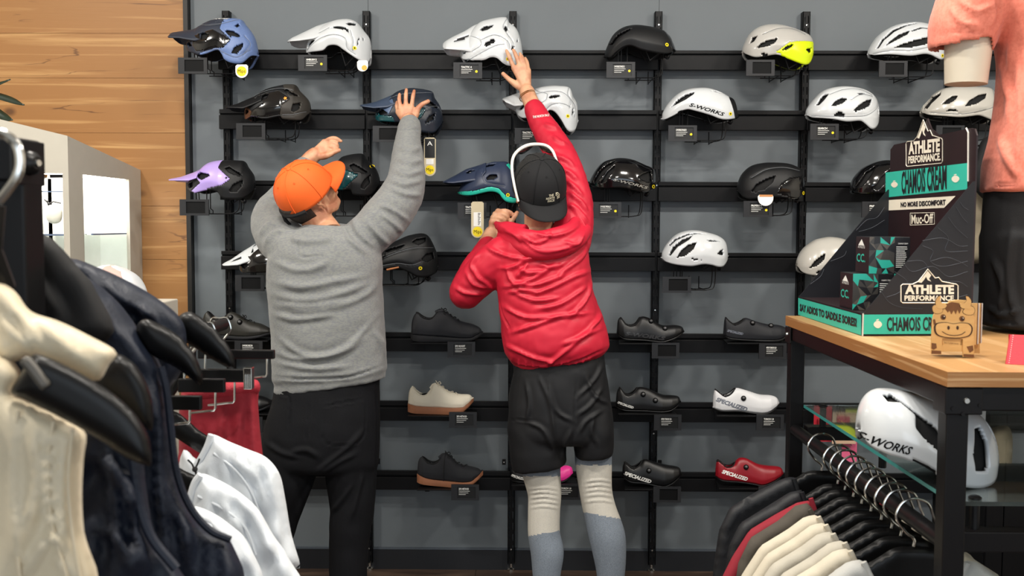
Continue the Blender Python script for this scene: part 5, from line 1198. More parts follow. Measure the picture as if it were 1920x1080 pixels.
# ------------------------------------------------------------------ soft goods: closed cloth bodies with rounded rims
def puff(name, poly, to3, T, m, parent=None, step=10, strokes=(), rim=None, nz=(0, 1), smooth_outline=True, **kw):
    """poly: outline; to3(a, b, off): off metres towards the room; T: half thickness"""
    if smooth_outline: poly = [tuple(p) for p in catmull(poly, 4, closed=True)]
    poly = np.array(poly, float)
    # resample the rim
    seg = np.linalg.norm(np.roll(poly, -1, 0)-poly, axis=1); L = np.concatenate([[0], np.cumsum(seg)]); n = max(12, int(L[-1]/step))
    s = np.linspace(0, L[-1], n, endpoint=False); pc = np.vstack([poly, poly[:1]])
    B = np.stack([np.interp(s, L, pc[:, k]) for k in (0, 1)], 1)
    x0, y0 = B.min(0); x1, y1 = B.max(0)
    gx = np.arange(x0+step*.5, x1, step); gy = np.arange(y0+step*.5, y1, step*.87)
    I = np.array([(x+(step*.5 if j % 2 else 0), y) for j, y in enumerate(gy) for x in gx])
    if len(I):
        d, _, _ = segdist(I, B); I = I[inpoly(I, B) & (d > step*.45)]
    pts = np.vstack([B, I]) if len(I) else B
    vs, _, tri = delaunay_2d_cdt([Vector(p) for p in pts.tolist()], [(i, (i+1) % n) for i in range(n)], [], 0, 1e-7)[:3]
    Q = np.array([(v.x, v.y) for v in vs]); tri = [t for t in tri if len(t) == 3]
    tri = np.array(tri); keep = inpoly(Q[tri].mean(1), B); tri = tri[keep]
    d, _, _ = segdist(Q, B); rim = rim or step*3
    prof = T*np.sqrt(np.clip(1-(1-np.clip(d/rim, 0, 1))**2, 0, 1)); prof[d < step*.05] = 0
    front = prof.copy()
    for pl, h, w in strokes:
        pl = catmull(pl, 4) if len(pl) > 2 else pl
        dd, _, par = segdist(Q, pl, closed=False); tp = np.clip(np.minimum(par, 1-par)*5, .2, 1)
        front += 1.6*h*tp*(np.exp(-(dd/w)**2)-.4*np.exp(-(dd/(2.2*w))**2))*np.clip(d/(step*.6), 0, 1)
    if nz[0]:
        front += nz[0]*np.array([noise.noise(Vector((p[0]*nz[1], p[1]*nz[1]*.5, 3.1))) for p in Q])*np.clip(d/rim, 0, 1)
    inner = d > step*.05
    nq = len(Q); bi = np.arange(nq); back_idx = np.where(inner)[0]; mp = np.arange(nq); mp[back_idx] = nq+np.arange(len(back_idx))
    V = [to3(a, b, f) for (a, b), f in zip(Q, front)]+[to3(Q[i][0], Q[i][1], -prof[i]) for i in back_idx]
    # orientation
    a, b, c = [np.asarray(V[k]) for k in tri[0]]; nrm = np.cross(b-a, c-a); fl = nrm[1] > 0
    F1_ = [tuple(t[::-1]) if fl else tuple(t) for t in tri.tolist()]; F2_ = [tuple(mp[list(t)][::-1]) for t in F1_]
    F2_ = [tuple(int(x) for x in f) for f in F2_ if len(set(f)) == 3]
    return obj(name, (V, F1_+F2_), m, parent, angle=180, **kw)
def atY(Y, tilt=0.0, u0=0):
    return lambda a, b, off: P(a, b, Y+tilt*(a-u0)-off)
def bandpuff(name, pts, w, Y, m, parent, r=.004, squash=1):
    mb = MB(); mb.tube(catmull([P(u, v, Y) for u, v in pts], 5), w, 8); return obj(name, mb, m, parent)
# ------------------------------------------------------------------ display kiosk in front of the wood wall
BEIGE = mat('beige_lacquer', '#b7b2a6', .45, var=.02); VWHITE = mat('white_vitrine_lining', '#f2f2ee', .6)
xc = P(145, 380, 3.69)[0]; xw = P(253, 450, D-.05)[0]; xk = (xc+xw)/2
yk0, yk1 = 3.69, D-.05
zt_l, zt_c, zt_b = P(-60, 215, yk0)[2], P(143, 261, yk0)[2], P(252, 324, yk1)[2]
ki = thing('display_kiosk', 'beige display kiosk with white lit windows standing against the wood wall', 'kiosk', (xk-.4, yk0+.3, 0))
xl = -2.75
w0, w1 = P(82, 330, yk0)[0], P(117, 330, yk0)[0]; wz1, wz0 = P(100, 325, yk0)[2], 0.75
def zt_at(x): return zt_c+(zt_l-zt_c)*(xk-x)/(xk-P(-60, 215, yk0)[0])
m = MB(); t = .014; wl0 = w0-.42
for a, b, z0, z1 in ((xl, wl0, 0, None), (w1, xk, 0, None), (wl0, w1, 0, wz0), (wl0, w1, wz1, None)):
    za, zb = (z1 if z1 else zt_at(a)), (z1 if z1 else zt_at(b))
    m.hexa([(a, yk0, z0), (b, yk0, z0), (b, yk0+t, z0), (a, yk0+t, z0)], [(a, yk0, za), (b, yk0, zb), (b, yk0+t, zb), (a, yk0+t, za)])
obj('front_panel', m, BEIGE, ki, smooth=False)
sy0, sy1 = PX(157, 400, xk)[1], PX(243, 400, xk)[1]; sz1 = PX(157, 327, xk)[2]
zs_ = lambda y: zt_c+(zt_b-zt_c)*(y-yk0)/(yk1-yk0)
m = MB()
for a, b, z0, z1 in ((yk0+t, sy0, 0, None), (sy1, yk1, 0, None), (sy0, sy1, 0, wz0), (sy0, sy1, sz1, None)):
    za, zb = (z1 if z1 else zs_(a)), (z1 if z1 else zs_(b))
    m.hexa([(xk-t, a, z0), (xk, a, z0), (xk, b, z0), (xk-t, b, z0)], [(xk-t, a, za), (xk, a, za), (xk, b, zb), (xk-t, b, zb)])
obj('side_panel', m, BEIGE, ki, smooth=False)
m = MB(); dzt = zt_b-zt_c
m.hexa([(xl, yk0, zt_at(xl)), (xk, yk0, zt_c), (xk, yk1, zt_b), (xl, yk1, zt_at(xl)+dzt)], [(xl, yk0, zt_at(xl)+.012), (xk, yk0, zt_c+.012), (xk, yk1, zt_b+.012), (xl, yk1, zt_at(xl)+dzt+.012)]); obj('top_panel', m, BEIGE, ki, smooth=False)
m = MB(); m.box(xl+.03, xk-.17, yk0+.22, yk0+.23, .75, 1.70); m.box(xl+.03, xk-.02, yk1-.03, yk1-.02, .75, 1.725); m.box(xl+.03, xk-.02, yk0+.02, yk1, .73, .75); m.box(xk-.18, xk-.17, yk0+.22, yk1, .75, 1.725); obj('vitrine_lining', m, VWHITE, ki, smooth=False)
GLASSE = mat('glass_shelf_edge', '#5b6b86', .2)
for zz in (PX(157, 440, xk)[2], 1.2):
    m = MB(); m.box(xk-.024, xk-.016, yk0+.24, yk1-.035, zz-.003, zz+.003); obj('shelf_edge', m, GLASSE, ki, smooth=False)
    m = MB(); m.box(xk-.168, xk-.0245, yk0+.24, yk1-.035, zz-.002, zz+.002); obj('glass_shelf', m, glass, ki, smooth=False)
    m = MB(); m.box(wl0, xk-.03, yk0+.02, yk0+.026, zz-.003, zz+.003); obj('shelf_edge', m, GLASSE, ki, smooth=False)
    m = MB(); m.box(wl0, xk-.03, yk0+.0265, yk0+.215, zz-.002, zz+.002); obj('glass_shelf', m, glass, ki, smooth=False)
m = MB(); zz = P(100, 358, yk0)[2]; m.box(wl0, w1, yk0+.08, yk0+.088, zz-.002, zz+.002); obj('shelf_edge', m, GLASSE, ki, smooth=False)
m = MB(); a = P(94, 327, yk0); m.box(a[0], a[0]+.045, yk0-.004, yk0, a[2]-.012, a[2]); obj('black_clip', m, BLACK2, ki, smooth=False)
VL = mat('vitrine_light_strip', '#fffaf0', .5, emit=14.0)
m = MB(); m.box(xk-.16, xk-.02, yk0+.24, yk1-.06, 1.725, 1.732) if False else m.box(xk-.15, xk-.03, yk0+.24, yk1-.06, 1.712, 1.718); obj('light_strip', m, VL, ki, smooth=False)
m = MB(); m.box(wl0, xk-.03, yk0+.03, yk0+.2, 1.715, 1.721); obj('light_strip', m, VL, ki, smooth=False)
# pouch hanging in the kiosk window
pg = thing('hanging_pouch', 'small translucent white pouch hanging on a hook inside the kiosk window', 'pouch', P(98, 420, yk0+.15))
puff('pouch_body', [(84, 388), (100, 384), (115, 388), (117, 405), (112, 417), (96, 419), (86, 408)], atY(yk0+.15), .012, mat('pale_pouch', '#d9d6cc', .5), pg, step=4)
m = MB(); m.tube([P(83, 374, yk0+.15), P(92, 382, yk0+.15), P(100, 378, yk0+.15), P(114, 381, yk0+.15)], .003, 6); m.tube([P(88, 376, yk0+.15), P(92, 388, yk0+.15)], .003, 6); obj('strap', m, BLACK2, pg)
# plant on the kiosk
pc = np.array(P(-70, 215, 3.95)); pc[2] = zt_at(pc[0])+dzt*(3.95-yk0)/(yk1-yk0)+.07
pl = thing('potted_plant', 'potted plant with long dark green leaves on top of the kiosk', 'plant', pc-np.array([0, 0, .055])); LEAF = mat('dark_green_leaf', '#1c2a1e', .4, var=.2, vscale=30)
m = MB(); sx_ = (zt_at(pc[0]+.1)-zt_at(pc[0]))/.1; sy_ = dzt/(yk1-yk0); m.lathe([(0, 0), (.07, 0), (.09, .12), (.08, .12), (.07, .1), (0, .1)], pc+np.array([0, 0, -.0578]), axis=(-sx_, -sy_, 1), n=20); obj('pot', m, mat('grey_pot', '#55585a', .7), pl)
for tip, mid, w in (((46, 198), (10, 184), .016), ((24, 226), (0, 214), .02), ((-10, 120), (-50, 160), .02), ((-130, 170), (-100, 180), .018), ((20, 150), (-30, 165), .015)):
    a = pc+np.array([0, 0, .06]); b_ = P(mid[0], mid[1], 3.93); c_ = P(tip[0], tip[1], 3.9); path = np.array(catmull([a, b_, c_], 8)); N_ = len(path); G = []
    for k, p in enumerate(path):
        f = k/(N_-1); ww = w*math.sin(math.pi*min(1, f*.93+.07))**.8; G.append([p+np.array([0, -ww*.6, -ww*.8]), p+np.array([0, 0, .004]), p+np.array([0, ww*.6, ww*.8])])
    m = MB(); m.grid(G); obj('leaf', m, LEAF, pl, solid=.001)
# pale helmet on a pedestal beside the kiosk
_yh = YH; YH = 3.2
hs = Shell([(P(u, v, YH)[0], P(u, v, YH)[2]) for u, v in [(150, 545), (160, 515), (185, 500), (215, 498), (250, 515), (268, 540), (272, 552)]], [(P(u, v, YH)[0], P(u, v, YH)[2]) for u, v in [(150, 552), (200, 565), (272, 556)]], .1, YH)
sh_t = thing('bike_helmet', 'pale pink and white helmet on a pedestal below the kiosk', 'helmet', P(210, 560, YH))
q_ = lambda u, v: (lambda w: (w[0], w[2]))(P(u, v, YH))
pr = shell_parts(hs, [[q_(190, 504), q_(225, 515), q_(250, 535), q_(262, 555), q_(245, 555), q_(225, 530), q_(192, 512)]], [([q_(205, 495), q_(235, 508), q_(262, 545), q_(250, 556), q_(232, 528), q_(205, 508)], mat('dusty_pink_shell', '#c2a59c', .4), 'pink_band')])
obj('outer_shell', pr[0], SW, sh_t, solid=.008); obj('pink_band', pr[1], mat('dusty_pink_shell'), sh_t, solid=.008)
mb = MB(); mb.grid(hs.grid(shrink=.013)); obj('foam_liner', mb, LINER, sh_t)
m = MB(); c = P(210, 565, YH); zp = float(hs.zb.min()); m.box(c[0]-.16, c[0]+.16, YH-.15, YH+.15, 0, zp-.002); props(obj('display_pedestal', m, BEIGE, smooth=False, bevel=.004), 'plain beige pedestal carrying the pale pink helmet', 'pedestal')
YH = _yh
def hook_over(bx, top, hw, Y, start):
    """wire from start that goes round the bar and rests on its top"""
    return catmull([start, (bx+hw*.3, Y, top-2*hw-.022), (bx+hw+.008, Y, top-2*hw), (bx+hw+.009, Y, top-.012), (bx+hw+.002, Y, top+.003), (bx, Y, top+.0026), (bx-hw-.002, Y, top+.003), (bx-hw-.009, Y, top-.012), (bx-hw-.010, Y, top-.026)], 5)
LBX, LBZ = -.607, 1.325
# ------------------------------------------------------------------ garment rack at the left
rk = thing('garment_rack', 'black steel garment rack with bolted corner joint at the kiosk side', 'rack', (-.54, 1.3, 0))
a, b_ = P(8, 400, 1.08), P(83, 400, 1.125); ztop = P(40, 268, 1.08)[2]
m = MB(); m.box(a[0]-.012, b_[0], 1.08, 1.125, 0, ztop); obj('post', m, BLACK, rk, bevel=.003, smooth=False)
m = MB(); z0, z1 = P(0, 340, 1.08)[2], P(0, 258, 1.08)[2]; m.box(-.95, a[0]+.02, 1.075, 1.125, z0, z1); obj('cross_arm', m, BLACK, rk, bevel=.003, smooth=False)
m = MB(); c0, c1 = P(22, 345, 1.06), P(84, 268, 1.13); m.box(c0[0], c1[0], 1.055, 1.13, c0[2], c1[2]); jt = obj('corner_joint', m, BLACK2, rk, bevel=.006, smooth=False)
m = MB(); m.lathe([(0, .012), (.007, .012), (.009, .010), (.0125, .006), (.0135, 0)], (c1[0], 1.092, P(76, 306, 1.09)[2]), axis=(1, -.35, 0), n=18); kn = obj('knob', m, BLACK2, jt)
m = MB(); m.lathe([(0, .0145), (.0035, .0145), (.004, .011)], (c1[0], 1.092, P(76, 306, 1.09)[2]), axis=(1, -.35, 0), n=14); obj('bolt_head', m, CHROME, jt)
m = MB(); m.box(-.82, -.78, .5, 1.46, 1.44, 1.47); obj('upper_bar', m, BLACK, rk, smooth=False, bevel=.002)
m = MB(); m.box(-.95, -.78, 1.434, 1.46, 1.44, 1.47); m.box(-.95, -.92, .5, 1.43, 1.44, 1.47); obj('side_frame', m, BLACK, rk, smooth=False)
m = MB(); m.tube([(LBX, 1.48, LBZ), (LBX, 2.045, LBZ)], .012, 12); obj('lower_bar', m, BLACK, rk)
m = MB(); m.box(-.63, -.585, 1.462, 1.5, 0, LBZ+.014); obj('post', m, BLACK, rk, smooth=False, bevel=.002)
CREAM = mat('cream_nylon', '#d2c3a6', .5, bump=.05, bscale=300, sheen=.15); NAVYF = mat('navy_nylon', '#111827', .55, bump=.12, bscale=220, var=.12, spec=.35); NAVYB = mat('dark_binding', '#080b12', .55)
HPL = mat('hanger_black_plastic', '#0a0a0b', .38, spec=.28); WTEE = mat('white_knit', '#d9dee3', .85, bump=.25, bscale=700, var=.03)
def hanger_tip(poly, Y, T, lab, hook=None, notch=None, bar=(-.8, 1.47, .02)):
    t_ = thing('coat_hanger', lab, 'hanger', P(poly[0][0], poly[0][1], Y), group='moulded black hangers on the left rack')
    o_ = puff('hanger_arm', poly, atY(Y), T, HPL, t_, step=8, rim=34)
    if hook:
        m = MB(); m.tube(catmull([P(u, v, Y) for u, v in hook], 6), .0032, 8); obj('hook', m, CHROME, t_)
    else:
        c = P(poly[0][0], poly[0][1], Y); m = MB(); m.tube(catmull([c+np.array([-.02, 0, -.02]), (c+np.array([bar[0], Y, bar[1]-.06]))/2*np.array([1, 0, 1])+np.array([0, Y, 0]), (bar[0], Y, bar[1]-.06-2*bar[2]+.03)], 5), .009, 8); obj('hanger_beam', m, HPL, t_)
        m = MB(); m.tube(hook_over(bar[0], bar[1], bar[2], Y, (bar[0], Y, bar[1]-.06-2*bar[2]+.03)), .003, 8); obj('hook', m, CHROME, t_)
    if notch:
        m = MB(); m.tube(catmull([P(u, v, Y-T-.001) for u, v in notch], 4), [.003]+[.005]*(4*(len(notch)-1)-1)+[.004], 8); obj('strap_notch', m, mat('grey_notch_edge', '#4a463f', .5), t_)  # paler grey tube along the notch in the black hanger arm
    return t_
# navy vests, far to near, each with its hanger
hanger_tip([(330, 600), (352, 584), (378, 596), (410, 624), (434, 658), (441, 682), (436, 692), (405, 678), (365, 652), (335, 630)], 1.42, .011, 'black hanger tip poking out beside the olive-black shoe')
vest4 = thing('vest', 'navy nylon vest shoulder on the hanger beside the wood wall', 'vest', P(250, 700, 1.4))
puff('shoulder', [(60, 492), (130, 484), (180, 500), (230, 522), (290, 556), (338, 596), (350, 640), (338, 700), (310, 760), (300, 1000), (100, 1000), (60, 640)], atY(1.40), .03, NAVYF, vest4, step=9, nz=(.02, .03),
     strokes=[([(180, 520), (240, 570), (300, 600)], .012, 10), ([(200, 560), (270, 620), (330, 640)], .010, 9), ([(150, 510), (220, 600), (260, 680)], .010, 11), ([(250, 560), (300, 620), (310, 700)], .008, 9)])
hanger_tip([(255, 620), (270, 598), (300, 608), (336, 630), (364, 664), (379, 700), (378, 722), (366, 716), (330, 690), (280, 662)], 1.24, .012, 'black hanger tip resting in front of the trouser hangers')
vest3 = thing('vest', 'navy nylon vest with dark bound armhole in front of the white shirts', 'vest', P(250, 1000, 1.22))
puff('body', [(0, 500), (50, 490), (110, 500), (165, 520), (215, 560), (248, 600), (272, 640), (300, 680), (312, 730), (320, 800), (328, 870), (340, 920), (362, 962), (395, 996), (432, 1014), (436, 1120), (100, 1120), (0, 1000)], atY(1.255), .04, NAVYF, vest3, step=13, nz=(.022, .022),
     strokes=[([(250, 680), (268, 780), (262, 900), (275, 1060)], .014, 10), ([(285, 720), (296, 820), (300, 940), (320, 1060)], .014, 9), ([(120, 520), (180, 580), (230, 660)], .014, 14), ([(60, 520), (120, 600), (150, 700)], .014, 14), ([(340, 960), (350, 1020), (352, 1090)], .012, 10), ([(390, 1010), (392, 1060), (398, 1100)], .01, 8), ([(170, 560), (240, 640), (280, 700)], .010, 9)])
bandpuff('armhole_binding', [(302, 688), (312, 730), (320, 800), (328, 868), (342, 920), (364, 962), (396, 996), (432, 1012)], .0048, 1.222, NAVYF, vest3)
hanger_tip([(176, 706), (196, 682), (220, 664), (250, 680), (272, 712), (285, 752), (287, 800), (276, 806), (230, 772), (190, 742)], .95, .013, 'black hanger tip between the cream vest and the navy vests')
vest2 = thing('vest', 'dark navy vest with shiny folds hanging behind the cream vest', 'vest', P(200, 1000, 1.02))
puff('body', [(100, 690), (160, 700), (200, 740), (240, 780), (265, 840), (275, 920), (290, 1000), (330, 1060), (350, 1130), (60, 1130), (40, 800)], atY(.985), .035, NAVYF, vest2, step=14, nz=(.018, .02),
     strokes=[([(170, 850), (230, 900), (260, 960)], .016, 12), ([(200, 820), (215, 930), (225, 1070)], .016, 11), ([(240, 900), (255, 1000), (280, 1070)], .012, 9), ([(180, 980), (230, 1020), (260, 1080)], .012, 12)])
bandpuff('armhole_binding', [(215, 760), (240, 800), (252, 880), (262, 950), (285, 1010), (330, 1066)], .005, .952, NAVYF, vest2)
# cream vest, the nearest garment
hanger_tip([(20, 736), (36, 706), (52, 676), (66, 664), (104, 676), (162, 706), (222, 746), (262, 788), (281, 830), (284, 872), (270, 872), (236, 858), (176, 818), (100, 776), (44, 748)], .83, .012, 'wide moulded black hanger arm in front of the cream vest', notch=[(44, 672), (60, 690), (78, 714), (88, 726)], bar=(-.8, 1.47, .02))
vest1 = thing('vest', 'cream nylon vest with stitched armhole bands', 'vest', P(80, 1000, .85))
puff('shoulder_strap', [(-60, 500), (0, 528), (30, 548), (58, 584), (110, 602), (168, 630), (219, 660), (204, 684), (186, 714), (150, 704), (100, 684), (56, 668), (0, 690), (-60, 690)], atY(.87), .02, CREAM, vest1, step=12, nz=(.006, .02), strokes=[([(10, 560), (50, 610), (90, 670)], .006, 9), ([(60, 590), (110, 640), (180, 690)], .004, 10), ([(0, 600), (40, 640), (60, 660)], .006, 8)])
puff('body', [(-80, 640), (0, 660), (40, 700), (24, 735), (60, 752), (110, 778), (160, 808), (157, 860), (154, 930), (158, 1000), (172, 1120), (-80, 1120)], atY(.86), .03, CREAM, vest1, step=14, nz=(.008, .016),
     strokes=[([(30, 780), (22, 880), (26, 980), (45, 1090)], .004, 7), ([(100, 800), (88, 880), (96, 980), (128, 1090)], .010, 6), ([(60, 800), (70, 900), (50, 1000)], .008, 14), ([(120, 820), (112, 920), (124, 1040)], .006, 8), ([(40, 1090), (70, 1040), (95, 1000)], .008, 10)])
for ln_ in ([(34, 770), (24, 860), (24, 960), (40, 1095)], [(100, 790), (90, 870), (97, 980), (130, 1095)], [(136, 806), (128, 900), (136, 1000), (152, 1095)]): bandpuff('stitched_band', ln_, .0016, .828, CREAM, vest1)
m = MB(); m.tube(catmull([P(u, v, .86) for u, v in [(-20, 246), (8, 252), (30, 270), (38, 300), (32, 330), (12, 360), (-10, 385)]], 6), .0042, 8)
h0 = thing('coat_hanger', 'hanger with thick bent wire hook in front of the black rack joint', 'hanger', P(-20, 246, .86)); obj('hook', m, CHROME, h0)
m = MB(); m.tube([P(-10, 385, .86), P(-16, 470, .86), P(10, 540, .88)], .009, 8); obj('hanger_beam', m, HPL, h0)
blk = thing('vest', 'black garment shoulder hanging right below the rack joint', 'vest', P(40, 560, 1.12))
puff('shoulder', [(-60, 430), (0, 434), (78, 438), (112, 462), (150, 505), (180, 545), (200, 640), (-60, 640)], atY(1.175), .02, mat('black_fabric', '#08080a', .8), blk, step=12, nz=(.01, .02), strokes=[([(0, 470), (60, 520), (120, 600)], .01, 10)])
# trouser hangers: felted bar, bent wire, metal clips
def trouser_hanger(lab, u0, u1, va, vb, Y, drop, wu, clip=None):
    t_ = thing('trouser_hanger', lab, 'hanger', P(u1, vb, Y), group='clip hangers on the lower bar of the left rack')
    a, b_ = P(u0, vb, Y), P(u1, va, Y); m = MB(); m.box(min(a[0], -.607), b_[0], Y-.006, Y+.006, a[2], b_[2]); obj('bar', m, HPL, t_, smooth=False, bevel=.002)
    m = MB(); m.tube([P(wu, vb, Y), P(wu, vb+drop-6, Y), P(wu-3, vb+drop-1, Y), P(wu-14, vb+drop, Y), P(wu-50, vb+drop+4, Y)], .0022, 8); obj('wire', m, CHROME, t_)
    z = (a[2]+b_[2])/2; m = MB(); m.tube(hook_over(LBX, LBZ+.012, .012, Y, (LBX, Y, z)), .002, 8); obj('hook', m, CHROME, t_)
    if clip:
        c0, c1 = P(clip[0], clip[3], Y-.01), P(clip[2], clip[1], Y-.01); m = MB(); m.box(c0[0], c1[0], Y-.012, Y+.008, c0[2], c1[2]); cl = obj('clip', m, CHROME, t_, smooth=False, bevel=.001)
        for k in range(4):
            x = c0[0]+(c1[0]-c0[0])*(.16+.22*k); m = MB(); m.box(x, x+(c1[0]-c0[0])*.1, Y-.0145, Y-.012, c0[2]+.002, c1[2]-.012); obj('clip_rib', m, CHROME, cl, smooth=False)
    return t_
trouser_hanger('empty black bar hanger sticking out in front of the grey sweatshirt', 372, 515, 656, 672, 2.02, 35, 501)
trouser_hanger('black bar hanger whose ribbed metal clip holds the red shorts', 372, 460, 692, 716, 1.92, 40, 440, clip=(457, 690, 472, 730))
trouser_hanger('short black bar hanger in front of the red shorts waistband', 335, 422, 710, 735, 1.80, 36, 404)
trouser_hanger('short black bar hanger just above the white shirts', 326, 378, 742, 768, 1.68, 26, 356)
rs = thing('shorts', 'dark red shorts with ribbed waistband clipped to a hanger', 'shorts', P(420, 850, 2.0))
DRED = mat('dark_red_jersey', '#8e1526', .75, bump=.1, bscale=400, var=.08, vscale=30)
puff('shorts_body', [(340, 735), (380, 728), (440, 722), (482, 720), (484, 760), (489, 820), (498, 900), (498, 960), (330, 960), (335, 850)], atY(1.99), .03, DRED, rs, step=7, nz=(.006, .05), strokes=[([(420, 760), (412, 820), (405, 900)], .008, 5), ([(450, 760), (446, 830), (455, 900)], .008, 5), ([(395, 800), (390, 850), (380, 900)], .008, 5), ([(470, 750), (474, 820), (478, 900)], .007, 4), ([(370, 790), (372, 830), (365, 880)], .008, 4)])
puff('waistband', [(345, 728), (380, 722), (440, 714), (482, 712), (484, 738), (440, 748), (380, 756), (345, 760)], atY(1.975), .022, mat('red_rib', '#a01d2e', .75, bump=.3, bscale=300), rs, step=7)
# white shirts
def tee(lab, body, Y, seams, collar=None, strokes=()):
    t_ = thing('shirt', lab, 'shirt', P(body[0][0], 1060, Y), group='white knit shirts on the left rack')
    puff('body', body, atY(Y), .03, WTEE, t_, step=8, nz=(.014, .04), strokes=strokes)
    for s_ in seams: bandpuff('seam', s_, .0022, Y-.032, WTEE, t_)
    if collar: bandpuff('collar', collar, .006, Y-.022, WTEE, t_)
    return t_
tee('white knit shirt with sleeve hanging beside the black corduroys', [(338, 858), (370, 862), (386, 838), (396, 814), (430, 828), (464, 842), (500, 858), (524, 888), (534, 930), (546, 1000), (563, 1062), (548, 1068), (545, 1110), (330, 1110)], 1.82,
    [[(400, 850), (440, 880), (470, 920), (490, 970)]], [(396, 815), (388, 838), (374, 864), (360, 880)], strokes=[([(500, 880), (516, 960), (530, 1050)], .014, 8), ([(470, 860), (500, 940), (515, 1030)], .010, 7), ([(420, 850), (480, 900), (505, 990)], .008, 7)])
tee('white knit shirt with textured yoke between the two other white shirts', [(352, 940), (364, 905), (376, 888), (402, 896), (442, 918), (482, 952), (512, 1002), (541, 1046), (556, 1110), (340, 1110)], 1.70,
    [[(370, 930), (420, 955), (460, 990), (480, 1040)]], [(376, 890), (364, 908), (354, 942)], strokes=[([(450, 930), (490, 990), (520, 1060)], .010, 8), ([(400, 930), (450, 990), (480, 1070)], .008, 8)])
tee('white knit shirt closest to the navy vest', [(350, 985), (356, 950), (392, 958), (432, 984), (466, 1020), (490, 1110), (340, 1110)], 1.58, [[(360, 970), (400, 990), (440, 1040)]], None, strokes=[([(390, 975), (430, 1020), (450, 1080)], .008, 9)])
hanger_tip([(300, 770), (330, 772), (352, 788), (372, 806), (399, 826), (392, 846), (380, 852), (350, 834), (320, 815), (300, 810)], 1.83, .008, 'black hanger arm inside the white shirt beside the red shorts', bar=(LBX, LBZ+.012, .012))
hanger_tip([(320, 870), (345, 882), (372, 896), (368, 916), (358, 930), (335, 915), (320, 905)], 1.71, .008, 'black hanger arm inside the textured white shirt', bar=(LBX, LBZ+.012, .012))
tgm = thing('tag_string', 'knotted black tag string tied at the white shirt collar', 'string', P(366, 880, 1.78))
m = MB(); m.tube(catmull([P(u, v, 1.775) for u, v in [(352, 862), (360, 870), (365, 879), (372, 866), (374, 860)]], 4), .0016, 6); m.tube(catmull([P(u, v, 1.775) for u, v in [(365, 879), (368, 890), (364, 896), (370, 904)]], 4), .0022, 6); m.ico(P(365.5, 880, 1.775), .005); obj('string', m, STRAP, tgm)
# ------------------------------------------------------------------ display table at the right
TZ = 1.27
n0, f0 = PZ(1764, 697.5, TZ), PZ(1481, 592, TZ)
X0, YN, YFAR, XE = float((n0[0]+f0[0])/2), float(n0[1]), float(f0[1]), 2.15
OAK = wood_mat('oak_tabletop', '#cba97e', '#a67e50', '#6a4522', scale=(16, .9, 16), rough=.4, knots=False, contrast=1.4); OAKF = wood_mat('oak_front_edge', '#d0a878', '#9a6a3a', '#6a4522', scale=(1.2, 1, 40), rough=.45, knots=False, contrast=1.5); OAKS = wood_mat('oak_side_edge', '#d0a878', '#9a6a3a', '#6a4522', scale=(1, 1.2, 40), rough=.45, knots=False, contrast=1.5)
tb = thing('display_table', 'tall display table with oak top, black steel frame and glass shelf', 'table', (X0+.6, (YN+YFAR)/2, 0))
m = MB(); m.box(X0+.001, XE, YN+.001, YFAR, TZ-.027, TZ); tt_ = obj('tabletop', m, OAK, tb, smooth=False)
m = MB(); m.box(X0, XE, YN, YN+.001, TZ-.027, TZ); obj('edge_band', m, OAKF, tt_, smooth=False)
m = MB(); m.box(X0, X0+.001, YN+.001, YFAR, TZ-.027, TZ); obj('edge_band', m, OAKS, tt_, smooth=False)
bz0, bz1 = TZ-.072, TZ-.027; pw = .04
DARKR = mat('dark_steel_frame', '#0c0a0b', .4, bump=.03, bscale=400, spec=.25)
for nm, bx in (('frame_beam', (X0+.004, X0+.04, YN+.03, YFAR-.02, bz0+.006, bz1)), ('frame_beam', (X0+.02, XE, YN+.008, YN+.046, bz0, bz1)), ('frame_beam', (X0+.02, XE, YFAR-.046, YFAR-.008, bz0, bz1))):
    m = MB(); m.box(*bx); obj(nm, m, DARKR, tb, smooth=False, bevel=.003)
for px_, py_ in ((X0+.004, YN+.008), (X0+.004, YFAR-.05), (XE-.05, YN+.008), (XE-.05, YFAR-.05)):
    m = MB(); m.box(px_, px_+pw, py_, py_+pw, 0, TZ-.027); lg = obj('leg', m, DARKR, tb, smooth=False, bevel=.003)
# bolted corner bracket
m = MB(); m.box(X0+.0, X0+.066, YN+.003, YN+.008, TZ-.078, TZ-.029); m.box(X0-.001, X0+.004, YN+.003, YN+.06, TZ-.078, TZ-.029); br = obj('corner_bracket', m, DARKR, tb, smooth=False, bevel=.004)
for dx, dz in ((.036, -.052), (.012, -.066), (.06, -.06), (.03, -.076)):
    m = MB(); m.lathe([(0, .004), (.0045, .004), (.0055, .002), (.006, 0)] if dx == .036 else [(0, .002), (.0035, .002), (.004, 0)], (X0+dx, YN+.003, TZ+dz), axis=(0, -1, 0), n=14); obj('bolt', m, CHROME if dx == .036 else DARKR, br)
m = MB(); m.box(X0-.002, X0+.003, YFAR-.06, YFAR-.005, TZ-.075, TZ-.029); br = obj('corner_bracket', m, DARKR, tb, smooth=False, bevel=.003)
m = MB(); m.lathe([(0, .004), (.005, .004), (.006, 0)], (X0-.002, YFAR-.03, TZ-.05), axis=(-1, 0, 0), n=12); obj('bolt', m, CHROME, br)
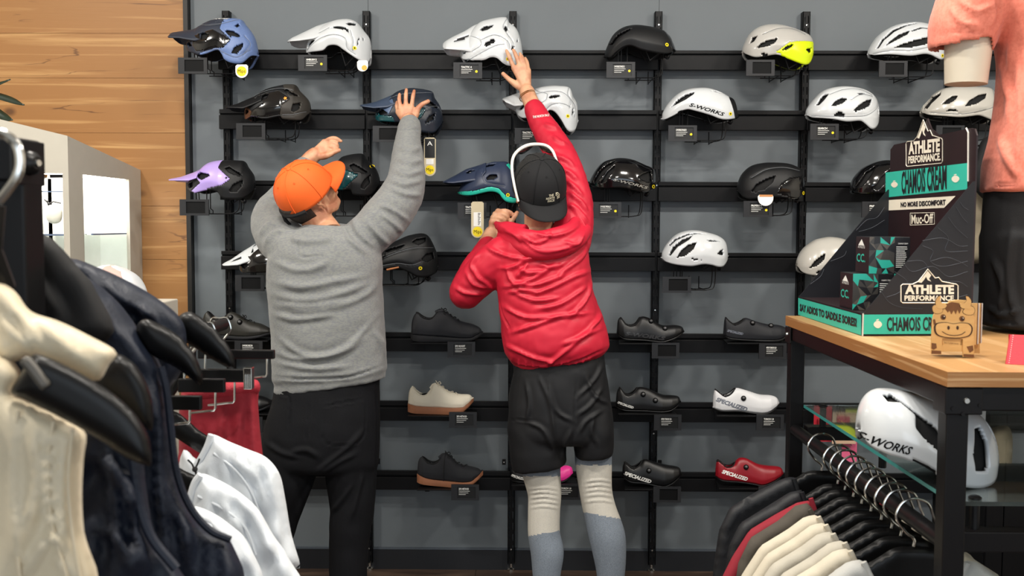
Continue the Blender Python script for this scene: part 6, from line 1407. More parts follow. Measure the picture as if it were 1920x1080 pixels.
# lower rails carry the glass shelf and the hangers
BZ, BX = .948, X0+.022
m = MB(); m.tube([(BX, YN+.045, BZ), (BX, YFAR-.05, BZ)], .0165, 16); obj('hanging_rail', m, BLACK2, tb)
m = MB(); m.box(BX+.02, XE, YN+.045, YN+.085, BZ-.02, BZ+.018); obj('lower_beam', m, DARKR, tb, smooth=False, bevel=.002)
m = MB(); m.box(BX+.02, XE, YFAR-.1, YFAR-.06, BZ-.02, BZ+.018); obj('lower_beam', m, DARKR, tb, smooth=False, bevel=.002)
GZ = 1.014
gx0, gy0, gx1, gy1 = BX+.02, YN+.05, XE-.1, YFAR-.06
pts = [(gx0+.03*(1-math.cos(a)), gy0+.03*(1-math.sin(a))) for a in np.linspace(0, math.pi/2, 6)]
m = MB(); m.prism([(x, y, GZ) for x, y in pts]+[(gx1, gy0, GZ), (gx1, gy1, GZ), (gx0, gy1, GZ)], (0, 0, .008)); obj('glass_shelf', m, glass, tb, smooth=False)
m = MB(); m.box(gx0-.0012, gx0-.0002, gy0+.03, gy1, GZ, GZ+.008); obj('glass_edge', m, mat('teal_glass_edge', '#3f8f8c', .15), tb, smooth=False)
for (sx, sy) in ((gx0+.045, gy0+.02), (gx0+.045, (gy0+gy1)/2), (gx0+.045, gy1-.03), (gx1-.1, gy0+.02)):
    m = MB(); m.cyl((sx, sy, BZ+.016), (sx, sy, GZ-.0005), .009, n=16); so = obj('standoff', m, BLACK2, tb)
    m = MB(); m.lathe([(0, .006), (.008, .006), (.012, .003), (.012, 0)], (sx, sy, GZ+.0085), n=16); obj('standoff_cap', m, BLACK2, so)
# ------------------------------------------------------------------ white helmet on the glass shelf
CROPS[30] = (1460, 680, 2.7)
_yh = YH; YH = 2.04
helmet('shelf', 30, 'large glossy white aero helmet with black lettering on the glass shelf',
  [(403,320),(412,230),(445,155),(500,112),(570,108),(680,125),(800,160),(920,195),(1000,235),(1055,310),(1082,400),(1086,470)],
  [(403,335),(425,385),(480,412),(560,432),(640,470),(720,520),(780,550),(860,572),(950,577),(1030,555),(1086,480)], GW,
  vents=[[(495,120),(545,115),(620,190),(700,258),(752,330),(752,412),(690,372),(630,312),(600,265),(612,205),(560,150),(505,150)],[(560,437),(600,430),(660,460),(705,505),(640,490)],[(905,280),(950,268),(967,330),(967,470),(940,497),(880,490),(870,400)],[(1000,258),(1030,300),(1058,360),(1064,432),(1050,432),(1040,370),(1010,305)]],
  text=('S-WORKS', (385,366), (574,404), .0175, MATTE), W=.115, dial=False, drop=.025)
YH = _yh
hl = HELM['shelf'][0]; hl['group'] = 'things on the glass shelf'
dzh = GZ+.0085-float(HELM['shelf'][1].zb.min()); print('shelf helmet dz', dzh); hl.location.z += dzh; hl.scale.z = .935
# ------------------------------------------------------------------ shirts on the hanging rail
hooks = [1547, 1578, 1592, 1608, 1624, 1642, 1662, 1682, 1700, 1725]
hY = [BX*FPX/(u-979) for u in hooks]
JKT = mat('black_jacket_fabric', '#0e1016', .6, bump=.1, bscale=300); BRT = mat('taupe_jersey', '#4c463e', .85, bump=.15, bscale=500); CT = mat('cream_jersey', '#c9c0ad', .85, bump=.15, bscale=500); GT = mat('stone_jersey', '#b7b1a3', .85, bump=.15, bscale=500); RT = mat('crimson_jersey', '#8c1a2b', .8); ST = mat('pale_grey_jersey', '#b4b3ae', .85, bump=.15, bscale=500)
kinds = [(JKT, 'black windproof jacket at the end of the rail by the table leg', 'jacket'), (JKT, 'black jacket with pale neck label next to the end jacket', 'jacket'), (RT, 'crimson shirt squeezed between black jacket and taupe shirt', 'shirt'),
         (BRT, 'taupe long sleeved shirt on the rail next to the crimson shirt', 'shirt'), (CT, 'warm cream shirt on the rail beside the taupe shirt', 'shirt'), (CT, 'cream shirt second after the taupe shirt', 'shirt'), (GT, 'stone coloured shirt third after the taupe shirt', 'shirt'),
         (GT, 'stone coloured shirt fourth after the taupe shirt', 'shirt'), (CT, 'cream shirt fifth after the taupe shirt', 'shirt'), (ST, 'pale grey shirt hanging beside the near table leg', 'shirt')]
ordw = ['end', 'second', 'third', 'fourth', 'fifth', 'sixth', 'seventh', 'eighth', 'ninth', 'last']
HT = .893
for k, (Y, (gm, lab, cat)) in enumerate(zip(hY, kinds)):
    h_ = thing('coat_hanger', '%s black hanger with steel hook along the table rail, counted from the wall' % ordw[k], 'hanger', (BX, Y, HT), group='hangers on the table rail')
    m = MB(); m.tube(catmull([(BX, Y, HT), (BX, Y, HT+.015), (BX-.018, Y, HT+.03), (BX-.036, Y, BZ+.004), (BX-.025, Y, BZ+.032), (BX, Y, BZ+.042), (BX+.026, Y, BZ+.032), (BX+.038, Y, BZ+.004), (BX+.045, Y, BZ-.012)], 5), .0028, 8); obj('hook', m, CHROME, h_)
    half = [(0, .0), (-.030, 0), (-.045, -.006), (-.075, -.026), (-.12, -.05), (-.17, -.075), (-.205, -.105), (-.212, -.125), (-.19, -.125), (-.12, -.10), (-.06, -.085), (0, -.08)]
    poly = half+[(-x, z) for x, z in reversed(half[1:-1])]
    puff('hanger_body', poly, (lambda Y: lambda a, b, off: (BX+a, Y-off, HT+b))(Y), .005, HPL, h_, step=.012, rim=.008, smooth_outline=False)
    c = -.10 if k > 2 else (-.07 if k == 0 else -.085)
    g_ = thing(cat, lab, cat, (BX, Y, .4), group='clothes on the table rail')
    ln = .62 if k < 2 else .5; j = random.uniform(-.006, .006)
    if cat == 'jacket' or k == 3:
        half = [(0, -.10), (c*.6, -.075), (c, -.015), (c-.03, -.022), (-.17, -.058), (-.235, -.10), (-.262, -.16), (-.275, -.26), (-.282, -.42), (-.285, -.56), (-.225, -.57), (-.222, -.40), (-.215, -.27), (-.212, -.45), (-.21, -ln), (0, -ln)]
    else:
        half = [(0, -.10), (c*.6, -.085), (c, -.026), (c-.03, -.031), (-.17, -.062), (-.23, -.10), (-.27, -.165), (-.31, -.25), (-.325, -.30), (-.25, -.32), (-.222, -.25), (-.214, -.35), (-.21, -ln), (0, -ln)]
    poly = half+[(-x, z) for x, z in reversed(half[1:-1])]
    sk = [([(-.12, -.10), (-.17, -.18), (-.16, -.35)], .010, .02), ([(-.2, -.13), (-.225, -.25), (-.24, -.34)], .010, .016), ([(-.07, -.12), (-.09, -.25), (-.08, -.4)], .010, .02)]
    puff('garment_body', poly, (lambda Y, j: lambda a, b, off: (BX+a+j, Y-off-.001, HT+b))(Y, j), .019, gm, g_, step=.014, rim=.012, nz=(.005, 22), strokes=sk, smooth_outline=False)
    m = MB()
    for sg in (-1, 1):
        m = MB(); m.tube(catmull([(BX+j-sg*(c-.002), Y-.013, HT-.028 if k > 2 else HT-.018), (BX+j-sg*c*.8, Y-.017, HT-.068), (BX+j-sg*c*.4, Y-.017, HT-.088), (BX+j, Y-.017, HT-.098)], 4), .006, 8); obj('collar_rib', m, gm, g_)
    if k == 1:
        m = MB(); m.add([(BX-.075, Y-.02, HT-.04), (BX-.045, Y-.02, HT-.055), (BX-.055, Y-.02, HT-.035)], [(0, 1, 2)]); obj('neck_label', m, ST, g_, solid=.001, smooth=False)
# ------------------------------------------------------------------ small packs hanging behind the glass shelf
def card_pack(lab, u0, v0, u1, v1, Y, col, win=None):
    t_ = thing('card_pack', lab, 'package', P((u0+u1)/2, v1, Y), group='small card packs on wall hooks')
    a, b_ = P(u0, v1, Y), P(u1, v0, Y); m = MB(); m.box(a[0], b_[0], Y, Y+.003, a[2], b_[2]); obj('card', m, col, t_, smooth=False)
    if win:
        a, b_ = P(win[0], win[3], Y), P(win[2], win[1], Y); m = MB(); m.box(a[0], b_[0], Y-.014, Y, a[2], b_[2]); obj('blister', m, win[4], t_, smooth=False, bevel=.003)
    c = P((u0+u1)/2, v0+4, Y); m = MB(); m.tube([(c[0], Y-.03, c[2]), (c[0], D-.079, c[2]+.004)], .002, 6); obj('peg_hook', m, CHROME, t_)
    m = MB(); m.lathe([(0, .001), (.003, .001)], (c[0]-.03, Y-.0005, c[2]), axis=(0, -1, 0), n=8); obj('hole', m, MATTE, t_)
PK = D-.16
card_pack('red card pack with small window', 1525, 764, 1560, 828, PK, mat('red_card', '#b01c2e', .5), (1531, 785, 1553, 812, mat('dark_red_blister', '#7d1220', .3)))
card_pack('pink and beige card pack below the glass edge', 1560, 776, 1606, 832, PK-.03, mat('beige_card', '#c9a98f', .5), (1568, 783, 1592, 806, mat('rose_blister', '#c2475a', .3)))
card_pack('bright pink card pack hanging low behind the rail', 1578, 828, 1607, 866, PK, mat('pink_card', '#e0648a', .5))
card_pack('lime yellow card pack beside the white helmet', 1585, 772, 1640, 800, PK+.03, mat('lime_card', '#b9c935', .5))
# black cabinet against the wall behind the table
cb = thing('wall_cabinet', 'black wall cabinet with plain doors behind the display table', 'cabinet', (P(1960, 900, 3.95)[0], 4.1, 0))
a = P(1853, 760, 3.95); m = MB(); m.box(a[0], a[0]+.9, 3.955, D-.08, 0, P(1890, 762, 3.95)[2]); obj('carcass', m, MATTE, cb, smooth=False)
x1 = P(1888, 800, 3.94)[0]; zl = P(1900, 808, 3.94)[2]; zt = P(1890, 764, 3.95)[2]
for (xa, xb_, za, zb_) in ((a[0]+.004, x1-.002, .02, zt-.004), (x1+.002, a[0]+.89, .02, zl-.002), (x1+.002, a[0]+.89, zl+.002, zt-.004)):
    m = MB(); m.box(xa, xb_, 3.94, 3.955, za, zb_); dr = obj('door', m, BLACK, cb, smooth=False, bevel=.002)
c = P(1893, 847, 3.94); m = MB(); m.lathe([(0, .012), (.006, .012), (.004, 0)], (c[0], 3.94, c[2]), axis=(0, -1, 0), n=10); obj('knob', m, CHROME, dr)
wc = thing('carton', 'white carton standing on the glass shelf behind the white helmet', 'carton', P(1822, 860, 2.5), group='things on the glass shelf')
a, b_ = P(1800, 800, 2.5), P(1849, 755, 2.5); m = MB(); m.box(a[0], b_[0], 2.5, 2.56, GZ+.0085, b_[2]); obj('box', m, mat('white_card', '#d9d8d2', .6), wc, smooth=False)
m = MB(); m.box(a[0], a[0]+.018, 2.4985, 2.5, GZ+.01, GZ+.11); obj('orange_stripe', m, ORANGE, wc, smooth=False)
# ------------------------------------------------------------------ cardboard counter display
CZ = TZ+.0008
A2, B2_, = PZ(1497, 590.5, TZ)[:2], PZ(1617, 630.5, TZ)[:2]
C2 = np.array(P(1819, 630, B2_[1]+.02)[:2]); D2 = A2+(C2-B2_)
CARD = mat('black_print_card', '#15161c', .45); MAROON = mat('dark_maroon_card', '#1d0d12', .45); TURQP = mat('turquoise_print', '#2fb7a2', .5); CREAMP = mat('cream_print', '#e9e2d0', .6); TOPO = mat('grey_line_print', '#3a3f49', .6); EDGEW = mat('white_card_edge', '#cfcac2', .7)
dp = thing('counter_display', 'black and turquoise cardboard counter display on the oak table', 'display', (*((A2+C2)/2), TZ))
def plane_hit(u, v, p0, n):
    d = _F+(u-960)/FPX*_R-(v-540)/FPX*_U; return CAM+d*(((np.asarray(p0)-CAM)@n)/(d@n))
def v3(p, z): return np.array([p[0], p[1], z])
def vpanel(name, a, b, z_of, th, m_, nrm):
    """vertical panel standing on a..b, z_of: list of (s, z) along the top"""
    a, b = np.asarray(a), np.asarray(b); top = [v3(a+(b-a)*s, z) for s, z in z_of]; mb = MB(); mb.prism([v3(a, CZ), v3(b, CZ)]+top[::-1], nrm*th); return obj(name, mb, m_, dp, smooth=False)
ab = (B2_-A2)/np.linalg.norm(B2_-A2); nF = np.array([-ab[1], ab[0], 0]); nF = nF if nF[0] < 0 else -nF          # front face looks to -x
bc = (C2-B2_)/np.linalg.norm(C2-B2_); nS = np.array([bc[1], -bc[0], 0]); nS = nS if nS[1] < 0 else -nS            # side face looks to -y
zlip = TZ+.054
zD = float(plane_hit(1819, 340, v3(B2_, 0), nS)[2]); zB = float(plane_hit(1816, 241, v3(C2, 0), nF)[2])
fp = vpanel('front_lip', A2, B2_, [(0, zlip), (1, zlip)], .003, CARD, -nF)
sp = vpanel('side_panel', B2_, C2, [(0, zlip), (.02, zlip+.004), (.985, zD), (1, zD)], .003, CARD, -nS)
vpanel('side_panel', A2, D2, [(0, zlip), (.02, zlip+.004), (.985, zD), (1, zD)], .003, CARD, -nS)
CW = D2-C2
# back panel with the mountain shaped header
prof = [(0, zB-.02), (.02, zB-.004), (.06, zB), (.40, zB), (.44, zB+.012), (.48, zB+.02), (.53, zB+.05), (.56, zB+.038), (.62, zB+.02), (.68, zB), (.95, zB), (1, zB-.012)]
bp_ = vpanel('back_panel', C2, D2, prof, .004, MAROON, -nF)
m = MB(); m.box(0, 1, 0, 1, 0, 1)
bt = MB(); bt.prism([v3(A2, CZ), v3(B2_, CZ), v3(C2, CZ), v3(D2, CZ)], (0, 0, .05)); obj('inner_step', bt, MAROON, dp, smooth=False)
def flat(parent, name, plane, poly, m_, lift=.0008, z=0):
    p0, n = plane; mb = MB(); mb.prism([plane_hit(u, v, p0, n)+n*(lift+z) for u, v in poly], -n*.0004); return obj(name, mb, m_, parent, smooth=False)
def ptext(parent, s, plane, bl, br, tl, m_, bold=.02, lift=.0016, shear=0.0, name='lettering'):
    p0, n = plane; A_, B_, C_ = [plane_hit(u, v, p0, n) for u, v in (bl, br, tl)]
    return text_quad(name, s, A_, B_, C_, m_, parent, bold=bold, lift=n*lift, shear=shear)
def ring(parent, name, plane, poly, w, m_, lift=.0014):
    p0, n = plane; mb = MB(); mb.tube([plane_hit(u, v, p0, n)+n*lift for u, v in poly], w, 4, closed=True); return obj(name, mb, m_, parent, smooth=False)
PF, PS, PB = (v3(B2_, 0), nF), (v3(B2_, 0), nS), (v3(C2, 0), nF)
Z10 = lambda *pts: [(1460+x/2.076, 220+y/2.076) for x, y in pts]
# front lip
flat(fp, 'turquoise_band', PF, Z10((77,703),(322,770),(322,848),(77,768)), TURQP); ptext(fp, 'SAY ADIOS TO SADDLE SORES!', PF, Z10((84,752))[0], Z10((306,815))[0], Z10((84,727))[0], CARD, bold=.05)
# side panel
flat(sp, 'turquoise_band', PS, Z10((329,768),(745,766),(745,842),(329,844)), TURQP)
ptext(sp, 'CHAMOIS CREAM', PS, Z10((420,830))[0], Z10((655,828))[0], Z10((420,780))[0], CARD, bold=.03)
def peach(parent, plane, cx, cy, r):
    flat(parent, 'peach_icon', plane, [(cx+r*math.cos(a)*(1+.12*math.cos(2*a)), cy+r*math.sin(a)) for a in np.linspace(0, 2*math.pi, 22, endpoint=False)], CREAMP, z=.0006)
    flat(parent, 'peach_leaf', plane, [(cx-r*.5, cy-r*1.25), (cx+r*.2, cy-r*1.45), (cx+r*.3, cy-r*1.2), (cx-r*.3, cy-r*1.05)], CREAMP, z=.0006)
def Zp(x, y): return (1460+x/2.076, 220+y/2.076)
peach(sp, PS, *Zp(385, 806), 7)
def brand(parent, plane, q, w):
    """mountain over two lines of capitals inside a rounded frame; q maps unit square (x right, y up) to photo pixels"""
    fr = [(.0, .04), (.03, 0), (.97, 0), (1, .04), (1, .50), (.97, .54), (.72, .62), (.66, .74), (.60, .72), (.47, .98), (.36, .74), (.30, .62), (.20, .54), (.03, .54), (0, .50)]
    ring(parent, 'logo_frame', plane, [q(*p) for p in fr], w, CREAMP)
    flat(parent, 'mountain', plane, [q(*p) for p in [(.30, .60), (.38, .74), (.47, .93), (.53, .80), (.49, .70), (.53, .62), (.47, .66), (.44, .76), (.40, .66), (.36, .58)]], CREAMP, z=.0006)
    ptext(parent, 'ATHLETE', plane, q(.07, .27), q(.93, .27), q(.07, .51), CREAMP, bold=.05)
    ptext(parent, 'PERFORMANCE.', plane, q(.06, .07), q(.95, .07), q(.06, .21), CREAMP, bold=.04)
brand(sp, PS, lambda x, y: Zp(475+222*x, 722-134*y), .0013)
brand(bp_, PB, lambda x, y: Zp(498+142*x, 192-14*x-180*y), .0011)
# topographic lines on the side panel
for k, ln in enumerate([[(480,560),(520,600),(600,580),(660,620),(735,600)], [(450,600),(500,640),(470,680),(420,700)], [(560,500),(600,520),(590,560),(640,580),(735,560)], [(620,430),(660,470),(650,520),(735,520)], [(660,390),(690,430),(735,470)], [(690,350),(715,390),(735,410)], [(400,680),(430,720),(480,740),(560,745)], [(560,480),(640,470),(700,500),(735,500)], [(590,560),(650,545),(700,560),(735,580)], [(500,560),(560,560),(580,600),(540,640)], [(640,640),(700,640),(735,660)], [(700,700),(735,690)], [(600,745),(680,742),(735,720)], [(705,330),(720,350),(738,360)]]):
    p0, n = PS; mb = MB(); mb.tube([plane_hit(*Zp(*p), p0, n)+n*.0006 for p in catmull(ln, 5)], .0005, 4); obj('contour_line', mb, TOPO, sp)
for ln in ([(300,440),(340,400),(380,390),(410,350)], [(310,445),(360,430),(410,400)], [(200,560),(250,540),(262,520)], [(120,650),(160,620),(175,590)]):
    p0 = v3(A2, 0); mb = MB(); mb.tube([plane_hit(*Zp(*p), p0-nS*-.0, nS)+nS*.0035 for p in catmull(ln, 4)], .0006, 4); obj('contour_line', mb, TOPO, dp)
# white cut edges of the card
m = MB(); m.tube([plane_hit(*Zp(732, 42), *PB)+nF*.001, plane_hit(*Zp(740, 60), *PB)+nF*.001, plane_hit(*Zp(739, 250), *PB)+nF*.001], .0022, 6); obj('cut_edge', m, EDGEW, bp_)
m = MB(); m.tube([v3(B2_, CZ)+nS*.001, v3(B2_, zlip)+nS*.001], .0018, 6); obj('cut_edge', m, EDGEW, fp)
# back panel print
flat(bp_, 'turquoise_band', PB, Z10((417,215),(735,178),(735,280),(417,312)), TURQP); ptext(bp_, 'CHAMOIS CREAM', PB, Zp(480, 296), Zp(656, 275), Zp(480, 214), CARD, bold=.03)
peach(bp_, PB, *Zp(452, 262), 5.5); peach(bp_, PB, *Zp(690, 240), 6.5)
flat(bp_, 'cream_band', PB, Z10((415,323),(690,306),(645,352),(415,363)), CREAMP); ptext(bp_, 'NO MORE DISCOMFORT', PB, Zp(477, 349), Zp(652, 340), Zp(477, 332), CARD, bold=.05, name='slogan')
ring(bp_, 'badge_frame', PB, Z10((514,373),(608,371),(608,416),(514,420)), .0007, CREAMP); ptext(bp_, 'Muc-Off', PB, Zp(519, 414), Zp(604, 411), Zp(519, 380), CREAMP, bold=.02)
# ------------------------------------------------------------------ cream boxes in the display
TRI = [mat('box_dark', '#16161a', .4), mat('box_grey', '#3a3836', .4), mat('box_grey_warm', '#565049', .4), mat('box_turquoise', '#2aa896', .4)]
def cream_box(lab, x0, yf, z0, seed, w=.100, d=.10, h=.09):
    r = random.Random(seed); t_ = thing('cream_box', lab, 'box', (x0+w/2, yf+d/2, z0), group='cream boxes in the counter display')
    m = MB(); m.box(x0, x0+w, yf, yf+d, z0, z0+h); bx = obj('carton', m, TRI[0], t_, smooth=False, bevel=.0008)
    nx, nz = 4, 5; gx = [[(x0+w*.0+w*.62*(i/nx)+(r.uniform(-.006, .006) if 0 < i < nx else 0), z0+h*(j/nz)+(r.uniform(-.005, .005) if 0 < j < nz else 0)) for j in range(nz+1)] for i in range(nx+1)]
    m = MB()
    for i in range(nx):
        for j in range(nz):
            q = [gx[i][j], gx[i+1][j], gx[i+1][j+1], gx[i][j+1]]; tr = [(q[0], q[1], q[2]), (q[0], q[2], q[3])] if r.random() < .5 else [(q[0], q[1], q[3]), (q[1], q[2], q[3])]
            for t3 in tr: m.add([(p[0], yf-.0006, p[1]) for p in t3], [(0, 1, 2)], mi=r.choices([0, 1, 2, 3], [.3, .32, .2, .18])[0])
    obj('triangle_print', m, TRI, bx, smooth=False)
    m = MB()
    for k in range(11):
        zz = z0+h*(.72-.055*k); m.box(x0+w*.66, x0+w*(.93-.06*r.random()), yf-.0008, yf-.0004, zz, zz+h*.016)
    text_quad('', 'CHAMOIS CREAM', (x0+w*.70, yf, z0+h*.8), (x0+w*.94, yf, z0+h*.8), (x0+w*.70, yf, z0+h*.84), None, None, mb=m)
    obj('small_print', m, WHITEP, bx, smooth=False)
    text_quad('lettering', 'CC.', (x0, yf+d*.9, z0+h*.30), (x0, yf+d*.25, z0+h*.30), (x0, yf+d*.9, z0+h*.52), TURQP, bx, bold=.02, lift=(-.0008, 0, 0))
    m = MB(); m.add([(x0-.0008, yf+d*.8, z0+h*.76), (x0-.0008, yf+d*.35, z0+h*.76), (x0-.0008, yf+d*.55, z0+h*.93)], [(0, 1, 2)])
    text_quad('', 'ATHLETE', (x0, yf+d*.82, z0+h*.68), (x0, yf+d*.3, z0+h*.68), (x0, yf+d*.82, z0+h*.75), None, None, lift=(-.0008, 0, 0), mb=m); obj('small_mark', m, WHITEP, bx, smooth=False)
    return t_
zs0 = CZ+.051
cream_box('front lower dark cream box with turquoise triangles', .814, 2.50, zs0, 3); cream_box('dark cream box stacked on top of the other two boxes', .852, 2.50, zs0+.0905, 5); cream_box('rear lower dark cream box tucked behind the side panel', .9145, 2.50, zs0, 8)
# ------------------------------------------------------------------ wooden cow coaster holder
PLY = wood_mat('laser_cut_plywood', '#e0b878', '#cb9e60', '#8a5a2c', scale=(6, 5, 20), rough=.6, knots=False); BURN = mat('burnt_wood_engraving', '#6d4525', .8, var=.15, vscale=60); BURN2 = mat('dark_burnt_edge', '#3b2212', .8)
cwp = PZ(1790, 671, TZ); YC = float(cwp[1]); cw = thing('coaster_holder', 'wooden cow shaped coaster holder with smiling face on the oak table', 'holder', (cwp[0], YC+.02, TZ))
Zc = lambda x, y: (1480+x/4.364, 560+y/4.364)
zfix = TZ+.0005-P(*Zc(1335, 500), YC)[2]
def cpl(name, pts, y0, th, m_, parent, sm=False):
    if sm: pts = catmull(pts, 4, closed=True)
    mb = MB(); mb.prism([P(*Zc(*p), YC)+np.array([0, y0, zfix]) for p in reversed(list(pts))], (0, th, 0)); return obj(name, mb, m_, parent, smooth=False)
body = [(1160,470),(1165,300),(1170,200),(1180,150),(1215,110),(1260,60),(1330,50),(1400,55),(1450,90),(1490,130),(1515,170),(1510,300),(1512,500),(1420,495),(1420,350),(1340,330),(1250,345),(1245,472)]
cpl('front_plate', body, 0, .003, PLY, cw)
cpl('back_plate', [(x+130, y-10) for x, y in body], .045, .003, PLY, cw)
for nm, pts, z in (('horn', [(1205,90),(1195,40),(1215,5),(1235,0),(1232,30),(1250,55),(1285,70),(1270,95),(1235,100)], -.0015), ('horn', [(1475,95),(1485,40),(1465,5),(1445,0),(1450,30),(1430,55),(1395,70),(1410,95),(1450,100)], -.0015), ('ear', [(1170,90),(1195,70),(1245,95),(1250,125),(1215,140),(1180,130)], -.001), ('ear', [(1515,110),(1490,80),(1435,100),(1420,130),(1455,150),(1500,145)], -.001), ('muzzle', [(1195,250),(1215,222),(1280,215),(1340,225),(1400,218),(1460,225),(1485,260),(1470,310),(1420,330),(1340,335),(1250,325),(1205,300)], -.002)):
    pc_ = np.mean(pts, 0); cpl('scorched_edge', [tuple(pc_+(np.array(p)-pc_)*1.09) for p in pts], z+.0007, -z if nm != 'muzzle' else .002, BURN2, cw, sm=True)
    cpl(nm, pts, z, -z+.0005 if nm != 'muzzle' else .002, PLY, cw, sm=True)
for nm, pts in (('hair_tuft', [(1280,60),(1330,45),(1390,55),(1405,110),(1390,140),(1375,105),(1360,145),(1345,110),(1325,145),(1310,115),(1295,130),(1275,100)]), ('patch', [(1162,380),(1200,385),(1205,420),(1180,435),(1162,425)]), ('patch', [(1450,410),(1500,400),(1505,440),(1475,460)]), ('hoof', [(1162,440),(1240,445),(1240,470),(1162,470)]), ('hoof', [(1425,470),(1510,475),(1510,498),(1425,492)]), ('patch', [(1175,190),(1190,185),(1200,225),(1180,230)])):
    cpl(nm, pts, -.0008, .0008, BURN, cw)
for cx, cy in ((1258, 168), (1412, 182)):
    cpl('eye', circ(cx, cy, 22), -.0009, .0009, BURN, cw); cpl('pupil', circ(cx+2, cy+4, 13), -.0015, .001, BURN2, cw); cpl('eye_glint', circ(cx+6, cy-6, 4), -.002, .001, CREAMP, cw)
for cx in (1298, 1372): cpl('nostril', [(cx+10*math.cos(a), 255+16*math.sin(a)) for a in np.linspace(0, 6.28, 14, endpoint=False)], -.0028, .001, BURN2, cw)
mb = MB(); mb.tube([P(*Zc(*p), YC)+np.array([0, -.0022, zfix]) for p in catmull([(1245,285),(1290,310),(1345,318),(1400,310),(1435,288)], 4)], .0007, 5); obj('smile', mb, BURN2, cw)
cpl('belly', [(1258,350),(1410,350),(1405,400),(1370,420),(1335,428),(1300,420),(1265,400)], .004, .003, PLY, cw)
mbt = MB(); text_quad('', 'SWITZERLAND', P(*Zc(1268, 385), YC)+np.array([0, .003, zfix]), P(*Zc(1392, 395), YC)+np.array([0, .003, zfix]), P(*Zc(1268, 374), YC)+np.array([0, .003, zfix]), None, None, mb=mbt); obj('engraved_text', mbt, BURN2, cw, smooth=False)
for k in range(6):
    cs = thing('coaster', ['pale wooden', 'dark burnt wooden', 'white edged'][k % 3]+' square coaster standing in the cow holder', 'coaster', (cwp[0], YC+.008+.006*k, TZ+.02), group='coasters in the cow holder')
    a, b_ = P(*Zc(1250+k*3, 420), YC), P(*Zc(1535+k*9, 55), YC+.008+.006*k); m = MB(); m.box(a[0], b_[0], YC+.006+.006*k, YC+.0095+.006*k, TZ+.0255, b_[2]+zfix); obj('plate', m, [PLY, BURN, EDGEW][k % 3], cs, smooth=False)
m = MB(); m.box(cwp[0]-.03, cwp[0]+.03, YC+.003, YC+.045, TZ+.012, TZ+.025); obj('tray', m, PLY, cw, smooth=False)
# red stitched leather card holder
rl = thing('leather_card', 'small red leather card with white stitching standing on the oak table', 'leather card', PZ(1910, 690, TZ))
a, b_ = PZ(1886, 683, TZ), PZ(1985, 688, TZ); th = P(1893, 631, a[1])[2]-TZ
m = MB(); m.hexa([a, b_, b_+np.array([0, .004, 0]), a+np.array([0, .004, 0])], [a+np.array([.021, .03, th]), b_+np.array([.021, .03, th]), b_+np.array([.021, .034, th]), a+np.array([.021, .034, th])]); obj('front_leaf', m, mat('red_leather', '#b3152a', .5, bump=.1, bscale=400), rl, smooth=False, bevel=.001)
m = MB(); m.hexa([a+np.array([.036, .06, 0]), b_+np.array([.036, .06, 0]), b_+np.array([.036, .064, 0]), a+np.array([.036, .064, 0])], [a+np.array([.021, .034, th]), b_+np.array([.021, .034, th]), b_+np.array([.021, .038, th]), a+np.array([.021, .038, th])]); obj('back_leaf', m, mat('red_leather'), rl, smooth=False)
for k in range(14):
    f = (k+.5)/14; p = a+np.array([.005+.021*f, .03*f-.001, th*f]); p2 = p+np.array([.012/30, .03/30, th/30]); m = MB(); m.tube([p, p2+np.array([0, -.0006, 0])], .0008, 4); obj('stitch', m, WHITEP, rl)
for k in range(20):
    p = a+np.array([.024, .0275, th*.93])+(b_-a)*(k/20); m = MB(); m.tube([p, p+(b_-a)*.02], .0008, 4); obj('stitch', m, WHITEP, rl)
# ------------------------------------------------------------------ mannequin with coral shirt
YM = 2.52
mn = thing('mannequin', 'headless cream mannequin with cut-off arm in coral shirt and black shorts on the table', 'mannequin', (P(2020, 600, YM)[0], YM, TZ))
MANN = mat('mannequin_cream', '#ddd3bf', .45); CORAL = mat('coral_cotton', '#e0806b', .85, bump=.12, bscale=700, sheen=.2, speck=('#d67560', 120)); BSH = mat('black_shorts_cotton', '#0b0c10', .8, bump=.1, bscale=400)
m = MB(); stump = [(1823, -10, YM, 46), (1818, 60, YM, 43), (1814, 110, YM, 40), (1811, 158, YM, 37)]
path = catmull([np.append(P(u, v, Y), r/ppm(Y)) for u, v, Y, r in stump], 6); m.tube([p[:3] for p in path], [p[3] for p in path], 32); obj('arm_stump', m, MANN, mn, angle=50)
b = MB(); trunk(b, [(-160, -160, 1960, 2100, YM, .07), (-100, -100, 1860, 2180, YM, .10), (0, 0, 1880, 2165, YM, .12), (200, 200, 1900, 2150, YM, .11), (400, 400, 1890, 2160, YM, .115), (480, 480, 1900, 2150, YM, .10)])
V, Fq = remesh(b, .01, 4); obj('torso', (V, faces(Fq)), MANN, mn, angle=180)
b = MB(); trunk(b, [(-150, -150, 1925, 2120, YM, .085), (-100, -100, 1850, 2190, YM, .115), (-20, -20, 1845, 2195, YM, .14), (60, 60, 1868, 2175, YM, .145), (120, 120, 1880, 2165, YM, .14), (210, 210, 1872, 2172, YM, .14), (300, 300, 1855, 2190, YM, .15), (362, 350, 1847, 2198, YM, .155)])
limb(b, [(1875, -70, YM, 60), (1838, -20, YM, 66), (1812, 40, YM, 64), (1803, 74, YM, 60)])
V, Fq = remesh(b, .007, 5)
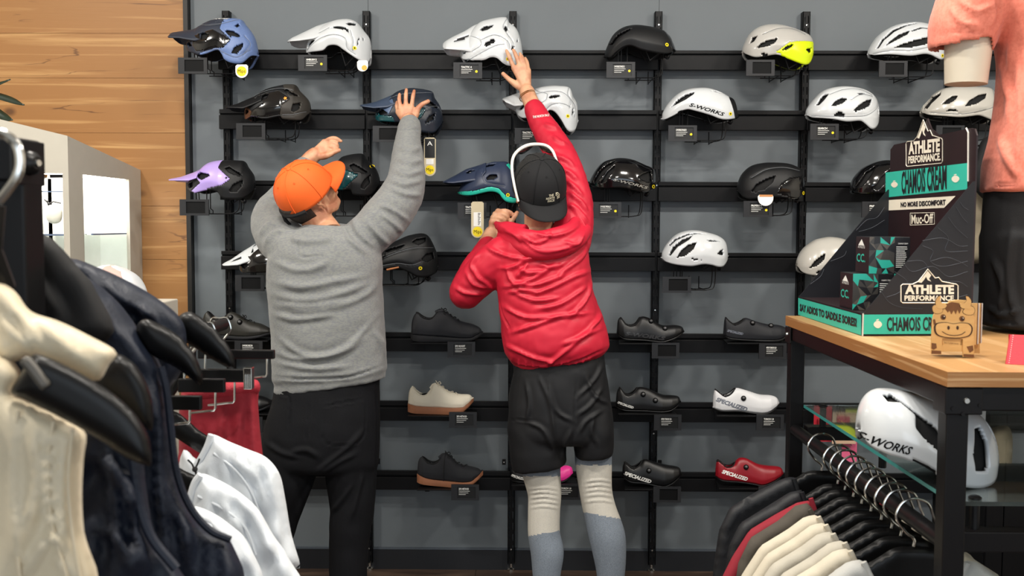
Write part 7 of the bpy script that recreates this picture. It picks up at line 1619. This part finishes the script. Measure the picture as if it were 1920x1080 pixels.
# open the sleeve end so that the arm comes out of it
cS, aS = P(1803, 84, YM), P(1811, 158, YM); ax_ = (aS-cS)/np.linalg.norm(aS-cS); rel = V-cS; tt = rel@ax_; rad = np.linalg.norm(rel-tt[:, None]*ax_, axis=1)
cut = (tt > -.004) & (rad < .12) & (tt < .1) & (proj(V)[:, 0] < 1863); Fk = np.asarray(Fq); Fk = Fk[~cut[Fk].all(1)]; used = np.unique(Fk); rm = -np.ones(len(V), int); rm[used] = np.arange(len(used)); V = V[used]; Fk = rm[Fk]
S_ = [([(1862,60),(1872,30),(1868,-10)], -.010, 4, 0), ([(1860,90),(1880,140),(1900,200)], .008, 7, 0), ([(1900,60),(1890,150),(1895,250)], .008, 9, 0), ([(1870,250),(1890,300),(1915,340)], .008, 8, 0), ([(1780,10),(1800,40),(1840,50)], .006, 5, 0), ([(1765,66),(1800,60),(1850,64)], -.006, 2.5, 0), ([(1850,344),(1880,348),(1915,344)], -.006, 2.2, 0), ([(1905,100),(1912,220),(1905,320)], .008, 8, 0), ([(1790,-5),(1830,20),(1860,10)], .006, 5, 0)]
V = sculpt(V, Fk, S_); N = vnormals(V, Fk); V = noise_disp(V, N, .004, 14)
obj('coral_shirt', (V, faces(Fk)), CORAL, mn, angle=180, solid=.003)
b = MB(); trunk(b, [(345, 340, 1855, 2185, YM, .135), (420, 420, 1850, 2192, YM, .14), (500, 500, 1850, 2195, YM, .14)])
trunk(b, [(440, 440, 1850, 2020, YM, .13), (540, 540, 1850, 2018, YM, .13), (590, 590, 1848, 2015, YM, .135), (612, 612, 1846, 2015, YM, .14)]); trunk(b, [(440, 440, 2025, 2195, YM, .13), (540, 540, 2030, 2195, YM, .13), (612, 612, 2030, 2200, YM, .14)])
V, Fq = remesh(b, .008, 4); V[:, 2] = np.maximum(V[:, 2], TZ+.004)
S_ = [([(1860,480),(1880,540),(1870,590)], .010, 6, 0), ([(1900,420),(1890,520),(1905,600)], .010, 8, 0), ([(1850,575),(1880,590),(1915,580)], .010, 4, 0), ([(1855,600),(1890,605),(1920,600)], -.008, 3, 0)]
V = sculpt(V, Fq, S_); V[:, 2] = np.maximum(V[:, 2], TZ+.002); obj('black_shorts', (V, faces(Fq)), BSH, mn, angle=180)
m = MB(); c = P(2020, 600, YM); m.lathe([(0, .006), (.10, .006), (.105, .003), (.105, 0)], (c[0], YM, TZ+.0005), n=30); obj('base_plate', m, CHROME, mn)
m = MB(); m.cyl((c[0], YM, TZ+.006), (c[0], YM, TZ+.25), .014); obj('support_rod', m, CHROME, mn)
# black and camouflage clothes on the wall behind the display
YB = D-.2
cm = thing('shirt', 'tan camouflage shirt on the wall rail behind the cardboard display', 'shirt', P(1840, 490, YB)); CAMO = mat('tan_camouflage', '#8f8570', .85, var=.25, vscale=9, speck=('#6d6654', 6))
puff('garment_body', [(1818, 300), (1850, 290), (1905, 300), (1912, 400), (1905, 500), (1850, 492), (1816, 488), (1815, 400)], atY(YB), .04, CAMO, cm, step=7, nz=(.01, .04)); m = MB(); c = P(1862, 292, YB); m.tube([c+np.array([0, -.02, -.03]), (c[0], D-.0185, c[2]-.02)], .004, 8); obj('peg', m, BLACK, cm)
bk = thing('shirt', 'black shirt sleeve hanging beside the camouflage shirt', 'shirt', P(1840, 370, YB-.1))
puff('garment_body', [(1842, 262), (1868, 252), (1910, 258), (1912, 380), (1862, 384), (1842, 372), (1826, 352), (1818, 318), (1830, 290)], atY(YB-.11), .04, BSH, bk, step=7, nz=(.01, .04)); m = MB(); c = P(1870, 256, YB-.1); m.tube([c+np.array([0, -.02, -.03]), (c[0], D-.0185, c[2]-.02)], .004, 8); obj('peg', m, BLACK, bk)
